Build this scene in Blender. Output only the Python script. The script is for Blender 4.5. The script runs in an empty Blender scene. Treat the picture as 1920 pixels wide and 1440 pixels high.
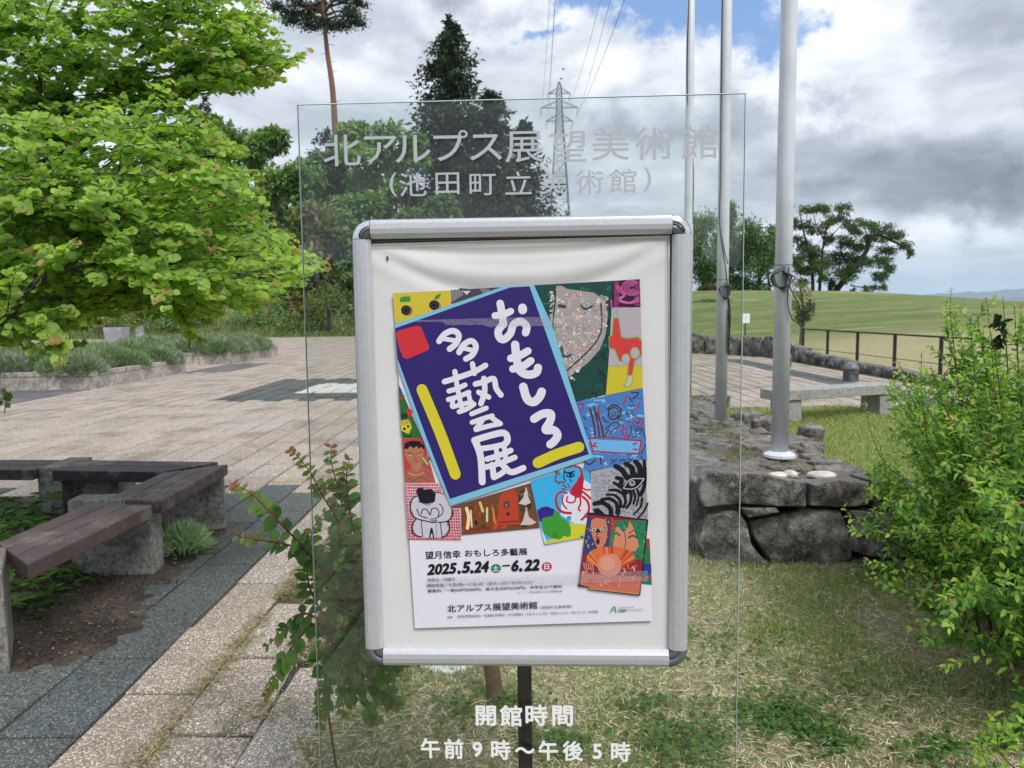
import bpy, math, random
import numpy as np
from mathutils import Vector, Matrix, Quaternion, noise as mnoise
random.seed(11); rng = np.random.default_rng(11)
S = bpy.context.scene
COL = S.collection

# ------------------------------------------------------------ camera, world, sun, exposure
PITCH, ROLL, EYE, FPX = math.radians(5.5), math.radians(.73), 1.5, 1400.0
_f = Vector((0, math.cos(PITCH), -math.sin(PITCH))); _u = Vector((0, math.sin(PITCH), math.cos(PITCH))); _r = Vector((1, 0, 0))
CU = _u*math.cos(ROLL) + _r*math.sin(ROLL); CR = _r*math.cos(ROLL) - _u*math.sin(ROLL)
cam = bpy.data.cameras.new('camera'); co = bpy.data.objects.new('camera', cam); COL.objects.link(co)
m = Matrix.Identity(4)
for i in range(3): m[i][0], m[i][1], m[i][2] = CR[i], CU[i], -_f[i]
m[2][3] = EYE
co.matrix_world = m
cam.sensor_width = 36; cam.lens = 36*FPX/1920; cam.clip_start = .05; cam.clip_end = 30000
cam.dof.use_dof = True; cam.dof.focus_distance = 1.6; cam.dof.aperture_fstop = 10
S.camera = co

SUN_AZ, SUN_EL = math.radians(145), math.radians(52)      # azimuth measured clockwise from +Y
w = bpy.data.worlds.new('World'); S.world = w; w.use_nodes = True
nt = w.node_tree; nt.nodes.clear()
class NG:
    """small helper for building node graphs"""
    def __init__(s, t): s.t = t
    def n(s, typ, **k):
        x = s.t.nodes.new(typ)
        for a, b in k.items(): setattr(x, a, b)
        return x
    def set(s, sock, v):
        if hasattr(v, 'is_linked') or isinstance(v, bpy.types.NodeSocket): s.t.links.new(v, sock)
        else: sock.default_value = v
    def m(s, op, a, b=0.0, c=None, clamp=False):
        x = s.n('ShaderNodeMath', operation=op, use_clamp=clamp); s.set(x.inputs[0], a); s.set(x.inputs[1], b)
        if c is not None: s.set(x.inputs[2], c)
        return x.outputs[0]
    def mix(s, f, a, b, mode='MIX'):
        x = s.n('ShaderNodeMix', data_type='RGBA', blend_type=mode); s.set(x.inputs[0], f); s.set(x.inputs[6], a); s.set(x.inputs[7], b)
        return x.outputs[2]
    def noise(s, vec, scale, detail=4, rough=.5, dist=0.0, out=0):
        x = s.n('ShaderNodeTexNoise'); s.set(x.inputs['Vector'], vec) if vec is not None else 0
        s.set(x.inputs['Scale'], scale); x.inputs['Detail'].default_value = detail; x.inputs['Roughness'].default_value = rough
        x.inputs['Distortion'].default_value = dist
        return x.outputs[out]
    def vor(s, vec, scale, out='Distance', feature='F1', rnd=1.0):
        x = s.n('ShaderNodeTexVoronoi', feature=feature); s.set(x.inputs['Vector'], vec); s.set(x.inputs['Scale'], scale)
        x.inputs['Randomness'].default_value = rnd
        return x.outputs[out]
    def ramp(s, f, pts, interp='LINEAR'):
        x = s.n('ShaderNodeValToRGB'); s.set(x.inputs[0], f); r = x.color_ramp; r.interpolation = interp
        while len(r.elements) < len(pts): r.elements.new(.5)
        for e, (p, c) in zip(r.elements, pts): e.position = p; e.color = (*c[:3], 1) if not isinstance(c, (int, float)) else (c, c, c, 1)
        return x.outputs[0]
    def rng(s, v, a, b, c=0.0, d=1.0, smooth=True):
        x = s.n('ShaderNodeMapRange', interpolation_type='SMOOTHSTEP' if smooth else 'LINEAR')
        for i, q in enumerate((v, a, b, c, d)): s.set(x.inputs[i], q)
        return x.outputs[0]
    def vm(s, op, a, b=None, sc=None):
        x = s.n('ShaderNodeVectorMath', operation=op); s.set(x.inputs[0], a)
        if b is not None: s.set(x.inputs[1], b)
        if sc is not None: s.set(x.inputs['Scale'], sc)
        return x.outputs['Value'] if op in ('DOT_PRODUCT', 'LENGTH') else x.outputs[0]
g = NG(nt)
sky = g.n('ShaderNodeTexSky', sky_type='NISHITA'); sky.sun_disc = False
sky.sun_elevation = SUN_EL; sky.sun_rotation = SUN_AZ; sky.altitude = 600; sky.air_density = 1; sky.dust_density = 1.2
dirv = g.n('ShaderNodeTexCoord').outputs['Generated']
sep = g.n('ShaderNodeSeparateXYZ'); g.set(sep.inputs[0], dirv)
dx, dy, dz = sep.outputs
zz = g.m('ADD', g.m('MAXIMUM', dz, -.05), .22)
cmb = g.n('ShaderNodeCombineXYZ'); g.set(cmb.inputs[0], g.m('DIVIDE', dx, zz)); g.set(cmb.inputs[1], g.m('DIVIDE', dy, zz)); g.set(cmb.inputs[2], g.m('MULTIPLY', dz, 2.0))
P = cmb.outputs[0]
nA = g.noise(P, 1.1, 8, .55, .3)            # large cloud masses
nB = g.noise(g.vm('ADD', P, (13.1, 4.2, 2.0)), 2.6, 8, .6, .2)   # billows
# cloud banks and the clear gap, given as places in the sky (azimuth and height tangents)
wob = g.n('ShaderNodeTexNoise'); g.set(wob.inputs['Vector'], dirv); wob.inputs['Scale'].default_value = 7; wob.inputs['Detail'].default_value = 7; wob.inputs['Roughness'].default_value = .6
ws = g.n('ShaderNodeSeparateColor'); g.set(ws.inputs[0], wob.outputs['Color'])
uy = g.m('MAXIMUM', dy, .02)
U = g.m('ADD', g.m('DIVIDE', dx, uy), g.m('MULTIPLY', g.m('SUBTRACT', ws.outputs[0], .5), .42))
V = g.m('ADD', g.m('DIVIDE', dz, uy), g.m('MULTIPLY', g.m('SUBTRACT', ws.outputs[1], .5), .26))
def banks(lst):
    tot = 0.0
    for px, py, rx, ry, amp in lst:
        a = g.m('DIVIDE', g.m('SUBTRACT', U, (px-960)/1400), rx/1400); b = g.m('DIVIDE', g.m('SUBTRACT', V, (586-(px-960)*.0127-py)/1400), ry/1400)
        e = g.m('MULTIPLY', g.m('EXPONENT', g.m('MULTIPLY', g.m('ADD', g.m('MULTIPLY', a, a), g.m('MULTIPLY', b, b)), -1.0)), amp)
        tot = g.m('ADD', tot, e)
    return tot
B = banks([(1640, 330, 190, 75, -.36), (1840, 400, 150, 60, -.50), (1480, 250, 120, 40, -.16), (1900, 60, 200, 60, -.18), (850, -5, 140, 40, -.42), (1330, 300, 160, 26, -.14), (700, 130, 200, 30, -.12), (1560, 60, 100, 30, -.12), (620, 60, 150, 70, -.16),
           (1190, 200, 130, 90, .30), (1000, 110, 120, 60, .2), (1620, 110, 170, 90, .20), (1450, 330, 70, 80, .12), (330, 240, 260, 60, .1), (1220, 350, 160, 40, .06),
           (1150, 290, 160, 30, -.12), (1750, 490, 220, 40, .16), (1500, 200, 100, 40, .14), (450, 110, 100, 60, -.08)])
bright = g.m('ADD', g.m('ADD', .60, B), g.m('ADD', g.m('MULTIPLY', g.m('SUBTRACT', nA, .5), .85), g.m('MULTIPLY', g.m('SUBTRACT', nB, .5), .95)))
cloud = g.ramp(bright, [(.0, (1.3, 1.42, 1.75)), (.3, (2.3, 2.48, 2.9)), (.55, (3.7, 3.98, 4.5)), (.8, (6.0, 6.25, 6.7)), (1.0, (7.9, 8.0, 8.1))])
gap = banks([(1330, 40, 150, 75, 1.0), (1460, 110, 90, 50, .75), (965, 78, 75, 22, .8), (1060, 20, 70, 30, .6), (560, -30, 120, 30, .35), (1230, 20, 90, 50, .7), (1130, -10, 70, 40, .5), (1730, 470, 400, 22, .35), (1480, 170, 60, 30, .3)])
cover = g.m('SUBTRACT', 1.0, g.rng(g.m('ADD', gap, g.m('MULTIPLY', g.m('SUBTRACT', .5, nB), 1.3)), .30, .85))
blue = g.mix(1.0, sky.outputs[0], (.95, 1.05, 1.15, 1), 'MULTIPLY')
clear = g.mix(.55, blue, (1.7, 2.9, 5.4, 1))
lum = g.m('ADD', .86, g.m('MULTIPLY', g.m('MAXIMUM', dz, 0.0), .65))      # overcast skies brighten towards the zenith
col = g.mix(cover, clear, g.vm('SCALE', cloud, sc=lum))
# haze band towards the horizon
col = g.mix(g.rng(dz, .11, -.01, 0, .55), col, (4.9, 5.7, 6.9, 1))
bg = g.n('ShaderNodeBackground'); g.set(bg.inputs[0], col); bg.inputs[1].default_value = .08
wo = g.n('ShaderNodeOutputWorld'); nt.links.new(bg.outputs[0], wo.inputs[0])

sl = bpy.data.lights.new('sun', 'SUN'); so = bpy.data.objects.new('sun', sl); COL.objects.link(so)
sl.energy = 1.5; sl.angle = math.radians(20); sl.color = (1, .96, .9)
sd = Vector((math.sin(SUN_AZ)*math.cos(SUN_EL), math.cos(SUN_AZ)*math.cos(SUN_EL), math.sin(SUN_EL)))
so.rotation_euler = sd.to_track_quat('Z', 'Y').to_euler(); so.location = (0, 0, 30)
S.view_settings.view_transform = 'Standard'; S.view_settings.look = 'None'; S.view_settings.gamma = 1; S.view_settings.exposure = 1.0
S.view_settings.use_curve_mapping = False
S.render.engine = 'CYCLES'
S.cycles.max_bounces = 8; S.cycles.volume_bounces = 1; S.cycles.transparent_max_bounces = 24; S.cycles.diffuse_bounces = 3; S.cycles.glossy_bounces = 3
S.cycles.caustics_reflective = False; S.cycles.caustics_refractive = False
try: S.cycles.use_denoising = True
except Exception: pass

# ------------------------------------------------------------ helpers
def ray(px, py): return _f + CR*((px-960)/FPX) - CU*((py-720)/FPX)
def pt(px, py, Y):
    d = ray(px, py); return Vector((0, 0, EYE)) + d*(Y/d.y)
def gp(px, py, z=0.0):
    d = ray(px, py); return Vector((0, 0, EYE)) + d*((z-EYE)/d.z)
def lin(c):
    if isinstance(c, str): c = tuple(int(c[i:i+2], 16)/255 for i in (0, 2, 4))
    return tuple(x/12.92 if x <= .04045 else ((x+.055)/1.055)**2.4 for x in c[:3])
def root_of(p):
    o = Vector((0, 0, 0))
    while p is not None: o = o + p.location; p = p.parent
    return o
def tag(o, label=None, cat=None, group=None, kind=None):
    if label: o['label'] = label
    if cat: o['category'] = cat
    if group: o['group'] = group
    if kind: o['kind'] = kind
    return o
def thing(name, label, cat, loc=(0, 0, 0), group=None):
    o = bpy.data.objects.new(name, None); COL.objects.link(o); o.location = loc; o.empty_display_size = .1
    return tag(o, label, cat, group)
def me_from(name, V, F, cols=None, smooth=False):
    me = bpy.data.meshes.new(name)
    if isinstance(V, np.ndarray): V = V.tolist()
    me.from_pydata(V, [], F)
    if smooth: me.polygons.foreach_set('use_smooth', [True]*len(me.polygons))
    if cols is not None:
        a = me.color_attributes.new('tint', 'FLOAT_COLOR', 'POINT')
        c = np.ones((len(V), 4), dtype=np.float32); c[:, :3] = np.asarray(cols, dtype=np.float32).reshape(-1, 3)
        a.data.foreach_set('color', c.ravel())
    me.update(); return me
def ob(name, V, F, mat, parent=None, cols=None, smooth=False, kind=None):
    """one mesh object; V in world coordinates"""
    V = np.asarray([tuple(v) for v in V] if not isinstance(V, np.ndarray) else V, dtype=np.float64)
    o0 = np.array(root_of(parent)) if parent is not None else np.zeros(3)
    me = me_from(name, V-o0, F, cols, smooth)
    if mat: me.materials.append(mat)
    o = bpy.data.objects.new(name, me); COL.objects.link(o)
    if parent is not None: o.parent = parent
    if kind: o['kind'] = kind
    return o
def inst(name, me, parent, loc, rot=None, sc=1.0):
    """a piece sharing mesh data; loc in world coordinates"""
    o = bpy.data.objects.new(name, me); COL.objects.link(o)
    o.location = Vector(loc) - (root_of(parent) if parent is not None else Vector((0, 0, 0)))
    if rot is not None: o.rotation_euler = rot
    o.scale = (sc, sc, sc) if isinstance(sc, (int, float)) else sc
    if parent is not None: o.parent = parent
    return o
def copy_thing(src, loc, rz=0.0, sc=1.0, label=None, group=None):
    r = src.copy(); COL.objects.link(r); r.location = loc; r.rotation_euler = (0, 0, rz); r.scale = (sc, sc, sc)
    if label: r['label'] = label
    if group: r['group'] = group
    for ch in list(src.children):
        c = ch.copy(); COL.objects.link(c); c.parent = r
        for gch in list(ch.children):
            d = gch.copy(); COL.objects.link(d); d.parent = c
    return r
class MB:
    def __init__(s): s.V, s.F, s.C = [], [], []
    def add(s, V, F, col=None):
        k = len(s.V); s.V += [tuple(v) for v in V]; s.F += [tuple(i+k for i in f) for f in F]
        if col is not None: s.C += [col]*len(V)
    def box(s, c, h, ax=None, col=None):
        c = Vector(c); ax = ax or (Vector((1, 0, 0)), Vector((0, 1, 0)), Vector((0, 0, 1)))
        V = [c + ax[0]*(h[0]*a) + ax[1]*(h[1]*b) + ax[2]*(h[2]*d) for a in (-1, 1) for b in (-1, 1) for d in (-1, 1)]
        s.add(V, [(0, 1, 3, 2), (4, 6, 7, 5), (0, 4, 5, 1), (2, 3, 7, 6), (0, 2, 6, 4), (1, 5, 7, 3)], col)
    def tube(s, pts, r, n=6, col=None, cap=True):
        pts = [Vector(p) for p in pts]; rs = r if isinstance(r, (list, tuple)) else [r]*len(pts)
        V, F = [], []; up = Vector((.13, .31, 1)).normalized()
        for i, p in enumerate(pts):
            d = (pts[min(i+1, len(pts)-1)] - pts[max(i-1, 0)]).normalized()
            if abs(d.dot(up)) > .95: up = Vector((1, .2, .1)).normalized()
            a = d.cross(up).normalized(); b = a.cross(d).normalized()
            for k in range(n):
                t = 2*math.pi*k/n; V.append(p + (a*math.cos(t) + b*math.sin(t))*rs[i])
        for i in range(len(pts)-1):
            for k in range(n):
                F.append((i*n+k, i*n+(k+1) % n, (i+1)*n+(k+1) % n, (i+1)*n+k))
        if cap: F.append(tuple(range(n))[::-1]); F.append(tuple(range((len(pts)-1)*n, len(pts)*n)))
        s.add(V, F, col)
    def prism(s, poly, z0, z1, col=None):
        n = len(poly); V = [(p[0], p[1], z0) for p in poly] + [(p[0], p[1], z1) for p in poly]
        F = [tuple(range(n))[::-1], tuple(range(n, 2*n))] + [(i, (i+1) % n, (i+1) % n+n, i+n) for i in range(n)]
        s.add(V, F, col)
    def build(s, name, mat, parent=None, smooth=False, kind=None):
        return ob(name, s.V, s.F, mat, parent, s.C if s.C else None, smooth, kind)
def bevel(o, wd=.004, seg=2, ang=35):
    b = o.modifiers.new('bevel', 'BEVEL'); b.width = wd; b.segments = seg; b.limit_method = 'ANGLE'; b.angle_limit = math.radians(ang); return o
def catmull(P, k=6):
    P = [Vector(p) for p in P]
    if len(P) < 3: return [P[0].lerp(P[-1], i/k) for i in range(k+1)]
    out = []
    for i in range(len(P)-1):
        a, b, c, d = P[max(i-1, 0)], P[i], P[i+1], P[min(i+2, len(P)-1)]
        for j in range(k):
            t = j/k; out.append(.5*((2*b) + (c-a)*t + (2*a-5*b+4*c-d)*t*t + (3*b-a-3*c+d)*t**3))
    out.append(P[-1]); return out

# ------------------------------------------------------------ materials
def M(name, base=(.5, .5, .5), rough=.6, metal=0.0, spec=.5):
    m = bpy.data.materials.new(name); m.use_nodes = True; t = m.node_tree; G = NG(t); b = t.nodes['Principled BSDF']
    b.inputs['Base Color'].default_value = (*base, 1); b.inputs['Roughness'].default_value = rough; b.inputs['Metallic'].default_value = metal
    b.inputs['Specular IOR Level'].default_value = spec
    return m, G, b
def bump(G, b, h, strength=.4, dist=.01):
    x = G.n('ShaderNodeBump'); G.set(x.inputs['Height'], h); x.inputs['Strength'].default_value = strength; x.inputs['Distance'].default_value = dist
    G.set(b.inputs['Normal'], x.outputs[0])
def gpos(G): return G.n('ShaderNodeNewGeometry').outputs['Position']
def tint(G):
    a = G.n('ShaderNodeVertexColor'); a.layer_name = 'tint'; return a.outputs[0]
def m_var(name, c1, c2, scale=8, rough=.7, metal=0.0, bmp=0.0, detail=6, spec=.5, fine=0):
    m, G, b = M(name, c1, rough, metal, spec); p = gpos(G)
    n = G.noise(p, scale, detail, .6); G.set(b.inputs['Base Color'], G.mix(G.rng(n, .35, .65), (*c1, 1), (*c2, 1)))
    if bmp: bump(G, b, G.noise(p, scale*(fine or 3), 6, .6), bmp, .01)
    return m
def m_leaf(name, trans=.35, rough=.45, veins=True):
    m = bpy.data.materials.new(name); m.use_nodes = True; t = m.node_tree; t.nodes.clear(); G = NG(t)
    c = tint(G); p = gpos(G)
    c = G.mix(.35, c, G.mix(1.0, c, G.ramp(G.noise(p, 60, 3, .5), [(.3, .55), (.7, 1.5)]), 'MULTIPLY'))
    pr = G.n('ShaderNodeBsdfPrincipled'); G.set(pr.inputs['Base Color'], c); pr.inputs['Roughness'].default_value = rough; pr.inputs['Specular IOR Level'].default_value = .35
    tr = G.n('ShaderNodeBsdfTranslucent'); G.set(tr.inputs[0], G.mix(1.0, c, (1.35, 1.6, .6, 1), 'MULTIPLY'))
    mx = G.n('ShaderNodeMixShader'); mx.inputs[0].default_value = trans; t.links.new(pr.outputs[0], mx.inputs[1]); t.links.new(tr.outputs[0], mx.inputs[2])
    o = G.n('ShaderNodeOutputMaterial'); t.links.new(mx.outputs[0], o.inputs[0]); return m
LEAF = m_leaf('leaf', .5); FAR_LEAF = m_leaf('far_leaf', .25, .6); BLADE = m_leaf('blade', .3, .6)
def m_tint(name, rough=.6, metal=0.0, spec=.5, nscale=0, namt=.3, bmp=0.0, bs=40):
    m, G, b = M(name, (.5, .5, .5), rough, metal, spec); c = tint(G); p = gpos(G)
    if nscale: c = G.mix(1.0, c, G.ramp(G.noise(p, nscale, 6, .6), [(.25, 1-namt), (.75, 1+namt)]), 'MULTIPLY')
    G.set(b.inputs['Base Color'], c)
    if bmp: bump(G, b, G.noise(p, bs, 6, .6), bmp, .01)
    return m
PRINT = m_tint('printed_ink', .38, 0, .4)
BARK = m_tint('bark', .9, 0, .2, 14, .45, .8, 30)
# exposed aggregate: small pebbles in a darker matrix
def m_aggregate():
    m, G, b = M('exposed_aggregate', (.4, .4, .4), .85, 0, .3); c = tint(G); p = gpos(G)
    cell = G.vor(p, 115, 'Color'); s = G.n('ShaderNodeSeparateColor'); G.set(s.inputs[0], cell)
    d = G.vor(p, 115, 'Distance')
    peb = G.ramp(s.outputs[0], [(0, .50), (.35, .72), (.7, .98), (.92, 1.25), (1, 1.75)])
    c2 = G.mix(1.0, c, peb, 'MULTIPLY')
    c2 = G.mix(G.m('MULTIPLY', G.rng(s.outputs[1], .55, .75), .35), c2, G.mix(1.0, c2, (1.16, .95, .88, 1), 'MULTIPLY'))
    matrix = G.mix(1.0, c, (.42, .41, .40, 1), 'MULTIPLY')
    c3 = G.mix(G.rng(d, .42, .62), c2, matrix)
    # damp, dirty patches
    st = G.noise(p, 1.3, 7, .62); st2 = G.noise(p, .45, 5, .6)
    c3 = G.mix(G.m('MULTIPLY', G.rng(st, .48, .66), .6), c3, G.mix(1.0, c3, (.52, .48, .44, 1), 'MULTIPLY'))
    c3 = G.mix(G.m('MULTIPLY', G.rng(st2, .5, .7), .25), c3, G.mix(1.0, c3, (.74, .74, .70, 1), 'MULTIPLY'))
    G.set(b.inputs['Base Color'], c3); bump(G, b, G.m('SUBTRACT', 1.0, d), .7, .004)
    return m
AGG = m_aggregate()
def m_soil(name, c1, c2, c3, s=30):
    m, G, b = M(name, c1, .95, 0, .15); p = gpos(G)
    a = G.noise(p, s, 8, .65); c = G.mix(G.rng(a, .35, .65), (*c1, 1), (*c2, 1)); k = G.noise(p, 1.7, 6, .6)
    c = G.mix(G.rng(k, .4, .62), c, G.mix(G.rng(G.noise(p, s*2.3, 5, .7), .4, .6), (*c2, 1), (*c3, 1)))
    G.set(b.inputs['Base Color'], c); bump(G, b, a, .9, .015); return m
SOIL = m_soil('soil', (.026, .022, .019), (.060, .050, .042), (.12, .10, .08))
JOINT = m_soil('joint_dirt', (.04, .034, .027), (.08, .07, .052), (.10, .11, .045), 24)
LAWNM = m_soil('dry_turf', (.16, .14, .08), (.36, .31, .19), (.13, .17, .05), 45)
def m_stone(name, dark, mid, light, s=1.0):
    m, G, b = M(name, mid, .9, 0, .25); p = gpos(G)
    a = G.noise(p, 3.2*s, 9, .65, .4); f = G.noise(p, 16*s, 8, .7); gsp = G.noise(p, 90*s, 4, .6)
    c = G.ramp(a, [(.36, dark), (.5, mid), (.64, light)])
    c = G.mix(G.m('MULTIPLY', G.rng(f, .46, .62), .7), c, (*[x*.45 for x in dark], 1))
    c = G.mix(G.m('MULTIPLY', G.rng(gsp, .56, .66), .7), c, (*light, 1))
    lich = G.noise(G.vm('ADD', p, (7, 3, 1)), 6*s, 8, .75)
    c = G.mix(G.m('MULTIPLY', G.rng(lich, .57, .62), .8), c, (.44, .44, .39, 1))
    strk = G.noise(G.vm('MULTIPLY', p, (9, 9, .9)), 1.5*s, 6, .6); c = G.mix(G.m('MULTIPLY', G.rng(strk, .56, .68), .5), c, (.40, .39, .37, 1))
    ge = G.n('ShaderNodeNewGeometry'); sp = G.n('ShaderNodeSeparateXYZ'); G.set(sp.inputs[0], ge.outputs['Normal'])
    up = G.rng(sp.outputs[2], .35, .9)
    c = G.mix(G.m('MULTIPLY', up, .5), c, G.mix(G.rng(f, .4, .6), (.34, .31, .29, 1), (.20, .17, .15, 1)))
    G.set(b.inputs['Base Color'], c); bump(G, b, G.m('ADD', f, G.m('MULTIPLY', gsp, .5)), 1.0, .03); return m
STONE = m_stone('rough_stone', (.06, .055, .055), (.15, .14, .135), (.40, .385, .36))
TOPSTONE = m_stone('flat_stone', (.10, .085, .08), (.22, .195, .185), (.36, .34, .32), 1.4)
WHITESTONE = m_var('white_stone', (.62, .60, .55), (.42, .40, .36), 14, .8, 0, .4)
ALU = m_var('anodised_aluminium', (.60, .615, .64), (.56, .575, .60), 60, .38, .35)
CHROME, _, _ = M('chrome', (.75, .77, .8), .08, 1.0)
DARKPL, _, _ = M('dark_grey_plastic', (.06, .06, .07), .3)
GREYPL, _, _ = M('grey_plastic', (.13, .135, .15), .35)
GREENB, _, _ = M('green_board', (.005, .10, .055), .5)
BLACKM, _, _ = M('black_metal', (.012, .012, .014), .4)
POLEM = m_var('painted_pole', (.66, .68, .73), (.58, .60, .65), 5, .35, .1)
CONC = m_stone('old_concrete', (.24, .23, .21), (.42, .41, .375), (.58, .565, .52), 2.2)
def m_granite():
    m, G, b = M('granite', (.3, .3, .3), .6, 0, .4); p = gpos(G)
    s = G.n('ShaderNodeSeparateColor'); G.set(s.inputs[0], G.vor(p, 140, 'Color'))
    c = G.ramp(s.outputs[0], [(0, (.05, .05, .05)), (.2, (.20, .20, .20)), (.6, (.33, .33, .32)), (1, (.50, .50, .49))])
    c = G.mix(G.m('MULTIPLY', G.rng(G.noise(p, 4, 6, .6), .45, .7), .4), c, (.12, .12, .11, 1)); G.set(b.inputs['Base Color'], c); return m
GRANITE = m_granite()
def m_wood():
    m, G, b = M('painted_wood', (.09, .06, .06), .6, 0, .4); c = tint(G)
    tc = G.n('ShaderNodeTexCoord').outputs['UV']; p = gpos(G)
    st = G.noise(G.vm('MULTIPLY', tc, (1.2, 60, 1)), 6, 8, .65, .5)
    wear = G.noise(p, 5, 8, .7)
    c = G.mix(G.m('MULTIPLY', G.rng(st, .5, .75), .55), c, (.03, .024, .024, 1))
    c = G.mix(G.m('MULTIPLY', G.rng(wear, .48, .66), .6), c, (.24, .185, .18, 1))
    G.set(b.inputs['Base Color'], c); bump(G, b, st, .35, .004); return m
WOOD = m_wood()
def m_paper():
    m, G, b = M('cream_sheet', (.66, .64, .60), .7, 0, .2); p = gpos(G)
    c = G.mix(G.rng(G.noise(p, 3, 5, .6), .4, .7), (.73, .725, .72, 1), (.67, .665, .655, 1))
    c = G.mix(G.m('MULTIPLY', G.rng(G.noise(p, 160, 3, .6), .66, .76), .35), c, (.3, .26, .2, 1))
    G.set(b.inputs['Base Color'], c); return m
SHEET = m_paper()
LAMI, _, _ = M('white_plastic', (.8, .8, .8), .5)
def m_glass(name, colr, tintc, ior=1.5):
    m = bpy.data.materials.new(name); m.use_nodes = True; t = m.node_tree; t.nodes.clear(); G = NG(t)
    a = G.n('ShaderNodeBsdfTransparent'); a.inputs[0].default_value = (*colr, 1); b = G.n('ShaderNodeBsdfGlossy'); b.inputs['Roughness'].default_value = .0; b.inputs[0].default_value = (*tintc, 1)
    fr = G.n('ShaderNodeFresnel'); fr.inputs[0].default_value = ior
    mx = G.n('ShaderNodeMixShader'); t.links.new(fr.outputs[0], mx.inputs[0]); t.links.new(a.outputs[0], mx.inputs[1]); t.links.new(b.outputs[0], mx.inputs[2])
    df = G.n('ShaderNodeBsdfDiffuse'); df.inputs[0].default_value = (.8, .82, .84, 1); m2 = G.n('ShaderNodeMixShader'); p = gpos(G)      # dust and smears on the panel
    G.set(m2.inputs[0], G.m('ADD', G.m('MULTIPLY', G.rng(G.noise(p, 3.2, 6, .7), .45, .75), .022), G.m('MULTIPLY', G.rng(G.noise(p, 260, 2, .6), .72, .76), .35)))
    t.links.new(mx.outputs[0], m2.inputs[1]); t.links.new(df.outputs[0], m2.inputs[2])
    o = G.n('ShaderNodeOutputMaterial'); t.links.new(m2.outputs[0], o.inputs[0]); return m
GLASS = m_glass('clear_glass', (.965, .985, .975), (1, 1, 1), 1.45)
GEDGE, _, _ = M('glass_edge', (.40, .56, .54), .1, 0, 1.0)
FROST, _, _ = M('etched_lettering', (.46, .49, .52), .6)
WHITEL, _, _ = M('white_lettering', (.92, .92, .92), .5)

# ------------------------------------------------------------ the sign
TH = math.radians(2.3)
TT = Vector((math.cos(TH), -math.sin(TH), 0)); TN = Vector((-math.sin(TH), -math.cos(TH), 0)); TC = Vector((.02, 1.59, 0))
UPZ = Vector((0, 0, 1)); EYEV = Vector((0, 0, EYE)); MPX = 1.59/FPX
def PL(px, py, off=0.0):
    d = ray(px, py); c = TC + TN*off
    return EYEV + d*((c-EYEV).dot(TN)/d.dot(TN))
def glyph(s, bold=0.0):
    cu = bpy.data.curves.new('t', 'FONT'); cu.body = s; cu.size = 1; cu.resolution_u = 3
    o = bpy.data.objects.new('t', cu); COL.objects.link(o)
    me = bpy.data.meshes.new_from_object(o.evaluated_get(bpy.context.evaluated_depsgraph_get()))
    V = np.array([v.co[:2] for v in me.vertices]); F = [tuple(p.vertices) for p in me.polygons]
    bpy.data.objects.remove(o); bpy.data.curves.remove(cu); bpy.data.meshes.remove(me); return V, F
def heavy(bold):
    """offsets of the overlaid copies that thicken a letter, each a hair above the last"""
    return [(0, 0, 0)] + ([(bold*math.cos(k*math.pi/4), bold*math.sin(k*math.pi/4), (k+1)*1.1e-5) for k in range(8)] if bold else [])
def chars(name, lst, wpx, hpx, off, mat, parent, bold=0.0, em=True):
    """single characters centred on photographed places of the sign's plane"""
    for ch, px, py in lst:
        mb = MB(); V, F = glyph(ch, bold); c = PL(px, py, off)
        mid = (V.max(0)+V.min(0))/2; k = 1/.92
        for ox, oy, oz in heavy(bold): mb.add([c + TN*oz + TT*((v[0]-mid[0]+ox)*wpx*k*MPX) + UPZ*((v[1]-mid[1]+oy)*hpx*k*MPX) for v in V], F)
        mb.build(name, mat, parent)
_lay = [0]
def art(name, items, parent, base=.0016, label=None, step=2e-6):
    """flat print: coloured shapes one above the other, each a hair thicker"""
    mb = MB(); _lay[0] = 0
    for it in items:
        col = lin(it[1]); _lay[0] += 1; off = base + _lay[0]*step
        if it[0] == 'p': P2 = [Vector((a, b)) for a, b in it[2]]; mb.add([PL(p.x, p.y, off) for p in P2], [tuple(range(len(P2)))], col)
        elif it[0] == 'c': 
            _, _, (cx, cy), rx, ry = it; mb.add([PL(cx+rx*math.cos(t), cy+ry*math.sin(t), off) for t in [2*math.pi*i/20 for i in range(20)]], [tuple(range(20))[::-1]], col)
        elif it[0] == 's':
            for kk, poly in enumerate(stroke_quads(it[2], it[3])): mb.add([PL(a, b, off+kk*step*.5) for a, b in poly], [tuple(range(len(poly)))], col)
            _lay[0] += kk*.5
        elif it[0] == 't':
            _, _, s, A, B_, h, shear, bold = it; V, F = glyph(s, bold); lo = V.min(0); hi = V.max(0)
            a, b = PL(*A, off), PL(*B_, off); ex = (b-a); L = ex.length; e = ex/L; u = TN.cross(e).normalized(); u = u if u.z > 0 else -u
            for ox, oy, oz in heavy(bold): mb.add([a + TN*oz + e*((v[0]+ox-lo[0])/(hi[0]-lo[0])*L + shear*(v[1]-lo[1])/(hi[1]-lo[1])*h*MPX) + u*((v[1]+oy-lo[1])/(hi[1]-lo[1])*h*MPX) for v in V], F, col)
            _lay[0] += 8*1.1e-5/step if bold else 0
    # every face looks at the viewer
    for i, f in enumerate(mb.F):
        n = Vector((0, 0, 0)); vs = [Vector(mb.V[k]) for k in f]
        for k in range(len(vs)): n += vs[k].cross(vs[(k+1) % len(vs)])
        if n.dot(TN) < 0: mb.F[i] = f[::-1]
    o = mb.build(name, PRINT, parent)
    if label: o['label'] = label
    return o
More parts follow.
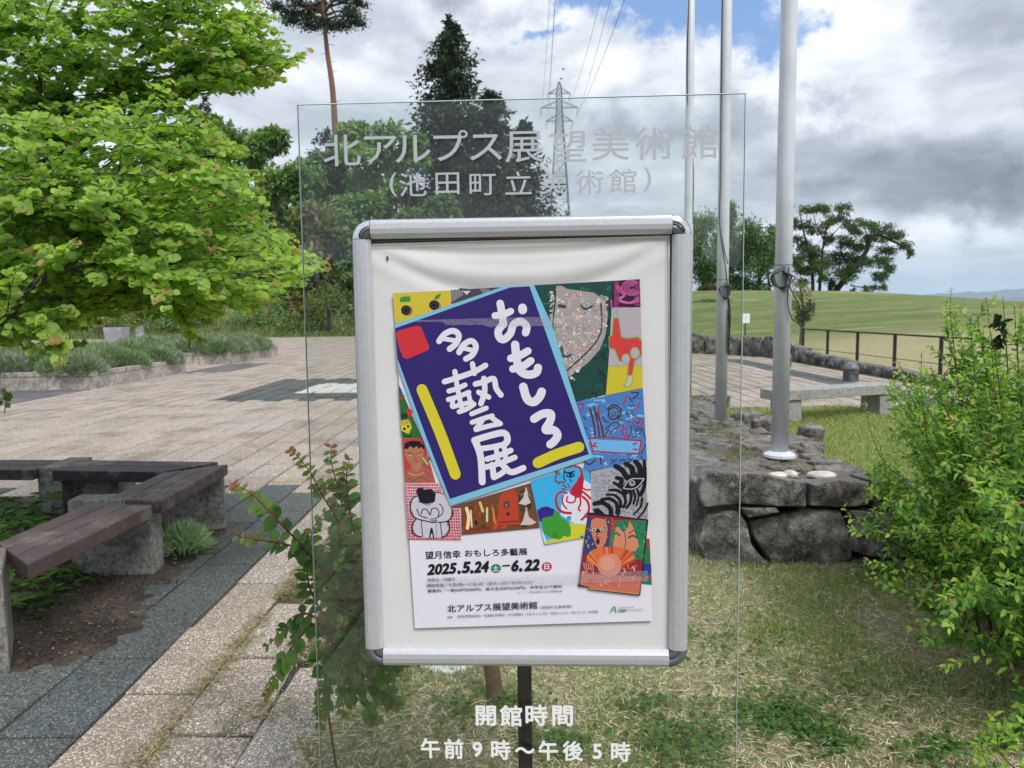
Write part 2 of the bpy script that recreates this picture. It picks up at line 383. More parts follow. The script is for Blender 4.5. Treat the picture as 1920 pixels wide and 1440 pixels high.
def stroke_quads(pts, wd):
    P = catmull([Vector((a, b, 0)) for a, b in pts], 5); ws = [wd]*len(P) if not isinstance(wd, (list, tuple)) else [wd[0]+(wd[1]-wd[0])*i/(len(P)-1) for i in range(len(P))]
    L, R = [], []
    for i, p in enumerate(P):
        d = (P[min(i+1, len(P)-1)]-P[max(i-1, 0)]); d = d.normalized() if d.length > 1e-9 else Vector((1, 0, 0)); n = Vector((-d.y, d.x, 0))
        L.append(p+n*ws[i]/2); R.append(p-n*ws[i]/2)
    d1 = (P[-1]-P[-2]).normalized(); d0 = (P[0]-P[1]).normalized()
    def cap(c, d, r): n = Vector((-d.y, d.x, 0)); return [c + (n*math.cos(t) + d*math.sin(t))*r for t in [math.pi*k/6 for k in range(1, 6)]]
    turn = sum(abs((P[i+1]-P[i]).angle(P[i]-P[i-1], 0)) for i in range(1, len(P)-1))
    if turn < .9 or max(ws) < 3:
        out = L + cap(P[-1], d1, ws[-1]/2) + R[::-1] + cap(P[0], d0, ws[0]/2)
        return [[(v.x, v.y) for v in out]]
    res = []          # sharply bent strokes: short pieces with round joints
    for i, p in enumerate(P):
        if i < len(P)-1: res.append([(v.x, v.y) for v in (L[i], L[i+1], R[i+1], R[i])])
        res.append([(p.x+ws[i]/2*math.cos(t), p.y+ws[i]/2*math.sin(t)) for t in [k*math.pi/7 for k in range(14)]])
    return res

# glass panel on its black post
sign = thing('glass_sign', 'tall clear glass sign panel with frosted Japanese lettering on a black post', 'sign', (.02, 1.61, 0))
GO = -.016
def slab(name, quad_px, off, thick, mat, parent, zlow=None):
    a, b, c, d = [PL(*q, off) for q in quad_px]      # TL TR BR BL
    if zlow is not None:
        c = c + (c-b)*((c.z-zlow)/(b.z-c.z)); d = d + (d-a)*((d.z-zlow)/(a.z-d.z))
    bk = -TN*thick; V = [a, b, c, d, a+bk, b+bk, c+bk, d+bk]
    return V
V = slab('g', [(556, 195), (1399.5, 173.5), (1381, 1440), (600, 1440)], GO, .012, None, None, zlow=.12)
ch_ = .0016; cc_ = sum(V[:4], Vector())/4        # ground edges: the front face is inset by a narrow chamfer
inn = [v + (TT*(1 if (v-cc_).dot(TT) < 0 else -1) + UPZ*(1 if v.z < cc_.z else -1))*ch_ for v in V[:4]]
V = inn + V[4:] + [v - TN*ch_ for v in V[:4]]
FG = [(0, 3, 2, 1), (4, 5, 6, 7)] + [(i, (i+1) % 4, 8+(i+1) % 4, 8+i) for i in range(4)] + [(8+i, 8+(i+1) % 4, 4+(i+1) % 4, 4+i) for i in range(4)]
o = ob('glass_pane', V, FG, GLASS, sign)
o.data.materials.append(GEDGE)
for p in o.data.polygons: p.material_index = 0 if p.index < 2 else 1
chars('etched_letter', [('北', 641, 282), ('ア', 714, 280), ('ル', 774, 279), ('プ', 845, 273), ('ス', 911, 276), ('展', 983, 275), ('望', 1065, 274), ('美', 1145, 270), ('術', 1227, 269), ('館', 1311, 267)], 68, 58, GO+.0012, FROST, sign, .005)
chars('etched_letter', [('(', 737, 346), ('池', 774, 346), ('田', 839, 344), ('町', 905, 346), ('立', 972, 343), ('美', 1037, 342), ('術', 1105, 341), ('館', 1168, 339), (')', 1214, 336)], 50, 43, GO+.0012, FROST, sign, .005)
chars('painted_letter', [('開', 911, 1342), ('館', 958, 1342), ('時', 1006, 1341), ('間', 1055, 1342)], 43, 42, GO+.0012, WHITEL, sign, .026)
chars('painted_letter', [('午', 807, 1403), ('前', 851, 1404), ('9', 895, 1405), ('時', 939, 1406), ('～', 984, 1407), ('午', 1028, 1407), ('後', 1074, 1408), ('5', 1120, 1409), ('時', 1164, 1410)], 38, 40, GO+.0012, WHITEL, sign, .026)
pa = PL(984, 1300, -.045); mb = MB()
mb.box((pa.x, pa.y, .62), (.016, .016, .62), (TT, TN, UPZ)); bevel(mb.build('post', BLACKM, sign), .002)
mb = MB(); mb.box((pa.x, pa.y, .012), (.24, .2, .012), (TT, TN, UPZ)); bevel(mb.build('base_plate', BLACKM, sign), .003)
mb = MB(); mb.box((pa.x, pa.y+.0, 1.0), (.05, .0195, .03), (TT, TN, UPZ)); mb.build('clamp', BLACKM, sign)

# poster frame in front of the glass
frame = thing('poster_stand', 'silver snap frame with rounded corners and cream sheet holding the exhibition poster', 'poster frame', (.02, 1.59, .74))
fo = .012
cTL, cTR, cBR, cBL = PL(657, 411, fo), PL(1298, 401, fo), PL(1291, 1253, fo), PL(684, 1252, fo)
us = [(c-TC).dot(TT) for c in (cTL, cTR, cBR, cBL)]
u0, u1 = (us[0]+us[3])/2, (us[1]+us[2])/2; z1 = (cTL.z+cTR.z)/2; z0 = (cBL.z+cBR.z)/2
rise = math.atan2(cTR.z-cTL.z+cBR.z-cBL.z, 2*(u1-u0))
W_ = .040
PROF = [(0, -.015), (0, .003), (.003, .0085), (.0065, .0105), (.008, .0108), (.0095, .0125), (.02, .0138), (.030, .0128), (.0355, .0095), (.040, .003), (.040, -.015)]
def rail(a, b, inward, name):
    """a, b: outer-edge ends in the plane; inward: unit vector to the middle"""
    V, F = [], []; n = len(PROF)
    for e in (a, b): V += [e + inward*w_ + TN*d for w_, d in PROF]
    F = [(i, i+1, n+i+1, n+i) for i in range(n-1)] + [tuple(range(n))[::-1], tuple(range(n, 2*n))]
    return ob(name, V, F, ALU, frame, smooth=False)
def FP(u, z): return TC + TT*u + UPZ*z
g_ = .0012
rail(FP(u0+W_+g_, z1), FP(u1-W_-g_, z1), -UPZ, 'top_rail'); rail(FP(u1-W_-g_, z0), FP(u0+W_+g_, z0), UPZ, 'bottom_rail')
rail(FP(u0, z0+W_+g_), FP(u0, z1-W_-g_), TT, 'side_rail'); rail(FP(u1, z1-W_-g_), FP(u1, z0+W_+g_), -TT, 'side_rail')
for (uc, zc, a0, top) in ((u0+W_, z1-W_, 90, 1), (u1-W_, z1-W_, 0, 1), (u1-W_, z0+W_, 270, 0), (u0+W_, z0+W_, 180, 0)):
    def ring(prof, nm, mat, par):
        V, F = [], []; n = len(prof); K = 10
        for k in range(K+1):
            t = math.radians(a0+90*k/K); dr = TT*math.cos(t)+UPZ*math.sin(t)
            V += [FP(uc, zc) + dr*(W_-w_) + TN*d for w_, d in prof]
        F = [(k*n+i, k*n+i+1, (k+1)*n+i+1, (k+1)*n+i) for k in range(K) for i in range(n-1)]
        return ob(nm, V, F, mat, par, smooth=True)
    cap = ring([(w_, d) for w_, d in PROF if w_ <= .02] + [(.021, .008)], 'corner_cap', CHROME if top else GREYPL, frame)
    ring([(.021, .008), (.0215, .0125), (.03, .0132), (W_-.0002, .0132)], 'corner_plate', DARKPL if top else GREYPL, cap)
mb = MB(); mb.box(FP((u0+u1)/2, (z0+z1)/2)-TN*.0105, ((u1-u0)/2-.012, (z1-z0)/2-.012, .0035), (TT, UPZ, TN)); mb.build('back_board', GREENB, frame)
# cream sheet with hanging folds along its top
A_, B2, C_, D_ = (691, 457), (1256, 441), (1259, 1224), (711, 1224)
def sheet_pt(s, t):
    x = (1-t)*((1-s)*A_[0]+s*B2[0]) + t*((1-s)*D_[0]+s*C_[0]); y = (1-t)*((1-s)*A_[1]+s*B2[1]) + t*((1-s)*D_[1]+s*C_[1]); return x, y
def folds(s, t):
    h = 0.0; X = (s-.5)*2
    for dpt, wd, amp in ((.012, .006, .002), (.075, .022, .0045), (.115, .016, -.0028), (.03, .010, -.002)):
        line = dpt*(1-abs(X)**2.2)*1.15 + .0 ; q = (t-line)/wd
        h += amp*math.exp(-q*q)*(1-abs(X)**3*.8)
    for cx_, sgn in ((0, 1), (1, -1)):           # pull lines from the two top corners
        ddx = abs(s-cx_); lnn = t-.04-.42*ddx; h += .0022*math.exp(-(lnn/.022)**2)*max(0, 1-ddx/.3)
    h += .0006*math.sin(s*9+t*5)*math.sin(t*7)
    return h*max(0, min(1, (.45-t)/.25))
NS, NT_ = 70, 160; V = []; F = []
for j in range(NT_+1):
    for i in range(NS+1):
        s, t = i/NS, (j/NT_)**1.6; x, y = sheet_pt(s, t); V.append(PL(x, y, -.0045 + min(folds(s, t), .0075)*(1.0)))
for j in range(NT_):
    for i in range(NS): k = j*(NS+1)+i; F.append((k, k+NS+1, k+NS+2, k+1))
ob('cream_sheet', V, F, SHEET, frame, smooth=True)
mb = MB()
for (a, b, w2, cc) in (((692, 447), (1254, 435), 4, 'd9d2c4'), ((692, 453), (1254, 439), 1.6, '6a5a48'), ((694, 461), (1256, 446), 1.5, 'a89878'), ((1252, 445), (1256, 1222), 1.2, '8d7f66')):
    q = stroke_quads([a, b], w2)[0]; mb.add([PL(*p, .0005) for p in q], [tuple(range(len(q)))], lin(cc))
mb.build('sheet_edge', PRINT, frame)
mb = MB()
for k in range(3): mb.box(PL(726+k*.7, 482+k*2.2, -.0015), (.0016-.0003*k, .0014, .0016), (TT, UPZ, TN))
tag(mb.build('beetle', BLACKM), 'tiny dark insect resting on the cream sheet near its top left corner', 'insect')
# ------------------------------------------------------------ the exhibition poster, flat print
poster = thing('poster', 'exhibition poster with purple tilted title card and collage of paintings, inside the silver frame', 'poster', (.02, 1.59, .83))
def c5(x, y): return (x/3.2725+730, y/3.2725+520)
def c3(x, y): return (x/3.7647+730, y/3.7647+900)
def c7(x, y): return (x/5.818+780, y/5.818+1000)
def c4(x, y): return (x/3.6+980, y/3.6+500)
def c8(x, y): return (x/5.3346+980, y/5.3346+860)
def mp(f, L): return [f(*p) for p in L]
art('poster_paper', [('p', 'e6e4ee', [(737, 550), (1198.5, 524), (1212, 850), (1224, 1164), (778, 1178), (755, 820)])], poster, .0012)
Y5 = lambda L: mp(c5, L)
# title card goes over the pictures, so the pictures come first
art('hatched_picture', [('p', '4a4850', Y5([(375, 78), (700, 60), (600, 95), (380, 165)]))] + [('s', 'b9b6bc', Y5([(376+i*9, 80), (384+i*8, 150-i*5)]), 1.0) for i in range(9)] + [('s', 'b9b6bc', Y5([(560+i*9, 70), (575+i*9, 95)]), .9) for i in range(6)] + [('p', 'cfcdd2', Y5([(450, 84), (500, 82), (474, 108)]))], poster)
art('yellow_picture', [('p', 'd3bd3c', Y5([(20, 96), (375, 80), (380, 160), (345, 185), (36, 285)])), ('c', '9c8c40', c5(112, 206), 10.5, 9.5), ('c', '9c8c40', c5(285, 178), 10, 9.5),
    ('c', '1d2026', c5(102, 202), 9.3, 9.3), ('c', '3a3c48', c5(102, 202), 6, 6), ('c', '15161c', c5(102, 202), 4, 4), ('c', '1d2026', c5(275, 170), 9.6, 9.2), ('c', '3a3c48', c5(275, 170), 6, 6), ('c', '15161c', c5(275, 170), 4, 4),
    ('p', '2f9440', Y5([(66, 128), (70, 118), (78, 124), (86, 112), (94, 122), (104, 108), (110, 122), (118, 114), (122, 120), (130, 112), (130, 148), (66, 154)])), ('p', '3f8f3c', Y5([(272, 136), (285, 112), (318, 96), (312, 118), (298, 136)]))], poster)
rs = random.Random(4)
inblob = lambda x, y: ((x-382)/205)**2 + ((y-395)/330)**2 < 1 and x > 205 + max(0, (y-300)*.0) and y < 790 and not (y > 500 and (x-195) < (y-480)*.42)
items = [('p', '1f4a45', mp(c4, [(75, 125), (612, 95), (590, 500), (560, 865), (355, 915), (230, 560)]))]
for _ in range(60):
    x = rs.uniform(120, 570); y = rs.uniform(110, 860)
    if y > 320 and x < 120+(y-125)*.33+60: continue
    items.append(('s', rs.choice(['163733', '2b6b58', '24584c', '122c2c', '2f7a63']), mp(c4, [(x, y), (x+rs.uniform(8, 40), y+rs.uniform(-25, 25)), (min(x+rs.uniform(20, 60), 575), y+rs.uniform(-30, 40))]), rs.uniform(1.5, 5)))
items += [('s', '4b2b30', mp(c4, [(500, 160), (540, 150), (555, 110)]), 1.2), ('s', '4b2b30', mp(c4, [(500, 690), (545, 740), (555, 840)]), 1.6), ('s', '3f3136', mp(c4, [(340, 850), (430, 845), (490, 790), (470, 730)]), 1.2)]
items.append(('p', 'a89c98', mp(c4, [(228, 130), (262, 128), (300, 150), (480, 175), (555, 225), (575, 330), (560, 460), (520, 560), (440, 650), (310, 745), (200, 520), (180, 400), (200, 300)])))
cols_ = ['d7cfc8', 'e4dfd8', 'b98d88', '8fa6b8', '5f7f9e', 'c98f8a', '9db59a', 'a7a097', 'd9c7a8', '6d6a70', 'b44a4a', '46895a', 'c9b0b0', '8c8294']
for k in range(420):
    x, y = rs.uniform(185, 575), rs.uniform(125, 760)
    if y > 175+((x-300)/275.)*30 - (0) and x < 572-max(0, (y-400))*.62 and x > 186 + max(0, y-420)*.42 and (y > 150):
        a = rs.uniform(0, 3.14); s_ = rs.uniform(7, 12); r_ = rs.uniform(.6, .9)
        q = [(x+math.cos(a)*i*s_-math.sin(a)*j*s_*r_, y+math.sin(a)*i*s_+math.cos(a)*j*s_*r_) for i, j in ((-1, -1), (1, -1), (1, 1), (-1, 1))]
        q2 = [(x+(p[0]-x)*.74, y+(p[1]-y)*.74) for p in q]
        items += [('p', rs.choice(['ece8e2', 'dcd6d0', 'e8dcd6']), mp(c4, q)), ('p', rs.choice(cols_), mp(c4, q2))]
items += [('s', '24433f', mp(c4, [(528, 250), (535, 400), (500, 500), (420, 590), (300, 700)]), 2.6), ('s', '24433f', mp(c4, [(225, 170), (212, 300), (200, 440)]), 2.6), ('s', '24433f', mp(c4, [(395, 262), (425, 285), (470, 265)]), 3), ('s', '2b4a45', mp(c4, [(248, 262), (285, 268)]), 5), ('s', '2b5a4d', mp(c4, [(262, 545), (280, 605), (325, 595)]), 4)]
art('stamp_mosaic_picture', items, poster)
items = [('p', '33202f', mp(c4, [(612, 95), (790, 84), (796, 272), (603, 278)]))]
for i in range(22): items.append(('s', 'b9508c', mp(c4, [(618, 104+i*8), (655+rs.uniform(-20, 10), 102+i*8)]), 1.0)); 
for i in range(20): items.append(('s', 'b9508c', mp(c4, [(760+rs.uniform(-10, 10), 110+i*8), (788, 109+i*8)]), .9))
for R_ in (62, 48, 33, 18): items.append(('s', 'd062a0', mp(c4, [(735+R_*1.05*math.cos(t), 142+R_*.8*math.sin(t)) for t in [x*.6 for x in range(1, 10)]]), 1.9))
for d_ in (0, 14, 28): items.append(('s', 'd062a0', mp(c4, [(635, 120+d_), (665, 150+d_), (690, 185+d_*.4), (650, 215+d_*.6), (720, 240+d_*.3), (785, 205+d_)]), 1.7))
items += [('s', 'c8569a', mp(c4, [(598, 228), (600, 275)]), 3), ('s', 'c8569a', mp(c4, [(603, 277), (700, 274)]), 1.6)]
art('pink_swirl_picture', items, poster, .0037)
art('red_acrobat_picture', [('p', 'b6adb4', mp(c4, [(600, 280), (796, 273), (808, 670), (578, 672)])), ('p', 'cdbd33', mp(c4, [(578, 672), (808, 670), (812, 818), (562, 868)])), ('s', '7aa04a', mp(c4, [(578, 672), (700, 671), (808, 669)]), 1.0),
    ('p', '62a45a', mp(c4, [(600, 340), (640, 282), (645, 290), (638, 350)])), ('p', 'b6adb4', mp(c4, [(606, 338), (638, 292), (634, 346)])),
    ('p', '5fae5a', mp(c4, [(610, 345), (650, 345), (668, 470), (700, 480), (780, 470), (806, 500), (806, 600), (760, 640), (742, 735), (703, 735), (712, 650), (650, 640), (618, 560), (580, 555), (580, 470), (600, 460)])),
    ('p', 'd1413f', mp(c4, [(615, 350), (645, 350), (664, 476), (700, 488), (778, 478), (801, 505), (801, 596), (754, 636), (738, 730), (708, 730), (718, 648), (655, 635), (622, 555), (584, 548), (584, 475), (606, 465)])),
    ('c', '5fae5a', c4(758, 582), 9.3, 11), ('c', 'b6adb4', c4(758, 582), 8, 9.8), ('c', '5fae5a', c4(696, 622), 8.3, 9.8), ('c', 'b6adb4', c4(696, 622), 7, 8.6),
    ('p', '5fae5a', mp(c4, [(706, 735), (745, 738), (740, 790), (715, 815), (680, 812), (700, 780)])), ('p', 'c9c0b8', mp(c4, [(712, 738), (740, 740), (735, 786), (712, 808), (690, 806), (706, 780)])), ('s', 'a8322f', mp(c4, [(680, 520), (690, 575), (720, 560)]), .9)], poster, .0038)
items = [('p', '4a7fc0', mp(c4, [(355, 915), (812, 820), (840, 1310), (400, 1388), (440, 1270)]))]
for _ in range(80):
    x, y = rs.uniform(420, 790), rs.uniform(880, 1300)
    if x < 360+(y-915)*.22: continue
    items.append(('s', rs.choice(['5b93d0', '6fb0e0', '3f6fb4', '7cc0ea', '4f86c8']), mp(c4, [(x, y), (x+rs.uniform(15, 45), y+rs.uniform(-12, 8))]), rs.uniform(2, 5)))
BR, RD = '52302f', 'b5263f'
items += [('p', '6db6e6', mp(c4, [(460, 1165), (800, 1180), (790, 1262), (478, 1240)]))]
for L, w_, cc in [([(455, 960), (480, 1060), (490, 1150)], 3.4, BR), ([(480, 940), (505, 1050), (520, 1155)], 3, BR), ([(515, 940), (520, 1040), (550, 1150)], 2.6, RD), ([(500, 985), (535, 1080), (545, 1155)], 2.8, BR),
    ([(450, 1160), (560, 1150), (690, 1165), (800, 1175)], 2.6, RD), ([(450, 1155), (475, 1245)], 2.6, RD), ([(475, 1245), (620, 1255), (790, 1262)], 2.6, RD), ([(800, 1175), (785, 1265)], 3, RD), ([(800, 1262), (830, 1200)], 2.2, BR),
    ([(495, 1190), (475, 1210), (500, 1215)], 3, RD), ([(770, 1190), (745, 1200)], 3, RD), ([(775, 1235), (750, 1232)], 3, RD),
    ([(585, 960), (580, 1000), (600, 1030), (635, 1020), (650, 980), (620, 950), (590, 960)], 2.6, BR), ([(575, 965), (590, 940), (625, 935), (660, 960), (662, 1000), (640, 1025)], 3.2, BR), ([(600, 990), (605, 995)], 2, BR), ([(625, 985), (630, 990)], 2, BR), ([(600, 1010), (625, 1005)], 1.6, BR),
    ([(540, 1010), (555, 1040), (580, 1050)], 2.2, BR), ([(560, 1100), (600, 1060), (640, 1050), (650, 1080), (610, 1100), (590, 1130)], 2.2, BR), ([(650, 1030), (725, 1050)], 1.5, BR), ([(550, 1150), (580, 1100)], 2, BR),
    ([(755, 1030), (745, 1060), (775, 1080), (810, 1060), (805, 1030), (770, 1020)], 2.4, RD), ([(765, 1045), (780, 1060), (790, 1040)], 1.8, BR), ([(760, 1130), (770, 1100), (800, 1095), (790, 1125), (745, 1150)], 2, BR),
    ([(680, 1070), (675, 1110), (690, 1155)], 2.4, RD), ([(700, 1080), (700, 1120), (712, 1158)], 2.2, RD), ([(725, 1070), (735, 1100), (720, 1150)], 1.6, BR), ([(805, 1080), (830, 1170)], 1.6, BR),
    ([(700, 870), (695, 900), (675, 930)], 2.4, RD), ([(720, 880), (740, 910)], 2.2, BR), ([(735, 850), (780, 850), (770, 870), (745, 890)], 2.4, BR), ([(722, 935), (735, 945)], 2, BR), ([(745, 930), (760, 940)], 2, BR), ([(785, 920), (775, 950), (745, 965)], 2.2, RD), ([(700, 985), (715, 1010)], 2, BR), ([(735, 975), (750, 1005)], 2, BR),
    ([(365, 930), (410, 925), (400, 960), (380, 985)], 2.4, RD), ([(410, 1010), (425, 1030)], 2, BR), ([(420, 1080), (435, 1100)], 2, BR),
    ([(415, 1315), (450, 1335), (490, 1305)], 2.6, BR), ([(525, 1290), (530, 1330)], 2.4, BR), ([(530, 1305), (550, 1315)], 2, RD), ([(598, 1300), (612, 1306)], 1.8, BR), ([(600, 1325), (635, 1300)], 2.2, BR), ([(655, 1310), (700, 1300)], 2.4, BR), ([(712, 1292), (722, 1300)], 1.8, BR), ([(715, 1318), (745, 1290)], 2.2, BR), ([(770, 1285), (775, 1290)], 2, BR), ([(800, 1280), (805, 1300)], 2, BR)]:
    items.append(('s', cc, mp(c4, L), w_))
for x, y in ((440, 1000), (545, 905), (735, 1010), (560, 1330)): items += [('s', 'dfe8f4', mp(c4, [(x-14, y-6), (x+14, y+6)]), .9), ('s', 'dfe8f4', mp(c4, [(x-4, y+14), (x+4, y-14)]), .9)]
art('blue_sled_picture', items, poster, .0036)
# left edge pictures
items = [('p', '2f6b35', Y5([(57, 655), (78, 700), (200, 985), (80, 988), (64, 780)])), ('p', '2b4a9c', Y5([(57, 660), (75, 690), (78, 712), (60, 720)])), ('s', 'c22c3e', Y5([(62, 745), (85, 735), (90, 728)]), 3), ('c', 'c8353c', c5(122, 830), 5.5, 7.5), ('c', '1b3f2a', c5(92, 850), 7, 6),
    ('p', 'cfc92e', Y5([(70, 880), (120, 870), (138, 920), (120, 960), (75, 945)])), ('c', '14181a', c5(92, 930), 2.4, 2.8), ('c', '14181a', c5(115, 915), 2.2, 2.6), ('s', 'd23a36', Y5([(80, 885), (90, 905)]), 1.6), ('s', 'd23a36', Y5([(102, 878), (104, 900)]), 1.6), ('s', 'd23a36', Y5([(120, 875), (112, 895)]), 1.6), ('s', '101414', Y5([(75, 945), (105, 975), (135, 972)]), 2)]
art('green_frog_picture', items, poster)
items = [('p', 'c23f3a', Y5([(80, 990), (205, 985), (285, 1262), (98, 1270)]))] + [('s', rs.choice(['d8c53b', '2c5aa8', 'c8803a', '3c8f50']), Y5([(200+rs.uniform(0, 45), 1090+rs.uniform(0, 60)), (215+rs.uniform(0, 40), 1100+rs.uniform(0, 60))]), 2.5) for _ in range(14)] + [
    ('p', 'a8644f', Y5([(96, 1262), (100, 1190), (140, 1165), (210, 1160), (262, 1190), (282, 1262)])), ('p', 'b87a5e', Y5([(130, 1120), (200, 1120), (195, 1175), (165, 1195), (138, 1175)])), ('p', 'b5765a', Y5([(92, 1060), (105, 1030), (150, 1020), (205, 1035), (212, 1070), (200, 1130), (165, 1160), (125, 1145), (100, 1105)])),
    ('p', '1c1a20', Y5([(88, 1060), (95, 1020), (130, 1002), (185, 1005), (215, 1035), (214, 1060), (195, 1040), (185, 1052), (165, 1035), (150, 1050), (128, 1035), (110, 1055), (98, 1050)])),
    ('s', '2a2022', Y5([(112, 1075), (145, 1085)]), 1.2), ('s', '2a2022', Y5([(168, 1085), (200, 1072)]), 1.2), ('c', 'e2dcd8', c5(132, 1092), 2.4, 1.3), ('c', 'e2dcd8', c5(184, 1088), 2.4, 1.3), ('c', '201818', c5(133, 1092), 1, 1.1), ('c', '201818', c5(184, 1088), 1, 1.1), ('s', 'b8283c', Y5([(150, 1132), (178, 1132)]), 1.7), ('s', '6f3a30', Y5([(158, 1090), (152, 1112), (170, 1115)]), 1),
    ('s', '7a4438', Y5([(110, 1230), (150, 1250), (185, 1225), (240, 1248)]), 1.4), ('s', 'c98a6c', Y5([(120, 1200), (160, 1215), (210, 1200)]), 3), ('s', '9a4a6a', Y5([(215, 1185), (250, 1215)]), 2)]
art('portrait_picture', items, poster, .0018)
items = [('p', 'd8b9c2', mp(c3, [(108, 22), (360, 20), (440, 190), (510, 200), (500, 430), (136, 420)]))]
for j in range(20):
    y = 30+j*20; x = 112+j*1.3
    while x < 495:
        if not (y < 185 and x > 340+(y-20)*.45) : items.append(('p', rs.choice(['c9304a', 'd04a5c', 'bb2c46']), mp(c3, [(x, y), (x+rs.uniform(9, 16), y-1), (x+13, y+11), (x+1, y+12)])))
        x += 17
BK = '1b1b22'
items += [('p', 'c9c6d2', mp(c3, [(148, 200), (165, 130), (205, 95), (360, 90), (420, 150), (440, 210), (430, 270), (400, 300), (420, 350), (370, 405), (240, 410), (190, 390), (165, 340), (185, 275)])),
    ('p', BK, mp(c3, [(190, 80), (200, 55), (235, 55), (245, 68), (295, 62), (328, 95), (322, 150), (270, 170), (215, 160), (200, 110)]))]
for L, w_ in [([(205, 110), (165, 130), (148, 190), (165, 250), (200, 275), (260, 290), (310, 300), (335, 290)], 2.3), ([(320, 90), (345, 88), (365, 95)], 2), ([(440, 200), (445, 250), (410, 290), (345, 300)], 2.3), ([(190, 275), (165, 310), (165, 370), (200, 395), (225, 400)], 2.3), ([(415, 295), (425, 340), (405, 390), (370, 405)], 2.3),
    ([(195, 205), (215, 250), (270, 270)], 2), ([(225, 240), (235, 210), (262, 208), (285, 245)], 2), ([(290, 245), (300, 205), (330, 200), (350, 225), (345, 255)], 2), ([(355, 170), (378, 200), (372, 240), (330, 270)], 1.8), ([(225, 290), (235, 400)], 1.6), ([(360, 300), (372, 405)], 1.8), ([(285, 405), (298, 340), (312, 405)], 2.6), ([(290, 278), (330, 270)], 1.6), ([(292, 288), (335, 282)], 1.4), ([(295, 298), (335, 293)], 1.4), ([(330, 290), (332, 400)], .8), ([(205, 150), (240, 165), (270, 178), (320, 150)], 1.2)]:
    items.append(('s', BK, mp(c3, L), w_))
art('crouching_figure_picture', items, poster, .0020)
items = [('p', '6f4a33', mp(c3, [(430, 190), (1000, 20), (1060, 338), (510, 388), (508, 195)]))]
for _ in range(170):
    x = rs.uniform(520, 1000); y = rs.uniform(max(60, 200-(x-510)*.32)+25, 372-(x-510)*.08-8)
    c_ = rs.choice(['8a3f24', '5f4a24', '4a3a24', 'a04a28', '6a5a2c']) if x < 720 else (rs.choice(['b4432c', 'a33a28', 'c25236', '8f3022']) if x < 900 else rs.choice(['28382a', '34432f', '4a3a2a', '6a3c30']))
    items.append(('s', c_, mp(c3, [(x, y), (min(1030, x+rs.uniform(-6, 18)), max(y-rs.uniform(5, 30), max(35, 196-(x-510)*.30)))]), rs.uniform(2, 6)))
items += [('p', 'b8452e', mp(c3, [(762, 320), (775, 130), (800, 90), (880, 65), (905, 110), (915, 290), (930, 315)])), ('c', '4c3a3a', c3(828, 175), 6, 7), ('c', '7a6a66', c3(826, 178), 3, 4), ('c', '4c2a26', c3(838, 240), 3.5, 4), ('s', 'ffd8a0', mp(c3, [(545, 200), (560, 260), (552, 340)]), 6), ('s', 'ead9b4', mp(c3, [(575, 215), (582, 330)]), 3), ('s', 'd2c27a', mp(c3, [(640, 160), (660, 220)]), 5), ('s', 'd9ce9a', mp(c3, [(690, 200), (690, 290)]), 4),
    ('s', 'c7a040', mp(c3, [(730, 200), (745, 300)]), 3), ('c', '2a2426', c3(612, 300), 3, 5), ('s', '7a2420', mp(c3, [(770, 300), (920, 290)]), 2), ('s', '8a2f24', mp(c3, [(590, 350), (700, 340)]), 5),
    ('p', 'cfc6c2', mp(c3, [(960, 70), (975, 72), (978, 110), (1000, 160), (960, 178), (912, 165), (945, 125)])), ('c', 'c9a898', c3(965, 62), 2.2, 2.6), ('p', 'd2bdb4', mp(c3, [(960, 215), (975, 215), (985, 260), (1040, 300), (1000, 318), (925, 318), (945, 280)])), ('c', 'c9a898', c3(967, 204), 2, 2.6), ('s', 'b8a8a4', mp(c3, [(975, 90), (1000, 115)]), 1.2), ('s', 'b8a8a4', mp(c3, [(955, 90), (930, 105)]), 1.2)]
art('theatre_picture', items, poster, .0031)
items = [('p', '3fb0e6', mp(c8, [(75, 225), (330, 140), (560, 70), (660, 130), (690, 250), (690, 700), (610, 790), (220, 862)])), ('p', 'dfe0ea', mp(c8, [(600, 200), (690, 260), (690, 690), (640, 660), (520, 650), (380, 560), (385, 470), (430, 330), (540, 350)])),
    ('p', '37258a', mp(c8, [(145, 520), (190, 485), (250, 478), (320, 510), (340, 560), (300, 640), (200, 640), (165, 620)])), ('p', 'd6cb33', mp(c8, [(225, 855), (235, 815), (340, 800), (460, 740), (475, 640), (540, 655), (640, 665), (610, 790)])), ('p', 'dfe6f0', mp(c8, [(180, 690), (232, 805), (222, 855)])),
    ('p', '3f9a35', mp(c8, [(192, 600), (250, 580), (300, 575), (320, 515), (365, 540), (385, 590), (440, 615), (480, 680), (482, 760), (455, 790), (420, 770), (370, 810), (280, 790), (215, 750), (195, 690)])), ('c', '348a2c', c8(322, 765), 6, 6), ('c', '5a98c4', c8(463, 595), 4.4, 4.4), ('c', '5a98c4', c8(635, 570), 4, 4.5), ('c', '348a4c', c8(592, 782), 3.5, 2.5),
    ('p', 'c6273c', mp(c8, [(600, 110), (615, 200), (590, 380), (540, 395), (470, 350), (480, 300), (540, 230)]))]
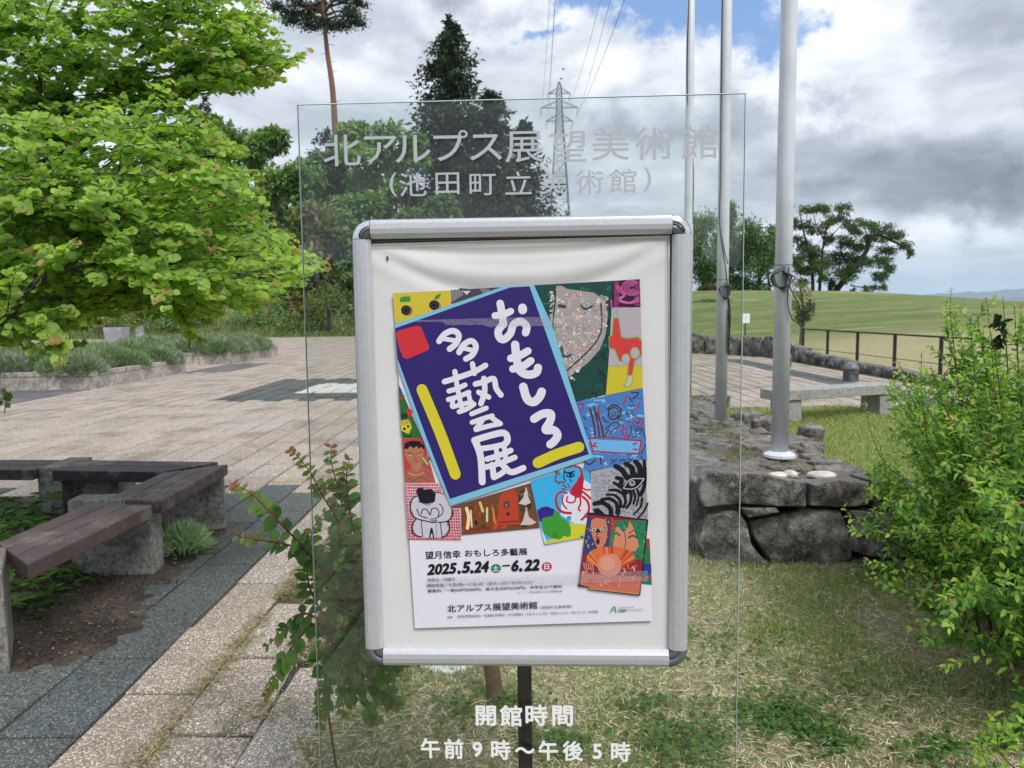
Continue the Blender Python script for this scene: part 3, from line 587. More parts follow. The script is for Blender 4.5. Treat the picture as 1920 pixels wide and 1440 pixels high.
for L, w_, cc in [([(330, 420), (345, 360), (390, 330), (440, 345)], 4, 'b8303c'), ([(335, 430), (350, 490), (400, 535), (480, 545)], 5, 'b83038'), ([(395, 380), (402, 450), (440, 500)], 3, 'c6273c'), ([(450, 380), (440, 420), (470, 440), (520, 430), (530, 380)], 3, 'b8303c'), ([(570, 370), (580, 440), (560, 500), (575, 520)], 3.5, 'c6273c'), ([(600, 380), (650, 430), (665, 500), (640, 560), (590, 610)], 4.5, 'c6273c'), ([(600, 330), (650, 370), (680, 400)], 4, 'c6273c'),
    ([(590, 280), (630, 310), (680, 310)], 3, 'c6273c'), ([(520, 75), (570, 90), (585, 130)], 4, 'b03a44'), ([(420, 90), (500, 70)], 3, '8f3a40'), ([(330, 130), (340, 160), (325, 215), (370, 250)], 3, '7a4a50'), ([(370, 230), (420, 240)], 3, '7a4a50'), ([(400, 260), (440, 290)], 2.4, '7a3038'), ([(390, 300), (430, 310)], 2.4, '7a3038'), ([(450, 250), (470, 290)], 2, '7a3038'), ([(350, 120), (370, 160)], 2.4, '7a4a50'),
    ([(420, 115), (412, 190), (430, 220)], 2, '16202a'), ([(415, 130), (460, 140), (520, 125)], 2.2, '16202a'), ([(440, 170), (465, 145), (505, 150), (515, 170), (480, 185), (445, 180)], 2, '16202a'), ([(470, 205), (490, 230)], 1.6, '16202a')]: items.append(('s', cc, mp(c8, L), w_))
items += [('c', '16202a', c8(480, 165), 3, 2.6)] + [('s', '8f1c30', mp(c8, [(500+i*10, 340-i*30), (590+i*2, 345-i*26)]), .9) for i in range(6)]
art('scorpion_picture', items, poster, .0036)
art('red_pattern_picture', [('p', 'b04a60', mp(c8, [(600, 130), (740, 100), (740, 330), (680, 400), (660, 260)])), ('p', 'd08aa0', mp(c8, [(650, 150), (700, 140), (705, 190), (655, 200)])), ('s', '5a1c30', mp(c8, [(650, 225), (700, 215)]), 3), ('s', '7a2438', mp(c8, [(660, 260), (700, 250)]), 4)], poster)
items = [('p', 'a8a8ae', mp(c8, [(680, 130), (940, 75), (1225, 5), (1258, 600), (1000, 610), (690, 560)]))]
for i in range(34):
    for j in range(26):
        x = 705+i*16.5; y = 140+j*18+rs.uniform(-2, 2)-(i*3.2 if j < 4 else 0)
        if x < 1245 and y > 150-(x-690)*.22 and rs.random() < .7: items.append(('p', rs.choice(['6c6c74', '85858c', 'c4c4ca', '55555d']), mp(c8, [(x, y), (x+rs.uniform(6, 12), y), (x+rs.uniform(6, 12), y+10), (x, y+9)])))
ZB = '1a1c24'
for L, w_ in [([(930, 75), (990, 110), (1040, 180), (1060, 190)], (9, 12)), ([(1030, 50), (1090, 90), (1110, 160), (1170, 180)], (8, 14)), ([(1130, 30), (1170, 80), (1180, 150)], (9, 12)), ([(1215, 20), (1225, 150), (1215, 280), (1180, 360)], (6, 8)), ([(940, 190), (990, 210), (975, 270)], (7, 10)), ([(910, 240), (960, 265), (1000, 290), (1030, 340)], (5, 9)),
    ([(870, 315), (940, 315), (1010, 360), (1030, 430), (1010, 480)], (5, 6)), ([(840, 360), (920, 365), (975, 420), (980, 480)], (4, 6)), ([(790, 410), (870, 400), (940, 450), (945, 540)], (6, 7)), ([(720, 450), (790, 440), (860, 475), (885, 530), (880, 585)], (8, 9)), ([(1060, 310), (1085, 360), (1075, 440), (1040, 490)], (6, 5)), ([(1105, 320), (1125, 380), (1110, 450)], (5, 4)),
    ([(1150, 310), (1160, 380), (1140, 470)], (4, 3)), ([(1195, 400), (1180, 480), (1110, 560)], (5, 3)), ([(1250, 450), (1210, 530), (1150, 600)], (4, 3)), ([(960, 480), (970, 530), (940, 590)], (3, 4)), ([(1010, 280), (1080, 215), (1190, 200)], (5, 3)), ([(1000, 290), (1090, 310), (1160, 280), (1215, 210)], (4, 3))]: items.append(('s', ZB, mp(c8, L), list(w_)))
items += [('p', ZB, mp(c8, [(705, 500), (760, 495), (820, 550), (845, 595), (790, 575), (720, 550)])), ('p', ZB, mp(c8, [(1010, 285), (1060, 215), (1110, 195), (1200, 205), (1170, 265), (1110, 300), (1050, 300)])), ('s', 'b9b9c2', mp(c8, [(1010, 290), (1060, 220), (1110, 200), (1210, 200)]), 1.8), ('s', 'b9b9c2', mp(c8, [(1010, 296), (1080, 305), (1150, 280), (1215, 205)]), 1.8), ('c', 'a2a2aa', c8(1095, 245), 6, 5.6), ('c', ZB, c8(1095, 240), 2.2, 2.4)]
art('zebra_picture', items, poster, .0039, step=1e-6)
art('red_green_picture', [('p', '2c7a4c', mp(c8, [(1180, 800), (1268, 800), (1292, 1262), (1195, 1250)])), ('p', 'b8323e', mp(c8, [(1235, 800), (1268, 800), (1278, 960)])), ('p', '2c3f8a', mp(c8, [(1205, 1050), (1285, 1050), (1288, 1150), (1200, 1190)])), ('s', 'c8353c', mp(c8, [(1200, 1205), (1280, 1180)]), 4)], poster, .0021)
items = [('p', '23202c', mp(c8, [(655, 535), (1258, 610), (1175, 1372), (655, 1310), (660, 1290), (555, 1278)])), ('p', '8a2c38', mp(c8, [(660, 560), (1240, 620), (1185, 1180), (1170, 1180), (570, 1180), (640, 700)])), ('p', 'c9705c', mp(c8, [(600, 1150), (1190, 1180), (1165, 1362), (660, 1305), (665, 1285), (572, 1262)])), ('p', '33407e', mp(c8, [(655, 590), (870, 600), (860, 880), (720, 960), (610, 950)])), ('p', '2f7f55', mp(c8, [(890, 620), (1240, 620), (1200, 1000), (1060, 1010), (870, 880)]))]
for _ in range(120):
    x, y = rs.uniform(890, 1225), rs.uniform(620, 1000); items.append(('s', rs.choice(['3f9a62', '276b4c', '4aa866', '2a5f7a', '225a44']), mp(c8, [(x, y), (x+rs.uniform(-20, 20), y+rs.uniform(10, 35))]), rs.uniform(1, 2.6)))
for _ in range(90):
    x, y = rs.uniform(635, 860), rs.uniform(590, 960)
    if x > 640+max(0, (700-y))*.1: items.append(('s', rs.choice(['2a3570', '9aa04a', '1c2440', 'c9c27a', '3f4f9c', '5a2c4c']), mp(c8, [(x, y), (x+rs.uniform(-14, 14), y+rs.uniform(5, 25))]), rs.uniform(.8, 2)))
items += [('p', 'cf7f63', mp(c8, [(690, 610), (740, 590), (830, 610), (850, 700), (835, 830), (790, 905), (745, 890), (705, 800), (675, 700)])), ('p', 'd8896a', mp(c8, [(930, 690), (960, 680), (1010, 740), (1050, 690), (1070, 620), (1110, 700), (1160, 850), (1140, 920), (1080, 930), (1055, 1010), (1000, 1035), (945, 1000), (905, 870)])),
    ('p', '23283f', mp(c8, [(680, 690), (760, 705), (825, 685), (822, 730), (760, 740), (690, 735)])), ('c', 'c8ccb0', c8(712, 712), 4.6, 3.6), ('c', 'c8ccb0', c8(795, 710), 4.6, 3.6), ('c', '22263a', c8(712, 712), 2, 2), ('c', '22263a', c8(795, 710), 2, 2), ('c', '4f1c28', c8(752, 828), 3.6, 6), ('s', '5a3038', mp(c8, [(755, 740), (735, 785), (775, 785)]), 1.6),
    ('s', '2c7a4c', mp(c8, [(915, 755), (945, 745), (970, 770)]), 4), ('s', '2c6a4c', mp(c8, [(1060, 790), (1100, 770), (1150, 790)]), 4), ('s', '2c6a4c', mp(c8, [(1020, 740), (1030, 850), (1000, 920)]), 1.8), ('c', '7a1c2c', c8(992, 955), 6.4, 3.4), ('s', '3c2c2c', mp(c8, [(1060, 750), (1110, 715)]), 1.6), ('s', 'c8353c', mp(c8, [(890, 600), (915, 640), (890, 700)]), 5)]
for k in range(26):
    t = k/25*math.pi; x = 880-230*math.cos(t); y = 1020-130*math.sin(t)**.7
    items.append(('s', rs.choice(['d8703c', 'cf5a34', 'e0884a', 'b84434']), mp(c8, [(x, y), (880-(120*math.cos(t)), 1075-40*math.sin(t))]), 5))
items += [('c', 'd58a74', c8(868, 1065), 23, 22), ('c', 'dd9a86', c8(850, 1050), 14, 13)]
for _ in range(50):
    x, y = rs.uniform(600, 1165), rs.uniform(1060, 1270)
    if abs(x-868) > 120 or y > 1190: items.append(('s', rs.choice(['d88a78', 'c9604c', 'e09a80', 'b84a48', 'd8765a']), mp(c8, [(x, y), (x+rs.uniform(-15, 15), y+rs.uniform(8, 40))]), rs.uniform(1.5, 4)))
items += [('s', 'd8a0a0', mp(c8, [(610+i*22, 1040+i*4), (620+i*22, 1100+i*5)]), 1.6) for i in range(5)] + [('s', 'c9a06a', mp(c8, [(665, 1300), (900, 1325), (1160, 1352)]), 1.6)]
art('two_faces_picture', items, poster, .0048, step=1.5e-6)
# the tilted title card
purple = [('p', '7fc0dc', Y5([(36, 286), (690, 60), (730, 55), (889, 50), (1000, 300), (1250, 1108), (375, 1402), (205, 990), (52, 545)])), ('p', '33266e', Y5([(36, 312), (740, 62), (860, 55), (1225, 1085), (372, 1360), (230, 990), (50, 500)]))]
purple += [('p', 'd0343c', Y5([(40, 345), (60, 325), (172, 296), (196, 306), (246, 430), (240, 446), (110, 502), (85, 492), (62, 440)]))]
purple += [('s', '1c1840', Y5([(200, 688), (310, 950), (405, 1210)]), 23), ('s', 'd8cc33', Y5([(200, 688), (310, 950), (405, 1208)]), 20.5), ('s', '1c1840', Y5([(912, 1138), (1030, 1085), (1163, 1042)]), 23), ('s', 'd8cc33', Y5([(912, 1138), (1030, 1085), (1163, 1042)]), 20.5)]
W1 = [([(680, 160), (690, 215), (700, 290)], 11.5), ([(648, 235), (700, 228), (745, 208)], 10.5), ([(700, 285), (668, 330), (678, 372), (705, 380), (742, 345), (762, 290), (805, 270), (842, 300), (836, 340)], 11.5), ([(817, 188), (818, 200)], 13.5),
    ([(772, 413), (780, 490), (800, 570), (850, 597), (900, 585), (912, 555)], 12.5), ([(745, 497), (800, 480), (850, 452)], 11.5), ([(758, 562), (815, 548), (868, 512)], 11.5), ([(822, 672), (845, 745), (885, 765), (920, 735), (935, 702)], 13),
    ([(888, 868), (940, 838), (990, 838), (985, 885), (958, 935), (1010, 938), (1032, 970), (1012, 1005), (988, 1025)], 12.5),
    ([(305, 392), (340, 348), (392, 328), (426, 355), (410, 405), (370, 440)], 9), ([(338, 378), (404, 388)], 7), ([(428, 460), (458, 412), (505, 390), (531, 425), (510, 475), (470, 500)], 9), ([(452, 434), (512, 448)], 7),
    ([(338, 640), (400, 622), (470, 598), (530, 575), (590, 540)], 8.5), ([(402, 578), (412, 630)], 8), ([(510, 530), (522, 590)], 8),
    ([(365, 698), (415, 683), (465, 660)], 7.5), ([(413, 650), (430, 740), (445, 800)], 7.5), ([(362, 750), (425, 732), (488, 705)], 7.5), ([(385, 790), (390, 750)], 7), ([(388, 795), (450, 778), (505, 765)], 7), ([(428, 825), (480, 805), (520, 778)], 7.5), ([(485, 715), (500, 770)], 7),
    ([(528, 655), (585, 640), (640, 622), (655, 680), (685, 722)], 8.5), ([(580, 620), (585, 700), (562, 775)], 8.5), ([(548, 705), (610, 735)], 8), ([(505, 838), (550, 820), (595, 802)], 7.5), ([(508, 890), (570, 868), (632, 850)], 7.5), ([(570, 880), (530, 930)], 7.5), ([(532, 935), (600, 915), (682, 898)], 7.5), ([(628, 862), (678, 895)], 7.5),
    ([(522, 1000), (620, 970), (705, 955), (725, 1000), (700, 1030)], 10), ([(525, 1000), (560, 1100), (570, 1255)], 10.5), ([(560, 1052), (640, 1040), (715, 1022)], 8.5), ([(600, 1115), (680, 1090), (745, 1062)], 8.5), ([(655, 1050), (668, 1140)], 7.5), ([(705, 1040), (715, 1120)], 7.5), ([(590, 1165), (680, 1140), (770, 1105)], 8.5), ([(632, 1150), (640, 1225)], 9), ([(642, 1228), (685, 1205), (722, 1175)], 8.5), ([(690, 1145), (745, 1195), (822, 1170)], 9.5)]
purple += [('s', '1c1840', Y5(L), w_*1.24+1.8) for L, w_ in W1] + [('s', 'e4e2ee', Y5(L), w_*1.24) for L, w_ in W1]
art('title_card', purple, poster, .0050)
T7 = lambda s, a, b, h, col='26262c', sh=0, bo=0.006: ('t', col, s, c7(*a), c7(*b), h/5.818, sh, bo)
txt = [T7('望月信幸', (105, 282), (488, 268), 88, bo=.02), T7('おもしろ多藝展', (535, 258), (1215, 238), 82, bo=.02),
    T7('2025', (125, 452), (425, 435), 115, '1c1c22', .25, .05), T7('.', (460, 436), (482, 435), 24, '1c1c22', 0, .05), T7('5', (505, 430), (575, 426), 118, '1c1c22', .25, .05), T7('.', (598, 430), (620, 430), 24, '1c1c22', 0, .05), T7('24', (635, 425), (780, 418), 118, '1c1c22', .25, .05),
    ('c', '2f7f56', c7(872, 382), 9.4, 8.2), T7('土', (840, 412), (905, 410), 60, 'e8ece8', 0, .02), ('s', '1c1c22', [c7(945, 354), c7(1020, 350)], 2.6), T7('6', (1040, 412), (1108, 408), 118, '1c1c22', .25, .05), T7('.', (1132, 410), (1154, 409), 24, '1c1c22', 0, .05), T7('22', (1185, 405), (1335, 398), 118, '1c1c22', .25, .05),
    ('c', 'b82f4c', c7(1427, 362), 9.4, 8.2), T7('日', (1402, 394), (1452, 392), 62, 'f0e8ec', 0, .02),
    T7('休館日／月曜日', (125, 528), (420, 518), 40), T7('開館時間／午前9時～', (125, 590), (560, 574), 40, '3c3c44'), T7('午後5時（最終入館午後4時30分）', (568, 574), (1280, 548), 40, '8a8a96'), T7('観覧料／一般600円(500円)、高大生450円(350円)、中学生以下無料', (130, 652), (1595, 600), 42),
    T7('※（　）内は20名以上の団体料金', (1112, 658), (1598, 642), 30, '77777f', 0, 0), T7('北アルプス展望美術館', (345, 860), (1325, 822), 84, '23232c', 0, .012), T7('［池田町立美術館］', (1352, 826), (1700, 812), 36, '4c4c54', 0, 0),
    ('t', '5c5c66', '後援', (839, 1159.5), (849, 1159), 5, 0, 0), ('t', '5c5c66', '池田町教育委員会／信濃毎日新聞社／中日新聞社／大糸タイムス社／市民タイムス／MGプレス／FM長野', (857, 1158.5), (1122, 1149.5), 5.6, 0, 0),
    ('s', '2f8f6a', [(1144.5, 1148), (1152, 1137), (1155, 1148)], 1.7), ('s', '2f8f6a', [(1147, 1144.5), (1153, 1144)], 1.0), ('t', '2f8f6a', '安曇野アートライン', (1159, 1148), (1205.5, 1146), 6, 0, .01), ('t', '2f8f6a', 'AZUMINO ART LINE', (1159, 1141), (1188, 1139.5), 2.6, 0, 0)]
art('printed_lines', txt, poster)
# strips of clear tape over the print
def m_tape():
    m = bpy.data.materials.new('clear_tape'); m.use_nodes = True; t = m.node_tree; t.nodes.clear(); G = NG(t); p = gpos(G)
    a = G.n('ShaderNodeBsdfTransparent'); b = G.n('ShaderNodeBsdfPrincipled'); b.inputs['Base Color'].default_value = (.62, .6, .68, 1); b.inputs['Roughness'].default_value = .3
    mx = G.n('ShaderNodeMixShader'); G.set(mx.inputs[0], G.ramp(G.noise(p, 900, 2, .8), [(.42, .06), (.62, .42)]))
    t.links.new(a.outputs[0], mx.inputs[1]); t.links.new(b.outputs[0], mx.inputs[2]); o = G.n('ShaderNodeOutputMaterial'); t.links.new(mx.outputs[0], o.inputs[0]); return m
TAPE = m_tape()
jg = random.Random(2)
def tape(P, lab):
    V = [PL(x, y, .0068) for x, y in P]; o = ob('tape_strip', V, [tuple(range(len(V)))], TAPE); tag(o, lab, 'tape', 'clear tape on the poster'); return o
up_ = [(770+i*6, 600.5-i*.16+jg.uniform(-.5, .5)) for i in range(61)]; lo_ = [(770+i*6, 604 - i*.1 + (0 if i < 11 else (7 if i < 24 else 12)) + jg.uniform(-1.2, 1.2)) for i in range(61)]
tape(up_ + lo_[::-1], 'sparkling clear tape strip with torn edge across the top of the purple title card')
tape([(800, 1082), (1215, 1070), (1215, 1090), (800, 1102)][::1], 'faint clear tape strip across the small print low on the poster')
# ------------------------------------------------------------ ground
PX, PY = .315, .612; X0, Y0 = -1.578, 2.868-.612*6
def smooth(a, b, x):
    t = max(0.0, min(1.0, (x-a)/(b-a))); return t*t*(3-2*t)
def interp(x, xs, ys): return float(np.interp(x, xs, ys))
def crest(x): return interp(x, [-400, -80, -50, -20, 0, 18, 29, 40, 45, 51, 60, 90, 400], [9, 7, 5.0, 3.6, 3.4, 3.45, 3.15, 2.1, 1.2, .1, -1.5, -6, -30])
def hill(x, y):
    """height of the grass mound behind the low wall, and of the bank on the left"""
    n = mnoise.noise(Vector((x*.09, y*.09, 0)))*.35
    if x > -3:
        e = 24 if x < 8.3 else max(9, 24-(x-8.3)*1.2)
        s = smooth(e, 78, y); z = .12*smooth(e-2, e+3, y) + (crest(x)-.12)*s**.85 + n*s
        if x > 8.3: z = max(z, .0) if y < 40 else z
        z -= smooth(80, 200, y)*(3+abs(crest(x)))*1.2
        return z
    s = smooth(50.5, 70, y); return s*(4.5 + .02*abs(x)) + n*s*2
V, F = [], []
xs = [-600, -300, -150, -100] + [x for x in range(-80, -2, 3)] + [-2, 0, 2, 4, 6, 8, 8.3, 9, 10, 11, 12, 13, 14, 16] + list(range(18, 90, 3)) + [110, 160, 300, 700]
ys = [-60, -20, -5, 0, 4, 8, 10, 12, 14, 16, 18, 20, 22, 24] + list(range(26, 60, 2)) + list(range(60, 120, 3)) + [130, 150, 180, 220, 300, 500, 900, 2000, 5000, 14000]
for y in ys:
    for x in xs: xx = x*(1 if y < 300 else y/300); V.append((xx, y, (hill(x, y) if y > 9 else 0) - .055 - (smooth(220, 900, y)*14)))
n = len(xs)
F = [(j*n+i, j*n+i+1, (j+1)*n+i+1, (j+1)*n+i) for j in range(len(ys)-1) for i in range(n-1)]
def m_meadow():
    m, G, b = M('meadow_grass', (.1, .14, .04), .95, 0, .15); p = gpos(G); s = G.n('ShaderNodeSeparateXYZ'); G.set(s.inputs[0], p)
    sx = G.vm('MULTIPLY', p, (.55, 1.0, 1))
    a = G.noise(sx, .22, 7, .65); c = G.noise(sx, 1.6, 8, .7); f = G.noise(p, 9, 6, .7)
    gr = G.mix(G.rng(c, .35, .65), (.13, .175, .058, 1), (.215, .26, .095, 1))
    gr = G.mix(G.m('MULTIPLY', G.rng(a, .47, .6), .8), gr, (.31, .31, .14, 1))
    gr = G.mix(G.m('MULTIPLY', G.rng(f, .62, .72), .4), gr, (.45, .46, .33, 1))
    mow = G.noise(G.vm('MULTIPLY', p, (.10, 1, 1)), .55, 5, .65); gr = G.mix(G.m('MULTIPLY', G.rng(mow, .44, .6), .5), gr, (.10, .15, .05, 1)); gr = G.mix(G.m('MULTIPLY', G.rng(mow, .62, .7), .6), gr, (.40, .41, .25, 1))
    dry = G.mix(G.rng(f, .35, .65), (.46, .41, .24, 1), (.33, .31, .16, 1))
    near = G.m('MULTIPLY', G.rng(G.m('ADD', s.outputs[1], G.m('MULTIPLY', a, 10)), 36, 29), G.rng(s.outputs[0], -3, 0))
    G.set(b.inputs['Base Color'], G.mix(near, gr, dry)); bump(G, b, G.m('ADD', c, f), .8, .15); return m
MEADOW = m_meadow()
terrain = ob('terrain', V, F, MEADOW, smooth=True, kind='structure')

def sheet(name, poly, z, mat, kind='structure'):
    return ob(name, [(p[0], p[1], z) for p in poly], [tuple(range(len(poly)))], mat, kind=kind)
LX0, LY1 = -.64, 11.2
plaza = sheet('plaza', [(-60, -6), (LX0, -6), (LX0, LY1), (8.15, LY1), (8.15, 23.6), (5, 25.3), (-2.6, 26), (-2.6, 50.6), (-60, 50.6)], -.016, JOINT)
# paving slabs: running bond along Y
def zone(x, y):
    """0 not paved, 1 pale, 2 dark, 3 charcoal"""
    if x > LX0 and y < LY1: return 0
    if x > 8.0: return 0
    if y > 23.6 and x > 5-(y-25.3)*1.5 and x > -2.6: return 0
    if y > 26 and x > -2.6: return 0
    if y < -.6 and x > LX0: return 0
    if -8.2 < x < -2.2 and -3 < y < 5.70: return 0            # planting bed inside the benches
    if x < -8.85 and 15.7 < y < 20.0: return 0
    if x < -8.9 and 23.5 < y < 28.0: return 0
    if -8.9 < x < -1.58 and -3.6 < y < 6.32: return 2
    if -5.4 < x < -1.0 and 13.2 < y < 17.4:
        if -4.15 < x < -2.0 and 14.2 < y < 16.1: return 4
        return 2
    if 6.24 < x < 6.9 and 11 < y < 22.6: return 2
    if x < -8.8 and 12.6 < y < 15.7: return 3
    if -8.9 < x < -7.6 and 19.9 < y < 23.5: return 3
    return 1
pal = {1: (.57, .505, .435), 2: (.15, .172, .172), 3: (.22, .22, .23), 4: (.62, .60, .52)}
slabs = []
ic = range(int((-42-X0)/PX), int((8.2-X0)/PX)+1)
for i in ic:
    cx = X0 + (i+.5)*PX
    for j in range(-9, 90):
        cy = Y0 + (j+.5+(.5 if i % 2 else 0))*PY
        if cy > 50.4 or cy < -5.6: continue
        if abs(cx) > max(3.5, cy*.72+1.6): continue
        zc = zone(cx, cy)
        if zc: slabs.append((cx, cy, zc))
slabs.sort(key=lambda s: math.hypot(s[0], s[1]) if s[1] > 1.6 and s[0] > -s[1]*.74-.3 else 99)
rp = random.Random(5)
def slab_col(zc):
    b = pal[zc]; k = rp.uniform(.90, 1.07); r = rp.uniform(-.03, .03)
    return (b[0]*k*(1+r), b[1]*k, b[2]*k*(1-r))
def slab_geo(hx, hy, fine=True):
    if fine:
        rings = [(1, -.05), (1, -.006), (.0, .0)]
        V = []
        for ins, z in ((0, -.05), (0, -.007), (.004, -.002), (.012, 0)):
            V += [(-hx+ins, -hy+ins, z), (hx-ins, -hy+ins, z), (hx-ins, hy-ins, z), (-hx+ins, hy-ins, z)]
        F = [(k*4+i, k*4+(i+1) % 4, k*4+4+(i+1) % 4, k*4+4+i) for k in range(3) for i in range(4)] + [(12, 13, 14, 15)]
    else:
        V = [(-hx, -hy, -.03), (hx, -hy, -.03), (hx, hy, -.03), (-hx, hy, -.03)] + [(-hx+.006, -hy+.006, 0), (hx-.006, -hy+.006, 0), (hx-.006, hy-.006, 0), (-hx+.006, hy-.006, 0)]
        F = [(i, (i+1) % 4, 4+(i+1) % 4, 4+i) for i in range(4)] + [(4, 5, 6, 7)]
    return V, F
HX, HY = PX/2-.0068, PY/2-.0065
vars_ = {}
for zc in pal:
    for k in range(7 if zc < 3 else 2):
        V, F = slab_geo(HX-rp.uniform(0, .002), HY-rp.uniform(0, .003)); me = me_from('paver', V, F, [slab_col(zc)]*len(V)); me.materials.append(AGG); vars_.setdefault(zc, []).append(me)
for k, (cx, cy, zc) in enumerate(slabs[:300]):
    heave = .020*smooth(-1.9, -1.0, cx) if cy < 9 and cx > -1.9 else .002
    inst('paver', rp.choice(vars_[zc]), plaza, (cx, cy, rp.uniform(-heave, heave*.4)), (rp.gauss(0, .004+heave*.7), rp.gauss(0, .004+heave), rp.gauss(0, .002+heave*.6)))
mb = MB()
for cx, cy, zc in slabs[300:]:
    V, F = slab_geo(HX-.003-cy*.00012-rp.uniform(0, .001), HY-.002-rp.uniform(0, .002), False); zo = rp.uniform(-.003, .002); a, b = rp.gauss(0, .006), rp.gauss(0, .006)
    mb.add([(v[0]+cx, v[1]+cy, v[2]+zo+v[0]*a+v[1]*b) for v in V], F, slab_col(zc))
mb.build('far_pavers', AGG, plaza, kind='stuff')
mb = MB()
for i in range(34): 
    y = 14.35+ (i//6)*.3; x = -4.0+(i % 6)*.34+rp.uniform(-.03, .03)
    if y < 16: mb.box((x, y, .006), (.155, .13, .006))
tag(bevel(mb.build('manhole_cover', WHITESTONE), .003), 'pale chequered stone cover set in the dark paving square beyond the benches', 'cover', kind=None)

# lawn between plaza and stone platform
def blob_edge(poly, amp, seed, step=.12):
    out = []; r = random.Random(seed)
    for a, b in zip(poly, poly[1:]+poly[:1]):
        L = math.hypot(b[0]-a[0], b[1]-a[1]); k = max(1, int(L/step)) if L < 40 else 1
        for i in range(k):
            t = i/k; x, y = a[0]+(b[0]-a[0])*t, a[1]+(b[1]-a[1])*t
            out.append((x+mnoise.noise(Vector((x*2.3, y*2.3, seed)))*amp, y+mnoise.noise(Vector((y*2.3, x*2.3, seed+9)))*amp))
    return out
def grid_ground(name, inside, x0, x1, y0, y1, st, zf, mat, par=None, kind='structure'):
    nx, ny = int((x1-x0)/st)+1, int((y1-y0)/st)+1; V = [(x0+i*st, y0+j*st, zf(x0+i*st, y0+j*st)) for j in range(ny) for i in range(nx)]
    F = [(j*nx+i, j*nx+i+1, (j+1)*nx+i+1, (j+1)*nx+i) for j in range(ny-1) for i in range(nx-1) if inside(x0+(i+.5)*st, y0+(j+.5)*st)]
    return ob(name, V, F, mat, par, smooth=True, kind=kind)
def lawn_edge(y): return LX0 - .17 + .22*mnoise.noise(Vector((y*1.6, 3, 0))) + .07*mnoise.noise(Vector((y*5, 7, 0)))
def lawn_z(x, y):
    d = x-lawn_edge(y); d2 = LY1+.15*mnoise.noise(Vector((x, 2, 0)))-y
    return -.03 + .055*smooth(-.12, .22, d)*smooth(-.1, .3, d2) + .02*mnoise.noise(Vector((x*2, y*2, 1))) + .008*mnoise.noise(Vector((x*9, y*9, 1)))
def m_lawn():
    m, G, b = M('lawn_turf', (.2, .2, .1), .95, 0, .15); p = gpos(G); s = G.n('ShaderNodeSeparateXYZ'); G.set(s.inputs[0], p)
    a = G.noise(p, 1.1, 7, .65); c = G.noise(p, 30, 8, .7); f = G.noise(p, 110, 6, .75)
    dry = G.mix(G.rng(c, .36, .62), (.60, .53, .38, 1), (.36, .30, .21, 1)); dry = G.mix(G.m('MULTIPLY', G.rng(f, .52, .66), .6), dry, (.66, .60, .44, 1))
    grn = G.mix(G.rng(c, .4, .6), (.20, .255, .075, 1), (.31, .35, .13, 1))
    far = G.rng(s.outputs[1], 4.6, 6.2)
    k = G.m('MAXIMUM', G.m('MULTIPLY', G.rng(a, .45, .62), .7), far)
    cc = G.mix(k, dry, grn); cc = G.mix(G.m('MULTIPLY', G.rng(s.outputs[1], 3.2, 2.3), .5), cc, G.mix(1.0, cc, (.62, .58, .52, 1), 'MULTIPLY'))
    G.set(b.inputs['Base Color'], cc); bump(G, b, G.m('ADD', c, f), 1.0, .02); return m
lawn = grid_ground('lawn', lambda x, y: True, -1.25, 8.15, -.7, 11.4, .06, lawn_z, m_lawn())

ob('added_dark_ground', [(LX0, -6.6, .0), (11, -6.6, .0), (11, -.66, .0), (LX0, -.66, .0)], [(0, 1, 2, 3)], m_var('dark_ground_fill', (.04, .04, .042), (.065, .065, .065), 30, .9, 0, .3), kind='structure')  # unseen dark ground added behind the viewer to darken the glass reflection
# planting bed inside the benches, and mulch spilling out over the slabs
def bed_z(x, y): return .003*0 - .004 + .07*smooth(0, .5, -2.3-x) + .05*smooth(0, .6, -2.55-x) + .02*mnoise.noise(Vector((x*3, y*3, 0)))*smooth(0, .4, -2.2-x)
grid_ground('planting_bed', lambda x, y: True, -8.3, -2.14, -3, 5.78, .1, bed_z, SOIL)
def spill(x, y):
    """thickness of soil washed over the dark slabs east of the bed"""
    e = -1.90 + .22*mnoise.noise(Vector((y*1.3, 5, 0))) - .5*smooth(3.2, 2.75, y) - .25*smooth(4.9, 5.6, y) + .07*mnoise.noise(Vector((x*9, y*9, 4)))
    return .012*smooth(.04, -.25, x-e) - .008
grid_ground('spilled_soil', lambda x, y: spill(x, y) > -.006, -2.35, -1.4, 2.3, 5.8, .025, lambda x, y: spill(x, y)+.004+.006*mnoise.noise(Vector((x*14, y*14, 2))), SOIL)

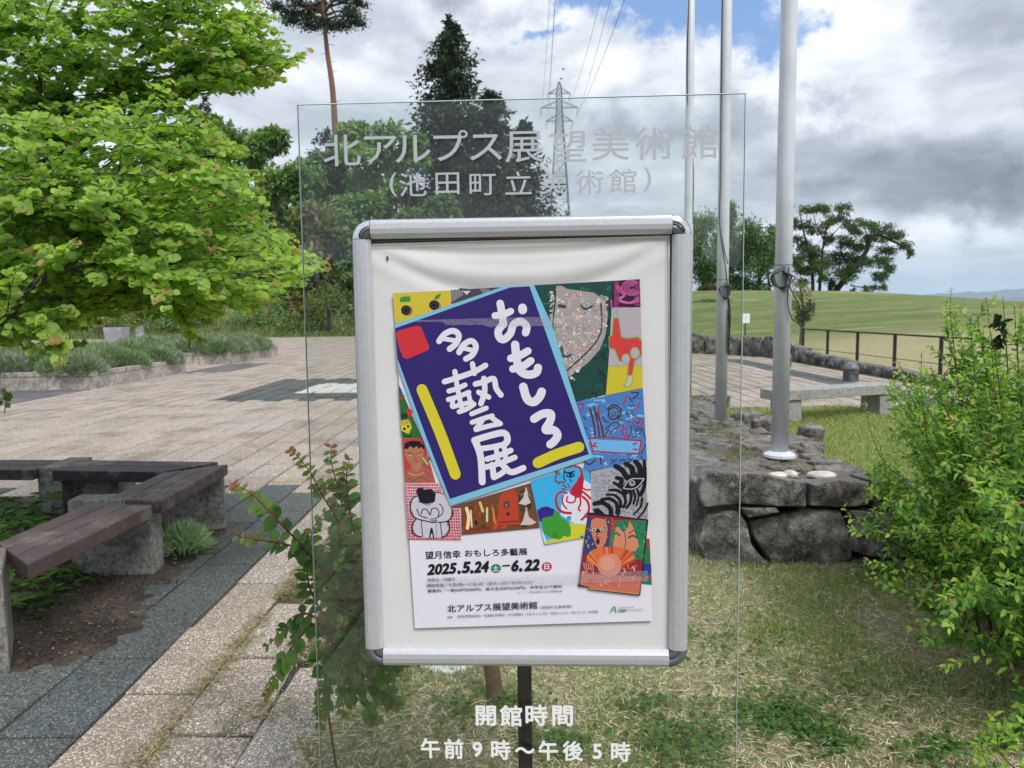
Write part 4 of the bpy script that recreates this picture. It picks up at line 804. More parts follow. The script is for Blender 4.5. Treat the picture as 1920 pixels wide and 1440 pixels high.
# ------------------------------------------------------------ stones
def stone(outline, nrm, depth, amp=.02, seed=0, mat=None, name='stone', parent=None, bulge=.04, kind=None, rings=((1.0, 0.0), (1.0, .55), (1.0, .86), (.99, .955), (.965, .995), (.92, 1.0), (.84, 1.0), (.75, 1.0), (.65, 1.0), (.54, 1.0), (.43, 1.0), (.31, 1.0), (.2, 1.0), (.1, 1.0)), npt=34, rough=3.5):
    """block with a natural face: outline is the visible outline, nrm the way it faces"""
    nrm = Vector(nrm).normalized(); P = [Vector(p) for p in outline]; c = sum(P, Vector())/len(P)
    L = [(P[(i+1) % len(P)]-P[i]).length for i in range(len(P))]; T = sum(L); R = []
    for k in range(npt):
        d = T*k/npt; i = 0
        while d > L[i]: d -= L[i]; i += 1
        R.append(P[i].lerp(P[(i+1) % len(P)], d/L[i]))
    R = [R[k]*.9 + (R[k-1]+R[(k+1) % npt])*.05 for k in range(npt)]
    V = []
    for sc, h in rings:
        for q in R:
            p = c + (q-c)*sc; b = p - nrm*depth*(1-h) + nrm*(bulge*(h**4)*(1-sc*sc))
            s3 = Vector((seed*7.3, seed*3.1, 0)); a = amp*(.35 if h < .5 else 1)
            b += nrm*(mnoise.noise(p*rough+s3)*a*(1 if h > .3 else 0) + mnoise.noise(p*rough*3+s3)*a*.5*(1 if h > .3 else 0) + mnoise.noise(p*rough*8+s3)*a*.25*(1 if h > .8 else 0) + mnoise.noise(p*rough*19+s3)*a*.10*(1 if h > .8 else 0) - abs(mnoise.noise(p*rough*1.7+s3*3))*a*.8*(1 if h > .8 else 0) + (mnoise.voronoi(p*rough*1.3+s3)[0][0]-.4)*a*.9*(1 if h > .8 else 0)) + (q-c).normalized()*(mnoise.noise(p*rough*1.6+s3*2)*a*.6)*min(1, sc*1.2)
            V.append(b)
    n = npt; F = [(r*n+k, r*n+(k+1) % n, (r+1)*n+(k+1) % n, (r+1)*n+k) for r in range(len(rings)-1) for k in range(n)]
    V.append(c + nrm*(bulge + mnoise.noise(c*rough+Vector((seed, 0, 0)))*amp)); F += [((len(rings)-1)*n+k, (len(rings)-1)*n+(k+1) % n, len(V)-1) for k in range(n)]
    F.append(tuple(range(n))[::-1])
    # orientation check
    a, b2, c2 = V[0], V[1], V[n]
    if (Vector(b2)-Vector(a)).cross(Vector(c2)-Vector(a)).dot((Vector(a)-c)) < 0: F = [f[::-1] for f in F]
    o = ob(name, V, F, mat or STONE, parent, smooth=True, kind=kind)
    try: o.data.set_sharp_from_angle(angle=math.radians(24))
    except Exception: pass
    return o
plat = thing('stone_platform', 'low platform of large dark rough stones carrying the flagpoles, beside the poster frame', 'stone platform', (1.75, 6, 0))
rw = random.Random(9)
# south face: outlines taken on the face's plane
def yf(px): return 4.27 - .12*math.sin((px-1330)/420*math.pi*.9)
def face(pxs, fwd=0): return [pt(x, y, yf(x)+fwd) for x, y in pxs]
c7b = lambda x, y: (1230+x/2.4826, 860+y/2.4826)
FACE = [[(212, 95), (250, 60), (330, 62), (520, 80), (700, 112), (708, 225), (560, 222), (400, 212), (225, 228), (205, 160)],
        [(718, 118), (850, 100), (1000, 108), (1010, 170), (990, 222), (860, 228), (722, 222)],
        [(1015, 105), (1130, 100), (1190, 110), (1200, 190), (1160, 238), (1020, 235)],
        [(392, 228), (560, 228), (575, 250), (470, 272), (425, 278)],
        [(240, 262), (330, 245), (385, 250), (430, 300), (445, 400), (545, 520), (470, 552), (320, 548), (225, 490), (205, 400), (212, 310)],
        [(435, 292), (580, 262), (700, 238), (862, 240), (905, 330), (918, 470), (800, 500), (650, 512), (560, 514), (500, 430), (455, 370)],
        [(912, 245), (1080, 245), (1290, 250), (1290, 330), (1280, 455), (1100, 462), (1000, 455), (925, 430), (918, 330)],
        [(575, 535), (680, 520), (800, 518), (805, 555), (700, 575), (600, 570)],
        [(830, 510), (1000, 475), (1180, 470), (1290, 480), (1300, 540), (1180, 575), (950, 580), (840, 560)]]
for k, L in enumerate(FACE):
    stone(face([c7b(*p) for p in L], (.0 if k != 5 else .04)), (-.05, -1, .10), .34, .024, k+1, STONE, 'stone', plat, .018, npt=72)
# hidden east part of the face goes on behind the bush
for k, (x0, x1, z0_, z1_) in enumerate([(2.42, 2.75, .0, .22)]):
    stone([(x0, 4.4, z0_), (x1, 4.75, z0_), (x1, 4.75, z1_), (x0, 4.4, z1_)], (.3, -1, 0), .35, .03, 40+k, STONE, 'stone', plat)
# west side, running away from the viewer
wx = lambda y: 1.10 - .03*(y-4.3)
y = 4.36; k = 0
for (ya, yb, za, zb) in [(4.36, 4.78, .26, .50), (4.80, 5.5, .24, .49), (5.52, 6.3, .26, .48), (6.32, 7.2, .25, .5), (7.2, 8.1, .24, .48), (8.1, 9.1, .25, .47), (4.34, 4.95, -.02, .245), (4.97, 5.8, -.03, .23), (5.8, 6.6, -.03, .24), (6.62, 7.6, -.03, .24), (7.6, 9.1, -.03, .24)]:
    k += 1; stone([(wx(ya), ya, za), (wx(yb), yb, za), (wx(yb), yb, zb), (wx(ya), ya, zb)], (-1, -.05, .08), .35, .035, 60+k, STONE, 'stone', plat, npt=30)
def east(y): return interp(y, [4.2, 4.35, 4.9, 5.2, 5.75, 6.2, 7.2, 8, 9.2], [2.5, 2.45, 2.25, 2.2, 2.45, 2.2, 2.08, 2.2, 2.45])
y = 4.5
for k in range(7):
    yb = y+rw.uniform(.55, .8); stone([(east(y), y, -.03), (east(yb), yb, -.03), (east(yb)-.02, yb, .45), (east(y)-.02, y, .45)], (1, 0, .1), .35, .04, 80+k, STONE, 'stone', plat, npt=30); y = yb+.02
mb = MB(); P_ = [(1.3, 4.55), (2.15, 4.55), (2.0, 5.5), (1.9, 7), (2.1, 9.1), (1.25, 9.1)]; mb.prism(P_, -.03, .40); mb.build('core_fill', SOIL, plat)
grid_ground('soil_top', lambda x, y: 1.2 < x < east(y)-.12 and y > 4.42, 1.1, 2.6, 4.36, 9.2, .05, lambda x, y: .435+.02*mnoise.noise(Vector((x*3, y*3, 0))), m_soil('platform_soil', (.10, .085, .06), (.20, .17, .12), (.13, .15, .06), 26), plat, None)
# thin flat stones laid on top
y = 4.34; row = 0
while y < 9.0:
    hy_ = rw.uniform(.12, .24); x = 1.1+rw.uniform(-.06, .05)
    while x < east(y)-.05:
        wx_ = rw.uniform(.2, .52)
        if rw.random() < .93:
            x1_ = min(x+wx_, east(y)+.02); q = []
            for t in range(9):
                a = 2*math.pi*t/9; q.append(Vector(((x+x1_)/2+math.copysign(abs(math.cos(a))**.6, math.cos(a))*(x1_-x)/2*rw.uniform(.82, 1.02), y+hy_/2+math.copysign(abs(math.sin(a))**.6, math.sin(a))*hy_/2*rw.uniform(.8, 1.04), .452+rw.uniform(-.008, .02))))
            tl = (rw.gauss(0, .05), rw.gauss(0, .06), 1)
            if x1_-x > .1: stone(q, tl, .05, .014, row*9+int(x*10), TOPSTONE, 'flat_stone', plat, .01, npt=20, rings=((1, 0), (1, .6), (.97, .9), (.88, 1), (.5, 1)), rough=8)
        x += wx_+.012
    y += hy_*.92; row += 1
for k, (px, py, wd, hh, Yd) in enumerate([(1525, 800, 50, 34, 5.95), (1440, 785, 60, 20, 6.6), (1400, 775, 60, 18, 7.1), (1345, 745, 50, 16, 8.4)]):
    c = gp(px, py, .5); s_ = wd/FPX*c.y/2; stone([(c.x+s_*math.cos(t), c.y+s_*.8*math.sin(t), .50) for t in [i*.7 for i in range(9)]], (0.1, -.2, 1), .12, .03, 90+k, TOPSTONE, 'stone', plat, .03, npt=22, rough=6)
# three pale stones lying loose on the platform's edge
for (pxc, pyc, wd, dp, ht, lab) in [(1458, 893, 40, .1, .035, 'pale brownish flat stone, leftmost of the three loose stones on the platform edge'), (1483, 890, 26, .10, .045, 'small rounded white stone between two others on the platform edge'), (1542, 892, 56, .13, .03, 'bright white thin slab of stone, widest of the loose stones on the platform edge')]:
    c = gp(pxc, pyc, .51); s_ = wd/FPX*c.y/2
    o = stone([(c.x+s_*math.cos(t)*(1+.15*math.sin(3*t)), c.y+dp*.6*math.sin(t), .525) for t in [i*.63 for i in range(10)]], (0, -.08, 1), .03, .006, int(pxc), WHITESTONE, 'loose_stone', None, ht*.25, npt=18, rings=((.7, 0), (1, .45), (.95, .85), (.8, 1), (.5, 1.05), (.2, 1.05)), rough=9)
    tag(o, lab, 'stone', 'loose pale stones on the platform')

# ------------------------------------------------------------ flagpoles
def flagpole(x, y, r0, lab, flange=True, zb=.49):
    t = thing('flagpole', lab, 'flagpole', (x, y, zb), 'white flagpoles in a row on the platform')
    mb = MB(); mb.tube([(x, y, zb), (x, y, zb+1.95), (x, y, zb+3.2), (x, y, 10)], [r0, r0*.985, r0*.93, r0*.62], 28); mb.build('shaft', POLEM, t, True)
    mb = MB(); mb.tube([(x, y, zb+.70+.6), (x, y, zb+.705+.6)], [r0+.0015]*2, 28); mb.build('joint_ring', GREYPL, t)
    if flange:
        mb = MB(); mb.tube([(x, y, zb-.01), (x, y, zb+.008), (x, y, zb+.02), (x, y, zb+.03)], [r0*1.95, r0*1.9, r0*1.5, r0*1.04], 28); mb.build('base_flange', POLEM, t, False)
    return t
ROPE, _, _ = M('black_rope', (.025, .027, .03), .7); ROPEG, _, _ = M('grey_rope', (.10, .105, .11), .7)
p1 = flagpole(1.85, 5.11, .0565, 'nearest white flagpole with round base plate and coiled black rope on its cleat')
p2 = flagpole(1.965, 6.98, .054, 'middle white flagpole with black rope coil, partly behind the glass edge', False, .47)
p3 = flagpole(2.085, 8.85, .052, 'farthest white flagpole, seen through the glass just right of the silver frame', False, .47)
def curve_rope(name, pxs, Y, r, mat, par):
    mb = MB(); mb.tube(catmull([pt(a, b, Y) for a, b in pxs], 6), r, 6); return mb.build(name, mat, par, True)
Yc = 5.02
mb = MB(); a = pt(1468, 498, Yc); b = pt(1471, 548, Yc); mb.box((a+b)/2, (.011, .008, (a-b).length/2)); cl = bevel(mb.build('cleat', GREYPL, p1), .003)
for k in range(7):
    cx_, w_ = 1463+k*1.2, 14+k*1.7-(k % 3)*2; curve_rope('rope_loop', [(cx_, 504+k*.5), (cx_-w_, 512+k), (cx_-w_*.75, 530+k), (cx_+3, 543-k), (cx_+w_*.7, 532-k), (cx_+w_*.8, 513+k), (cx_+2, 505+k)], Yc-.012-.003*k, .0042, ROPEG if k % 2 else ROPE, p1)
curve_rope('hanging_loop', [(1478, 536), (1477, 570), (1484, 596), (1496, 604), (1503, 596), (1499, 575), (1488, 552), (1480, 534), (1479, 500)], Yc+.02, .0042, ROPE, p1)
curve_rope('halyard', [(1494, -400), (1490, 0), (1487, 200), (1484, 340), (1483, 420), (1479, 470), (1477, 540)], 5.11, .0055, ROPE, p1)
curve_rope('halyard', [(1496, -400), (1492, 0), (1488, 200), (1485.5, 320), (1484.5, 420), (1480, 480), (1479, 540)], 5.13, .004, ROPEG, p1)
Yc = 6.9
mb = MB(); a = pt(1359, 530, Yc); b = pt(1360, 563, Yc); mb.box((a+b)/2, (.011, .008, (a-b).length/2)); bevel(mb.build('cleat', GREYPL, p2), .003)
for k in range(5):
    cx_, w_ = 1358+k*.8, 8+k*1.3; curve_rope('rope_loop', [(cx_, 534+k*.4), (cx_-w_, 540), (cx_-w_*.7, 552), (cx_+2, 561-k), (cx_+w_*.6, 550), (cx_+w_*.6, 538), (cx_+1, 534)], Yc-.01-.003*k, .004, ROPE if k % 2 else ROPEG, p2)
curve_rope('halyard', [(1358, -300), (1352, 200), (1351, 330), (1349, 400), (1350, 430), (1357, 480), (1364, 540), (1367, 600), (1366, 660)], 6.93, .006, ROPE, p2)
curve_rope('halyard', [(1350, 425), (1356, 460), (1365, 495)], 6.91, .006, ROPEG, p2)
curve_rope('hanging_loop', [(1363, 545), (1369, 580), (1368, 630), (1365, 665), (1364, 640), (1365, 580)], 6.92, .005, ROPE, p2)
curve_rope('halyard', [(1300, -300), (1292, 0), (1288, 110), (1290, 200), (1298, 290), (1300, 345), (1298, 420)], 8.82, .008, ROPE, p3)

# ------------------------------------------------------------ granite bench, bollards, fence, low wall
gb = thing('granite_bench', 'grey granite slab bench standing on the lawn beyond the flagpoles', 'bench', (4.2, 9.7, 0))
A0, A1 = pt(1464, 738, 9.55), pt(1692, 731, 10.3)
ax = Vector((A1.x-A0.x, A1.y-A0.y, 0)); LB = ax.length; ax.normalize(); an = Vector((-ax.y, ax.x, 0)); mid = (A0+A1)/2
AX = (ax, an, UPZ); TZ = .44
mb = MB(); mb.box(Vector((mid.x, mid.y, TZ-.065))+an*.2, (LB/2, .2, .065), AX); bevel(mb.build('seat_slab', GRANITE, gb), .008)
for s_ in (-1, 1):
    c = Vector((mid.x, mid.y, 0)) + ax*(s_*(LB/2-.26)) + an*.2; mb = MB(); mb.box((c.x, c.y, (TZ-.13)/2-.01), (.11, .17, (TZ-.13)/2), AX); bevel(mb.build('leg', GRANITE, gb), .006)
bo = None
for (px, py, lab) in [(1595, 714, 'dark domed bollard standing clear on the pavement beyond the granite bench'), (1472, 688, 'dark domed bollard half hidden behind the nearest flagpole')]:
    c = gp(px, py, 0)
    if bo is None:
        bo = thing('bollard', lab, 'bollard', c, 'domed stone bollards'); mb = MB(); r_ = .155; prof = [(r_*1.0, -.01), (r_, .235)] 
        mb.tube([(c.x, c.y, -.01), (c.x, c.y, .02), (c.x, c.y, .232)], [r_, r_*.99, r_*.97], 24); mb.build('shaft', m_var('weathered_black_stone', (.035, .035, .04), (.12, .12, .12), 9, .6, 0, .3), bo, False)
        mb = MB(); mb.tube([(c.x, c.y, .232+.155*math.sin(a)) for a in [i*math.pi/16 for i in range(9)]], [max(.004, (r_+.008)*math.cos(i*math.pi/16)) for i in range(9)], 24); mb.build('dome', m_var('polished_dark_stone', (.10, .105, .115), (.16, .165, .175), 20, .35), bo, True)
    else: copy_thing(bo, c, label=lab)
fc = thing('railing', 'long thin black metal railing with two wires beside the low stone wall', 'railing', (8.6, 18, 0))
fx = lambda y: 8.55 + .0*y
fy = [21.9, 20.2, 18.45, 16.65, 14.85, 13.1, 11.3, 9.5]
for y in fy:
    mb = MB(); mb.box((fx(y), y, .38), (.028, .028, .5)); mb.build('post', BLACKM, fc)
mb = MB(); mb.box((fx(0), (fy[0]+fy[-1])/2, .90), (.035, (fy[0]-fy[-1])/2+.03, .018)); mb.build('top_rail', BLACKM, fc)
for z in (.36,): mb = MB(); mb.tube([(fx(0), fy[0], z), (fx(0), fy[-1], z)], .009, 6); mb.build('wire', BLACKM, fc)
lw = thing('low_stone_wall', 'low curb wall of dark rough boulders along the far edge of the pavement, before the grass', 'stone wall', (7, 22, 0))
pth = [(3.0, 26.2), (4.3, 25.7), (6.0, 25.2), (7.3, 24.4), (8.1, 23.4), (8.25, 22.0), (8.2, 20.2), (8.2, 18), (8.2, 15.5), (8.2, 13), (8.2, 10.5)]
hts = [.78, .78, .76, .62, .62, .42, .30, .24, .17, .12, .12]
L_ = [0]
for a, b in zip(pth, pth[1:]): L_.append(L_[-1]+math.hypot(b[0]-a[0], b[1]-a[1]))
s_ = 0; k = 0
while s_ < L_[-1]-.4:
    w_ = rw.uniform(.8, 1.5); s2 = min(s_+w_, L_[-1]); P0 = (interp(s_, L_, [p[0] for p in pth]), interp(s_, L_, [p[1] for p in pth])); P1 = (interp(s2, L_, [p[0] for p in pth]), interp(s2, L_, [p[1] for p in pth]))
    h0 = interp(s_, L_, hts)*rw.uniform(.88, 1.08); h1 = interp(s2, L_, hts)*rw.uniform(.85, 1.05); dv = Vector((P1[0]-P0[0], P1[1]-P0[1], 0)).normalized(); nn = Vector((dv.y, -dv.x, 0))
    if nn.dot(Vector(P0+(0,))) > 0: nn = -nn
    q = [Vector((*P0, -.05)), Vector((*P1, -.05)), Vector((*P1, h1)), Vector(((P0[0]+P1[0])/2, (P0[1]+P1[1])/2, max(h0, h1)*rw.uniform(.95, 1.1))), Vector((*P0, h0))]
    stone(q, nn+Vector((0, 0, .12)), .4, .07, 120+k, STONE, 'stone', lw, .06, npt=24, rough=2.2); s_ = s2+.03; k += 1
# notice board on the meadow
b0 = pt(1398, 597, 27); np_ = thing('notice_sign', 'small white notice board on a thin black stake in the grass', 'sign', (b0.x, b0.y, .1))
mb = MB(); mb.box((b0.x, b0.y, b0.z), (.15, .012, .17)); bevel(mb.build('board', LAMI, np_), .004)
mb = MB(); mb.box((b0.x, b0.y+.03, (b0.z+.15)/2), (.02, .015, (b0.z+.15)/2)); mb.build('stake', BLACKM, np_)
mb = MB(); mb.tube([(b0.x-.02, b0.y-.014, b0.z-.06), (b0.x+.005, b0.y-.014, b0.z+.03), (b0.x+.03, b0.y-.014, b0.z+.08)], .006, 5); mb.build('mark', GREYPL, np_)

# ------------------------------------------------------------ wooden benches round the bed
def seat_segment(lab, poly, split, ends=(), thick=.062, top=.452, cols=((.075, .05, .05), (.085, .058, .058))):
    """poly: near edge a->b, far edge c->d (quad as [a, b, c, d]); split into long planks"""
    t = thing('wooden_bench', lab, 'bench', (sum(p[0] for p in poly)/4, sum(p[1] for p in poly)/4, 0), 'brown plank benches round the planting bed')
    a, b, c, d = [Vector((*p, 0)) for p in poly]; fr = [0]+split+[1]
    for k in range(len(fr)-1):
        g0, g1 = fr[k]+(.008 if k else 0), fr[k+1]-(.008 if k < len(fr)-2 else 0)
        q = [a.lerp(d, g0), b.lerp(c, g0), b.lerp(c, g1), a.lerp(d, g1)]
        V = [(p.x, p.y, top-thick) for p in q] + [(p.x, p.y, top) for p in q]
        o = ob('plank', V, [(3, 2, 1, 0), (4, 5, 6, 7), (0, 1, 5, 4), (1, 2, 6, 5), (2, 3, 7, 6), (3, 0, 4, 7)], WOOD, t, [cols[k % 2]]*8)
        uv = o.data.uv_layers.new(name='UVMap'); ex = (b-a).normalized()
        ey = Vector((-ex.y, ex.x, 0)); o0 = root_of(t)
        for lp in o.data.loops:
            p = o.data.vertices[lp.vertex_index].co; uv.data[lp.index].uv = (p.dot(ex)+k*3.7, p.dot(ey)+p.z)
        bevel(o, .006, 2, 30)
    return t
def support(t, cx, cy, hx, hy, h, rz=0):
    A = (Vector((math.cos(rz), math.sin(rz), 0)), Vector((-math.sin(rz), math.cos(rz), 0)), UPZ)
    mb = MB(); mb.box((cx, cy, h/2-.02), (hx, hy, h/2+.02), A); bevel(mb.build('concrete_support', CONC, t), .006)
def q2(*px, z=.452): return [tuple(gp(x, y, z))[:2] for x, y in px]
sa = q2((75, 1052), (286, 946), (163, 942), (-60, 1046))
A_seg = seat_segment('nearest plank bench with pale concrete blocks, at the left edge of the picture', q2((52, 1058), (286, 946), (166, 944), (-4, 1017)), [.36, .68], thick=.075)
support(A_seg, -2.34, 4.30, .235, .075, .452, 0)
e_, n_ = Vector((-.52, .85, 0)), Vector((-.85, -.52, 0)); c_ = Vector((-2.14, 3.03, 0)) + e_*.2 + n_*.07; support(A_seg, c_.x, c_.y, .2, .07, .45, math.radians(121.5))
B_seg = seat_segment('middle plank bench running away towards the mitred corner', q2((303, 939), (427, 870), (303, 886.5), (199, 936)), [.36, .68], thick=.075)
support(B_seg, -2.25, 5.25, .17, .14, .37, .35)
C_seg = seat_segment('back plank bench meeting the middle one at the corner', q2((97, 882), (301, 885), (409, 866), (144, 862)), [.5], thick=.075, cols=((.03, .024, .025), (.04, .03, .03)))
D_seg = seat_segment('far left dark plank bench cut by the left edge of the picture', q2((-300, 880), (60, 881), (118, 862), (-300, 861)), [.5], thick=.075, cols=((.03, .024, .025), (.04, .03, .03)))
support(D_seg, -3.27, 5.38, .085, .2, .45, .0); support(C_seg, -2.98, 5.42, .13, .13, .37, 0); support(D_seg, -5.1, 5.4, .1, .2, .445, 0)

# ------------------------------------------------------------ lavender planters
def planter(x1, y0, y1, x0, lab):
    t = thing('stone_planter', lab, 'planter', ((x0+x1)/2, (y0+y1)/2, 0), 'low planters of pale stone blocks full of lavender')
    def run(a, b, axis):
        L = abs(b-a); n_ = max(1, round(L/.98)); st = (b-a)/n_
        for k in range(n_):
            c = a+st*(k+.5); h = abs(st)/2-.004
            for nm, z, hh, tk in (('block', .12, .15, .09), ('cap_stone', .32, .046, .1)):
                mb = MB(); j = rp.uniform(-.004, .004)
                if axis == 'y': mb.box((x1-.09+j, c, z), (tk, h, hh))
                else: mb.box((c, y0+.09+j, z), (h, tk, hh))
                bevel(mb.build(nm, PLST, t), .006)
    run(y0+.2, y1, 'y'); run(x1-.005, x0, 'x')
    mb = MB(); mb.box(((x0+x1)/2-.1, (y0+y1)/2+.1, .1), ((x1-x0)/2-.12, (y1-y0)/2-.12, .1)); mb.build('soil', SOIL, t); return t
PLST = m_stone('planter_stone', (.30, .27, .24), (.50, .45, .41), (.62, .57, .52), .8)
planter(-8.75, 15.6, 20.0, -13.7, 'nearer pale stone planter full of lavender, under the bright green tree')
planter(-8.8, 23.35, 28.1, -12.8, 'farther pale stone planter full of lavender, reaching towards the glass sign')
# ------------------------------------------------------------ foliage tools
SHP = {'round': [(.03, .26), (.22, .47), (.5, .52), (.78, .34)], 'lance': [(.18, .13), (.42, .19), (.72, .12)], 'oval': [(.12, .2), (.38, .33), (.7, .27)], 'tri': [(.4, .3)], 'blade': [(.5, .05)]}
def leaf_local(shape, fold=.22, curl=.18):
    s = SHP[shape]; k = len(s); f = lambda t, w_: (t, w_, fold*abs(w_)-curl*t*t)
    V = [f(0, 0), f(1, 0)] + [f(t, w_) for t, w_ in s] + [f(t, -w_) for t, w_ in s]
    F = [(0,) + (1,) + tuple(2+i for i in range(k-1, -1, -1)), (1, 0) + tuple(2+k+i for i in range(k))]
    return np.array(V), F
def unit(a): return a/np.maximum(np.linalg.norm(a, axis=-1, keepdims=True), 1e-9)
class Foliage:
    def __init__(s, shape, fold=.22, curl=.18, width=1.0): s.shape, s.L, s.w = shape, [], width; s.V0, s.F0 = leaf_local(shape, fold, curl); s.V0 = s.V0*np.array([1, width, 1])
    def add(s, p, d, n, size, col): s.L.append((*p, *d, *n, size, *col))
    def build(s, parent, mat, nobj=0, name='foliage', leaf='leaf', nt=10, maxvis=True, kind='stuff', jit=.12):
        A = np.array(s.L, dtype=np.float64)
        if not len(A): return None
        P, D, N = A[:, :3], unit(A[:, 3:6]), A[:, 6:9]
        N = unit(N - D*np.sum(N*D, axis=1, keepdims=True)); B = np.cross(N, D); sz = A[:, 9]; C = A[:, 10:13]
        if nobj:
            rel = P-np.array([0, 0, EYE]); x = rel@np.array(CR); y = rel@np.array(CU); z = rel@np.array(_f)
            vis = (z > .3) & (abs(x/z) < .70) & (abs(y/z) < .53); key = np.where(vis, sz/z, 0)+(rng.random(len(A))*.002); idx = np.argsort(-key); near, rest = idx[:nobj], idx[nobj:]
            lab = np.argsort(C[near].sum(1)); groups = np.array_split(near[lab], nt)
            for gi in groups:
                if not len(gi): continue
                me = me_from(leaf, s.V0, s.F0, [C[gi].mean(0)]*len(s.V0)); me.materials.append(mat)
                for i in gi:
                    o = bpy.data.objects.new(leaf, me); COL.objects.link(o); o.parent = parent
                    mt = Matrix(((D[i][0], B[i][0], N[i][0]), (D[i][1], B[i][1], N[i][1]), (D[i][2], B[i][2], N[i][2])))
                    o.rotation_mode = 'QUATERNION'; o.rotation_quaternion = mt.to_quaternion(); o.location = Vector(P[i])-root_of(parent); o.scale = (sz[i],)*3
            P, D, N, B, sz, C = P[rest], D[rest], N[rest], B[rest], sz[rest], C[rest]
            if not len(P): return None
        k = len(s.V0); n = len(P)
        V = P[:, None] + sz[:, None, None]*(s.V0[None, :, 0:1]*D[:, None] + s.V0[None, :, 1:2]*B[:, None] + s.V0[None, :, 2:3]*N[:, None])
        V = V.reshape(-1, 3) - np.array(root_of(parent) if parent is not None else (0, 0, 0))
        C2 = np.repeat(C*(1+(rng.random((n, 1))-.5)*jit*2), k, axis=0)
        fl = np.array([i for f in s.F0 for i in f]); cnt = np.array([len(f) for f in s.F0])
        me = bpy.data.meshes.new(name); me.vertices.add(len(V)); me.vertices.foreach_set('co', V.astype(np.float32).ravel())
        loops = (fl[None, :] + (np.arange(n)*k)[:, None]).ravel(); tot = np.tile(cnt, n); st = np.concatenate([[0], np.cumsum(tot)[:-1]])
        me.loops.add(len(loops)); me.loops.foreach_set('vertex_index', loops.astype(np.int32)); me.polygons.add(len(tot)); me.polygons.foreach_set('loop_start', st.astype(np.int32))
        me.update(calc_edges=True)
        a = me.color_attributes.new('tint', 'FLOAT_COLOR', 'POINT'); cc = np.ones((len(V), 4), dtype=np.float32); cc[:, :3] = C2; a.data.foreach_set('color', cc.ravel())
        me.materials.append(mat); o = bpy.data.objects.new(name, me); COL.objects.link(o)
        if parent is not None: o.parent = parent
        if kind: o['kind'] = kind
        return o
def rv(a=1.0): return Vector((random.gauss(0, a), random.gauss(0, a), random.gauss(0, a)))
def inpoly(x, y, P):
    c = False; j = len(P)-1
    for i in range(len(P)):
        if (P[i][1] > y) != (P[j][1] > y) and x < (P[j][0]-P[i][0])*(y-P[i][1])/(P[j][1]-P[i][1])+P[i][0]: c = not c
        j = i
    return c
def proj(p):
    r_ = Vector(p)-EYEV; z = r_.dot(_f); return 960+FPX*r_.dot(CR)/z, 720-FPX*r_.dot(CU)/z
def jcol(c, a=.15): k = 1+random.uniform(-a, a); return (c[0]*k*(1+random.uniform(-a, a)*.5), c[1]*k, c[2]*k)

# ------------------------------------------------------------ distant trees
BK_ = (.10, .075, .055)
def blob_tree(lab, cat, base, blobs, n, ls, pal_, limbs=None, tr=.25, gap=.0, name='deciduous_tree', group=None, gfreq=.5, trunkcol=BK_):
    t = thing(name, lab, cat, base, group); base = Vector(base)
    mb = MB(); top = Vector(blobs[0][:3])
    mid_ = base.lerp(top, .5)+Vector((random.uniform(-.4, .4), 0, 0)); mb.tube(catmull([base-Vector((0, 0, .3)), mid_, top], 5), [tr*(1-.055*i) for i in range(11)], 7, trunkcol)
    for b in (limbs if limbs is not None else blobs[1:]):
        e = Vector(b[:3]); s0 = base.lerp(top, random.uniform(.3, .75)); m_ = s0.lerp(e, .5)+Vector((0, 0, -.06*(e-s0).length)); mb.tube(catmull([s0, m_, e], 4), [tr*.42*(1-.08*i) for i in range(9)], 5, trunkcol)
    mb.build('trunk', BARK, t, True)
    fo_ = Foliage('tri', .25, .2); tv = sum(b[3]*b[4]+b[3]*b[5]+b[4]*b[5] for b in blobs)
    for b in blobs:
        k = int(n*(b[3]*b[4]+b[3]*b[5]+b[4]*b[5])/tv); pc = random.choice(pal_)
        for _ in range(k):
            d = rv().normalized(); r_ = random.random()**.33; p = Vector((b[0]+d.x*b[3]*r_, b[1]+d.y*b[4]*r_, b[2]+d.z*b[5]*r_))
            if gap and mnoise.noise(p*gfreq) + .5*mnoise.noise(p*gfreq*2.7) < gap-.35: continue
            fo_.add(p, rv()+d*.6, rv(.6)+Vector((0, -.2, 1)), ls*random.uniform(.6, 1.3), jcol(pc if random.random() < .7 else random.choice(pal_), .22))
    fo_.build(t, FAR_LEAF, 0, 'crown', kind=None); return t
def px_blobs(px, top, bot, hw, Y, k, spread=.8, flat=.7):
    """a crown of k clumps between two heights seen at distance Y"""
    s = Y/FPX; out = []
    for i in range(k):
        f = (i+.5)/k; y = top + (bot-top)*(f**.9); w_ = hw*(math.sin(math.pi*min(1, .22+f*.72)))**.7
        r_ = random.uniform(.42, .66)*hw*s*(.75+.4*f); x = px + random.uniform(-1, 1)*w_*spread*.75
        c = pt(x, y+r_/s*.7, Y); out.append((c.x, Y+random.uniform(-1, 1)*hw*s*.6, c.z, r_, r_, r_*flat))
    return out
G1 = [(.17, .28, .075), (.13, .225, .065), (.20, .32, .085), (.15, .245, .075)]; G2 = [(.10, .17, .06), (.12, .195, .065), (.085, .145, .055)]; GD = [(.036, .062, .036), (.048, .078, .04), (.03, .052, .032)]
GO_ = [(.22, .17, .07), (.16, .17, .06), (.13, .19, .05)]
random.seed(21)
fz = lambda x, y: hill(x, y)-.05
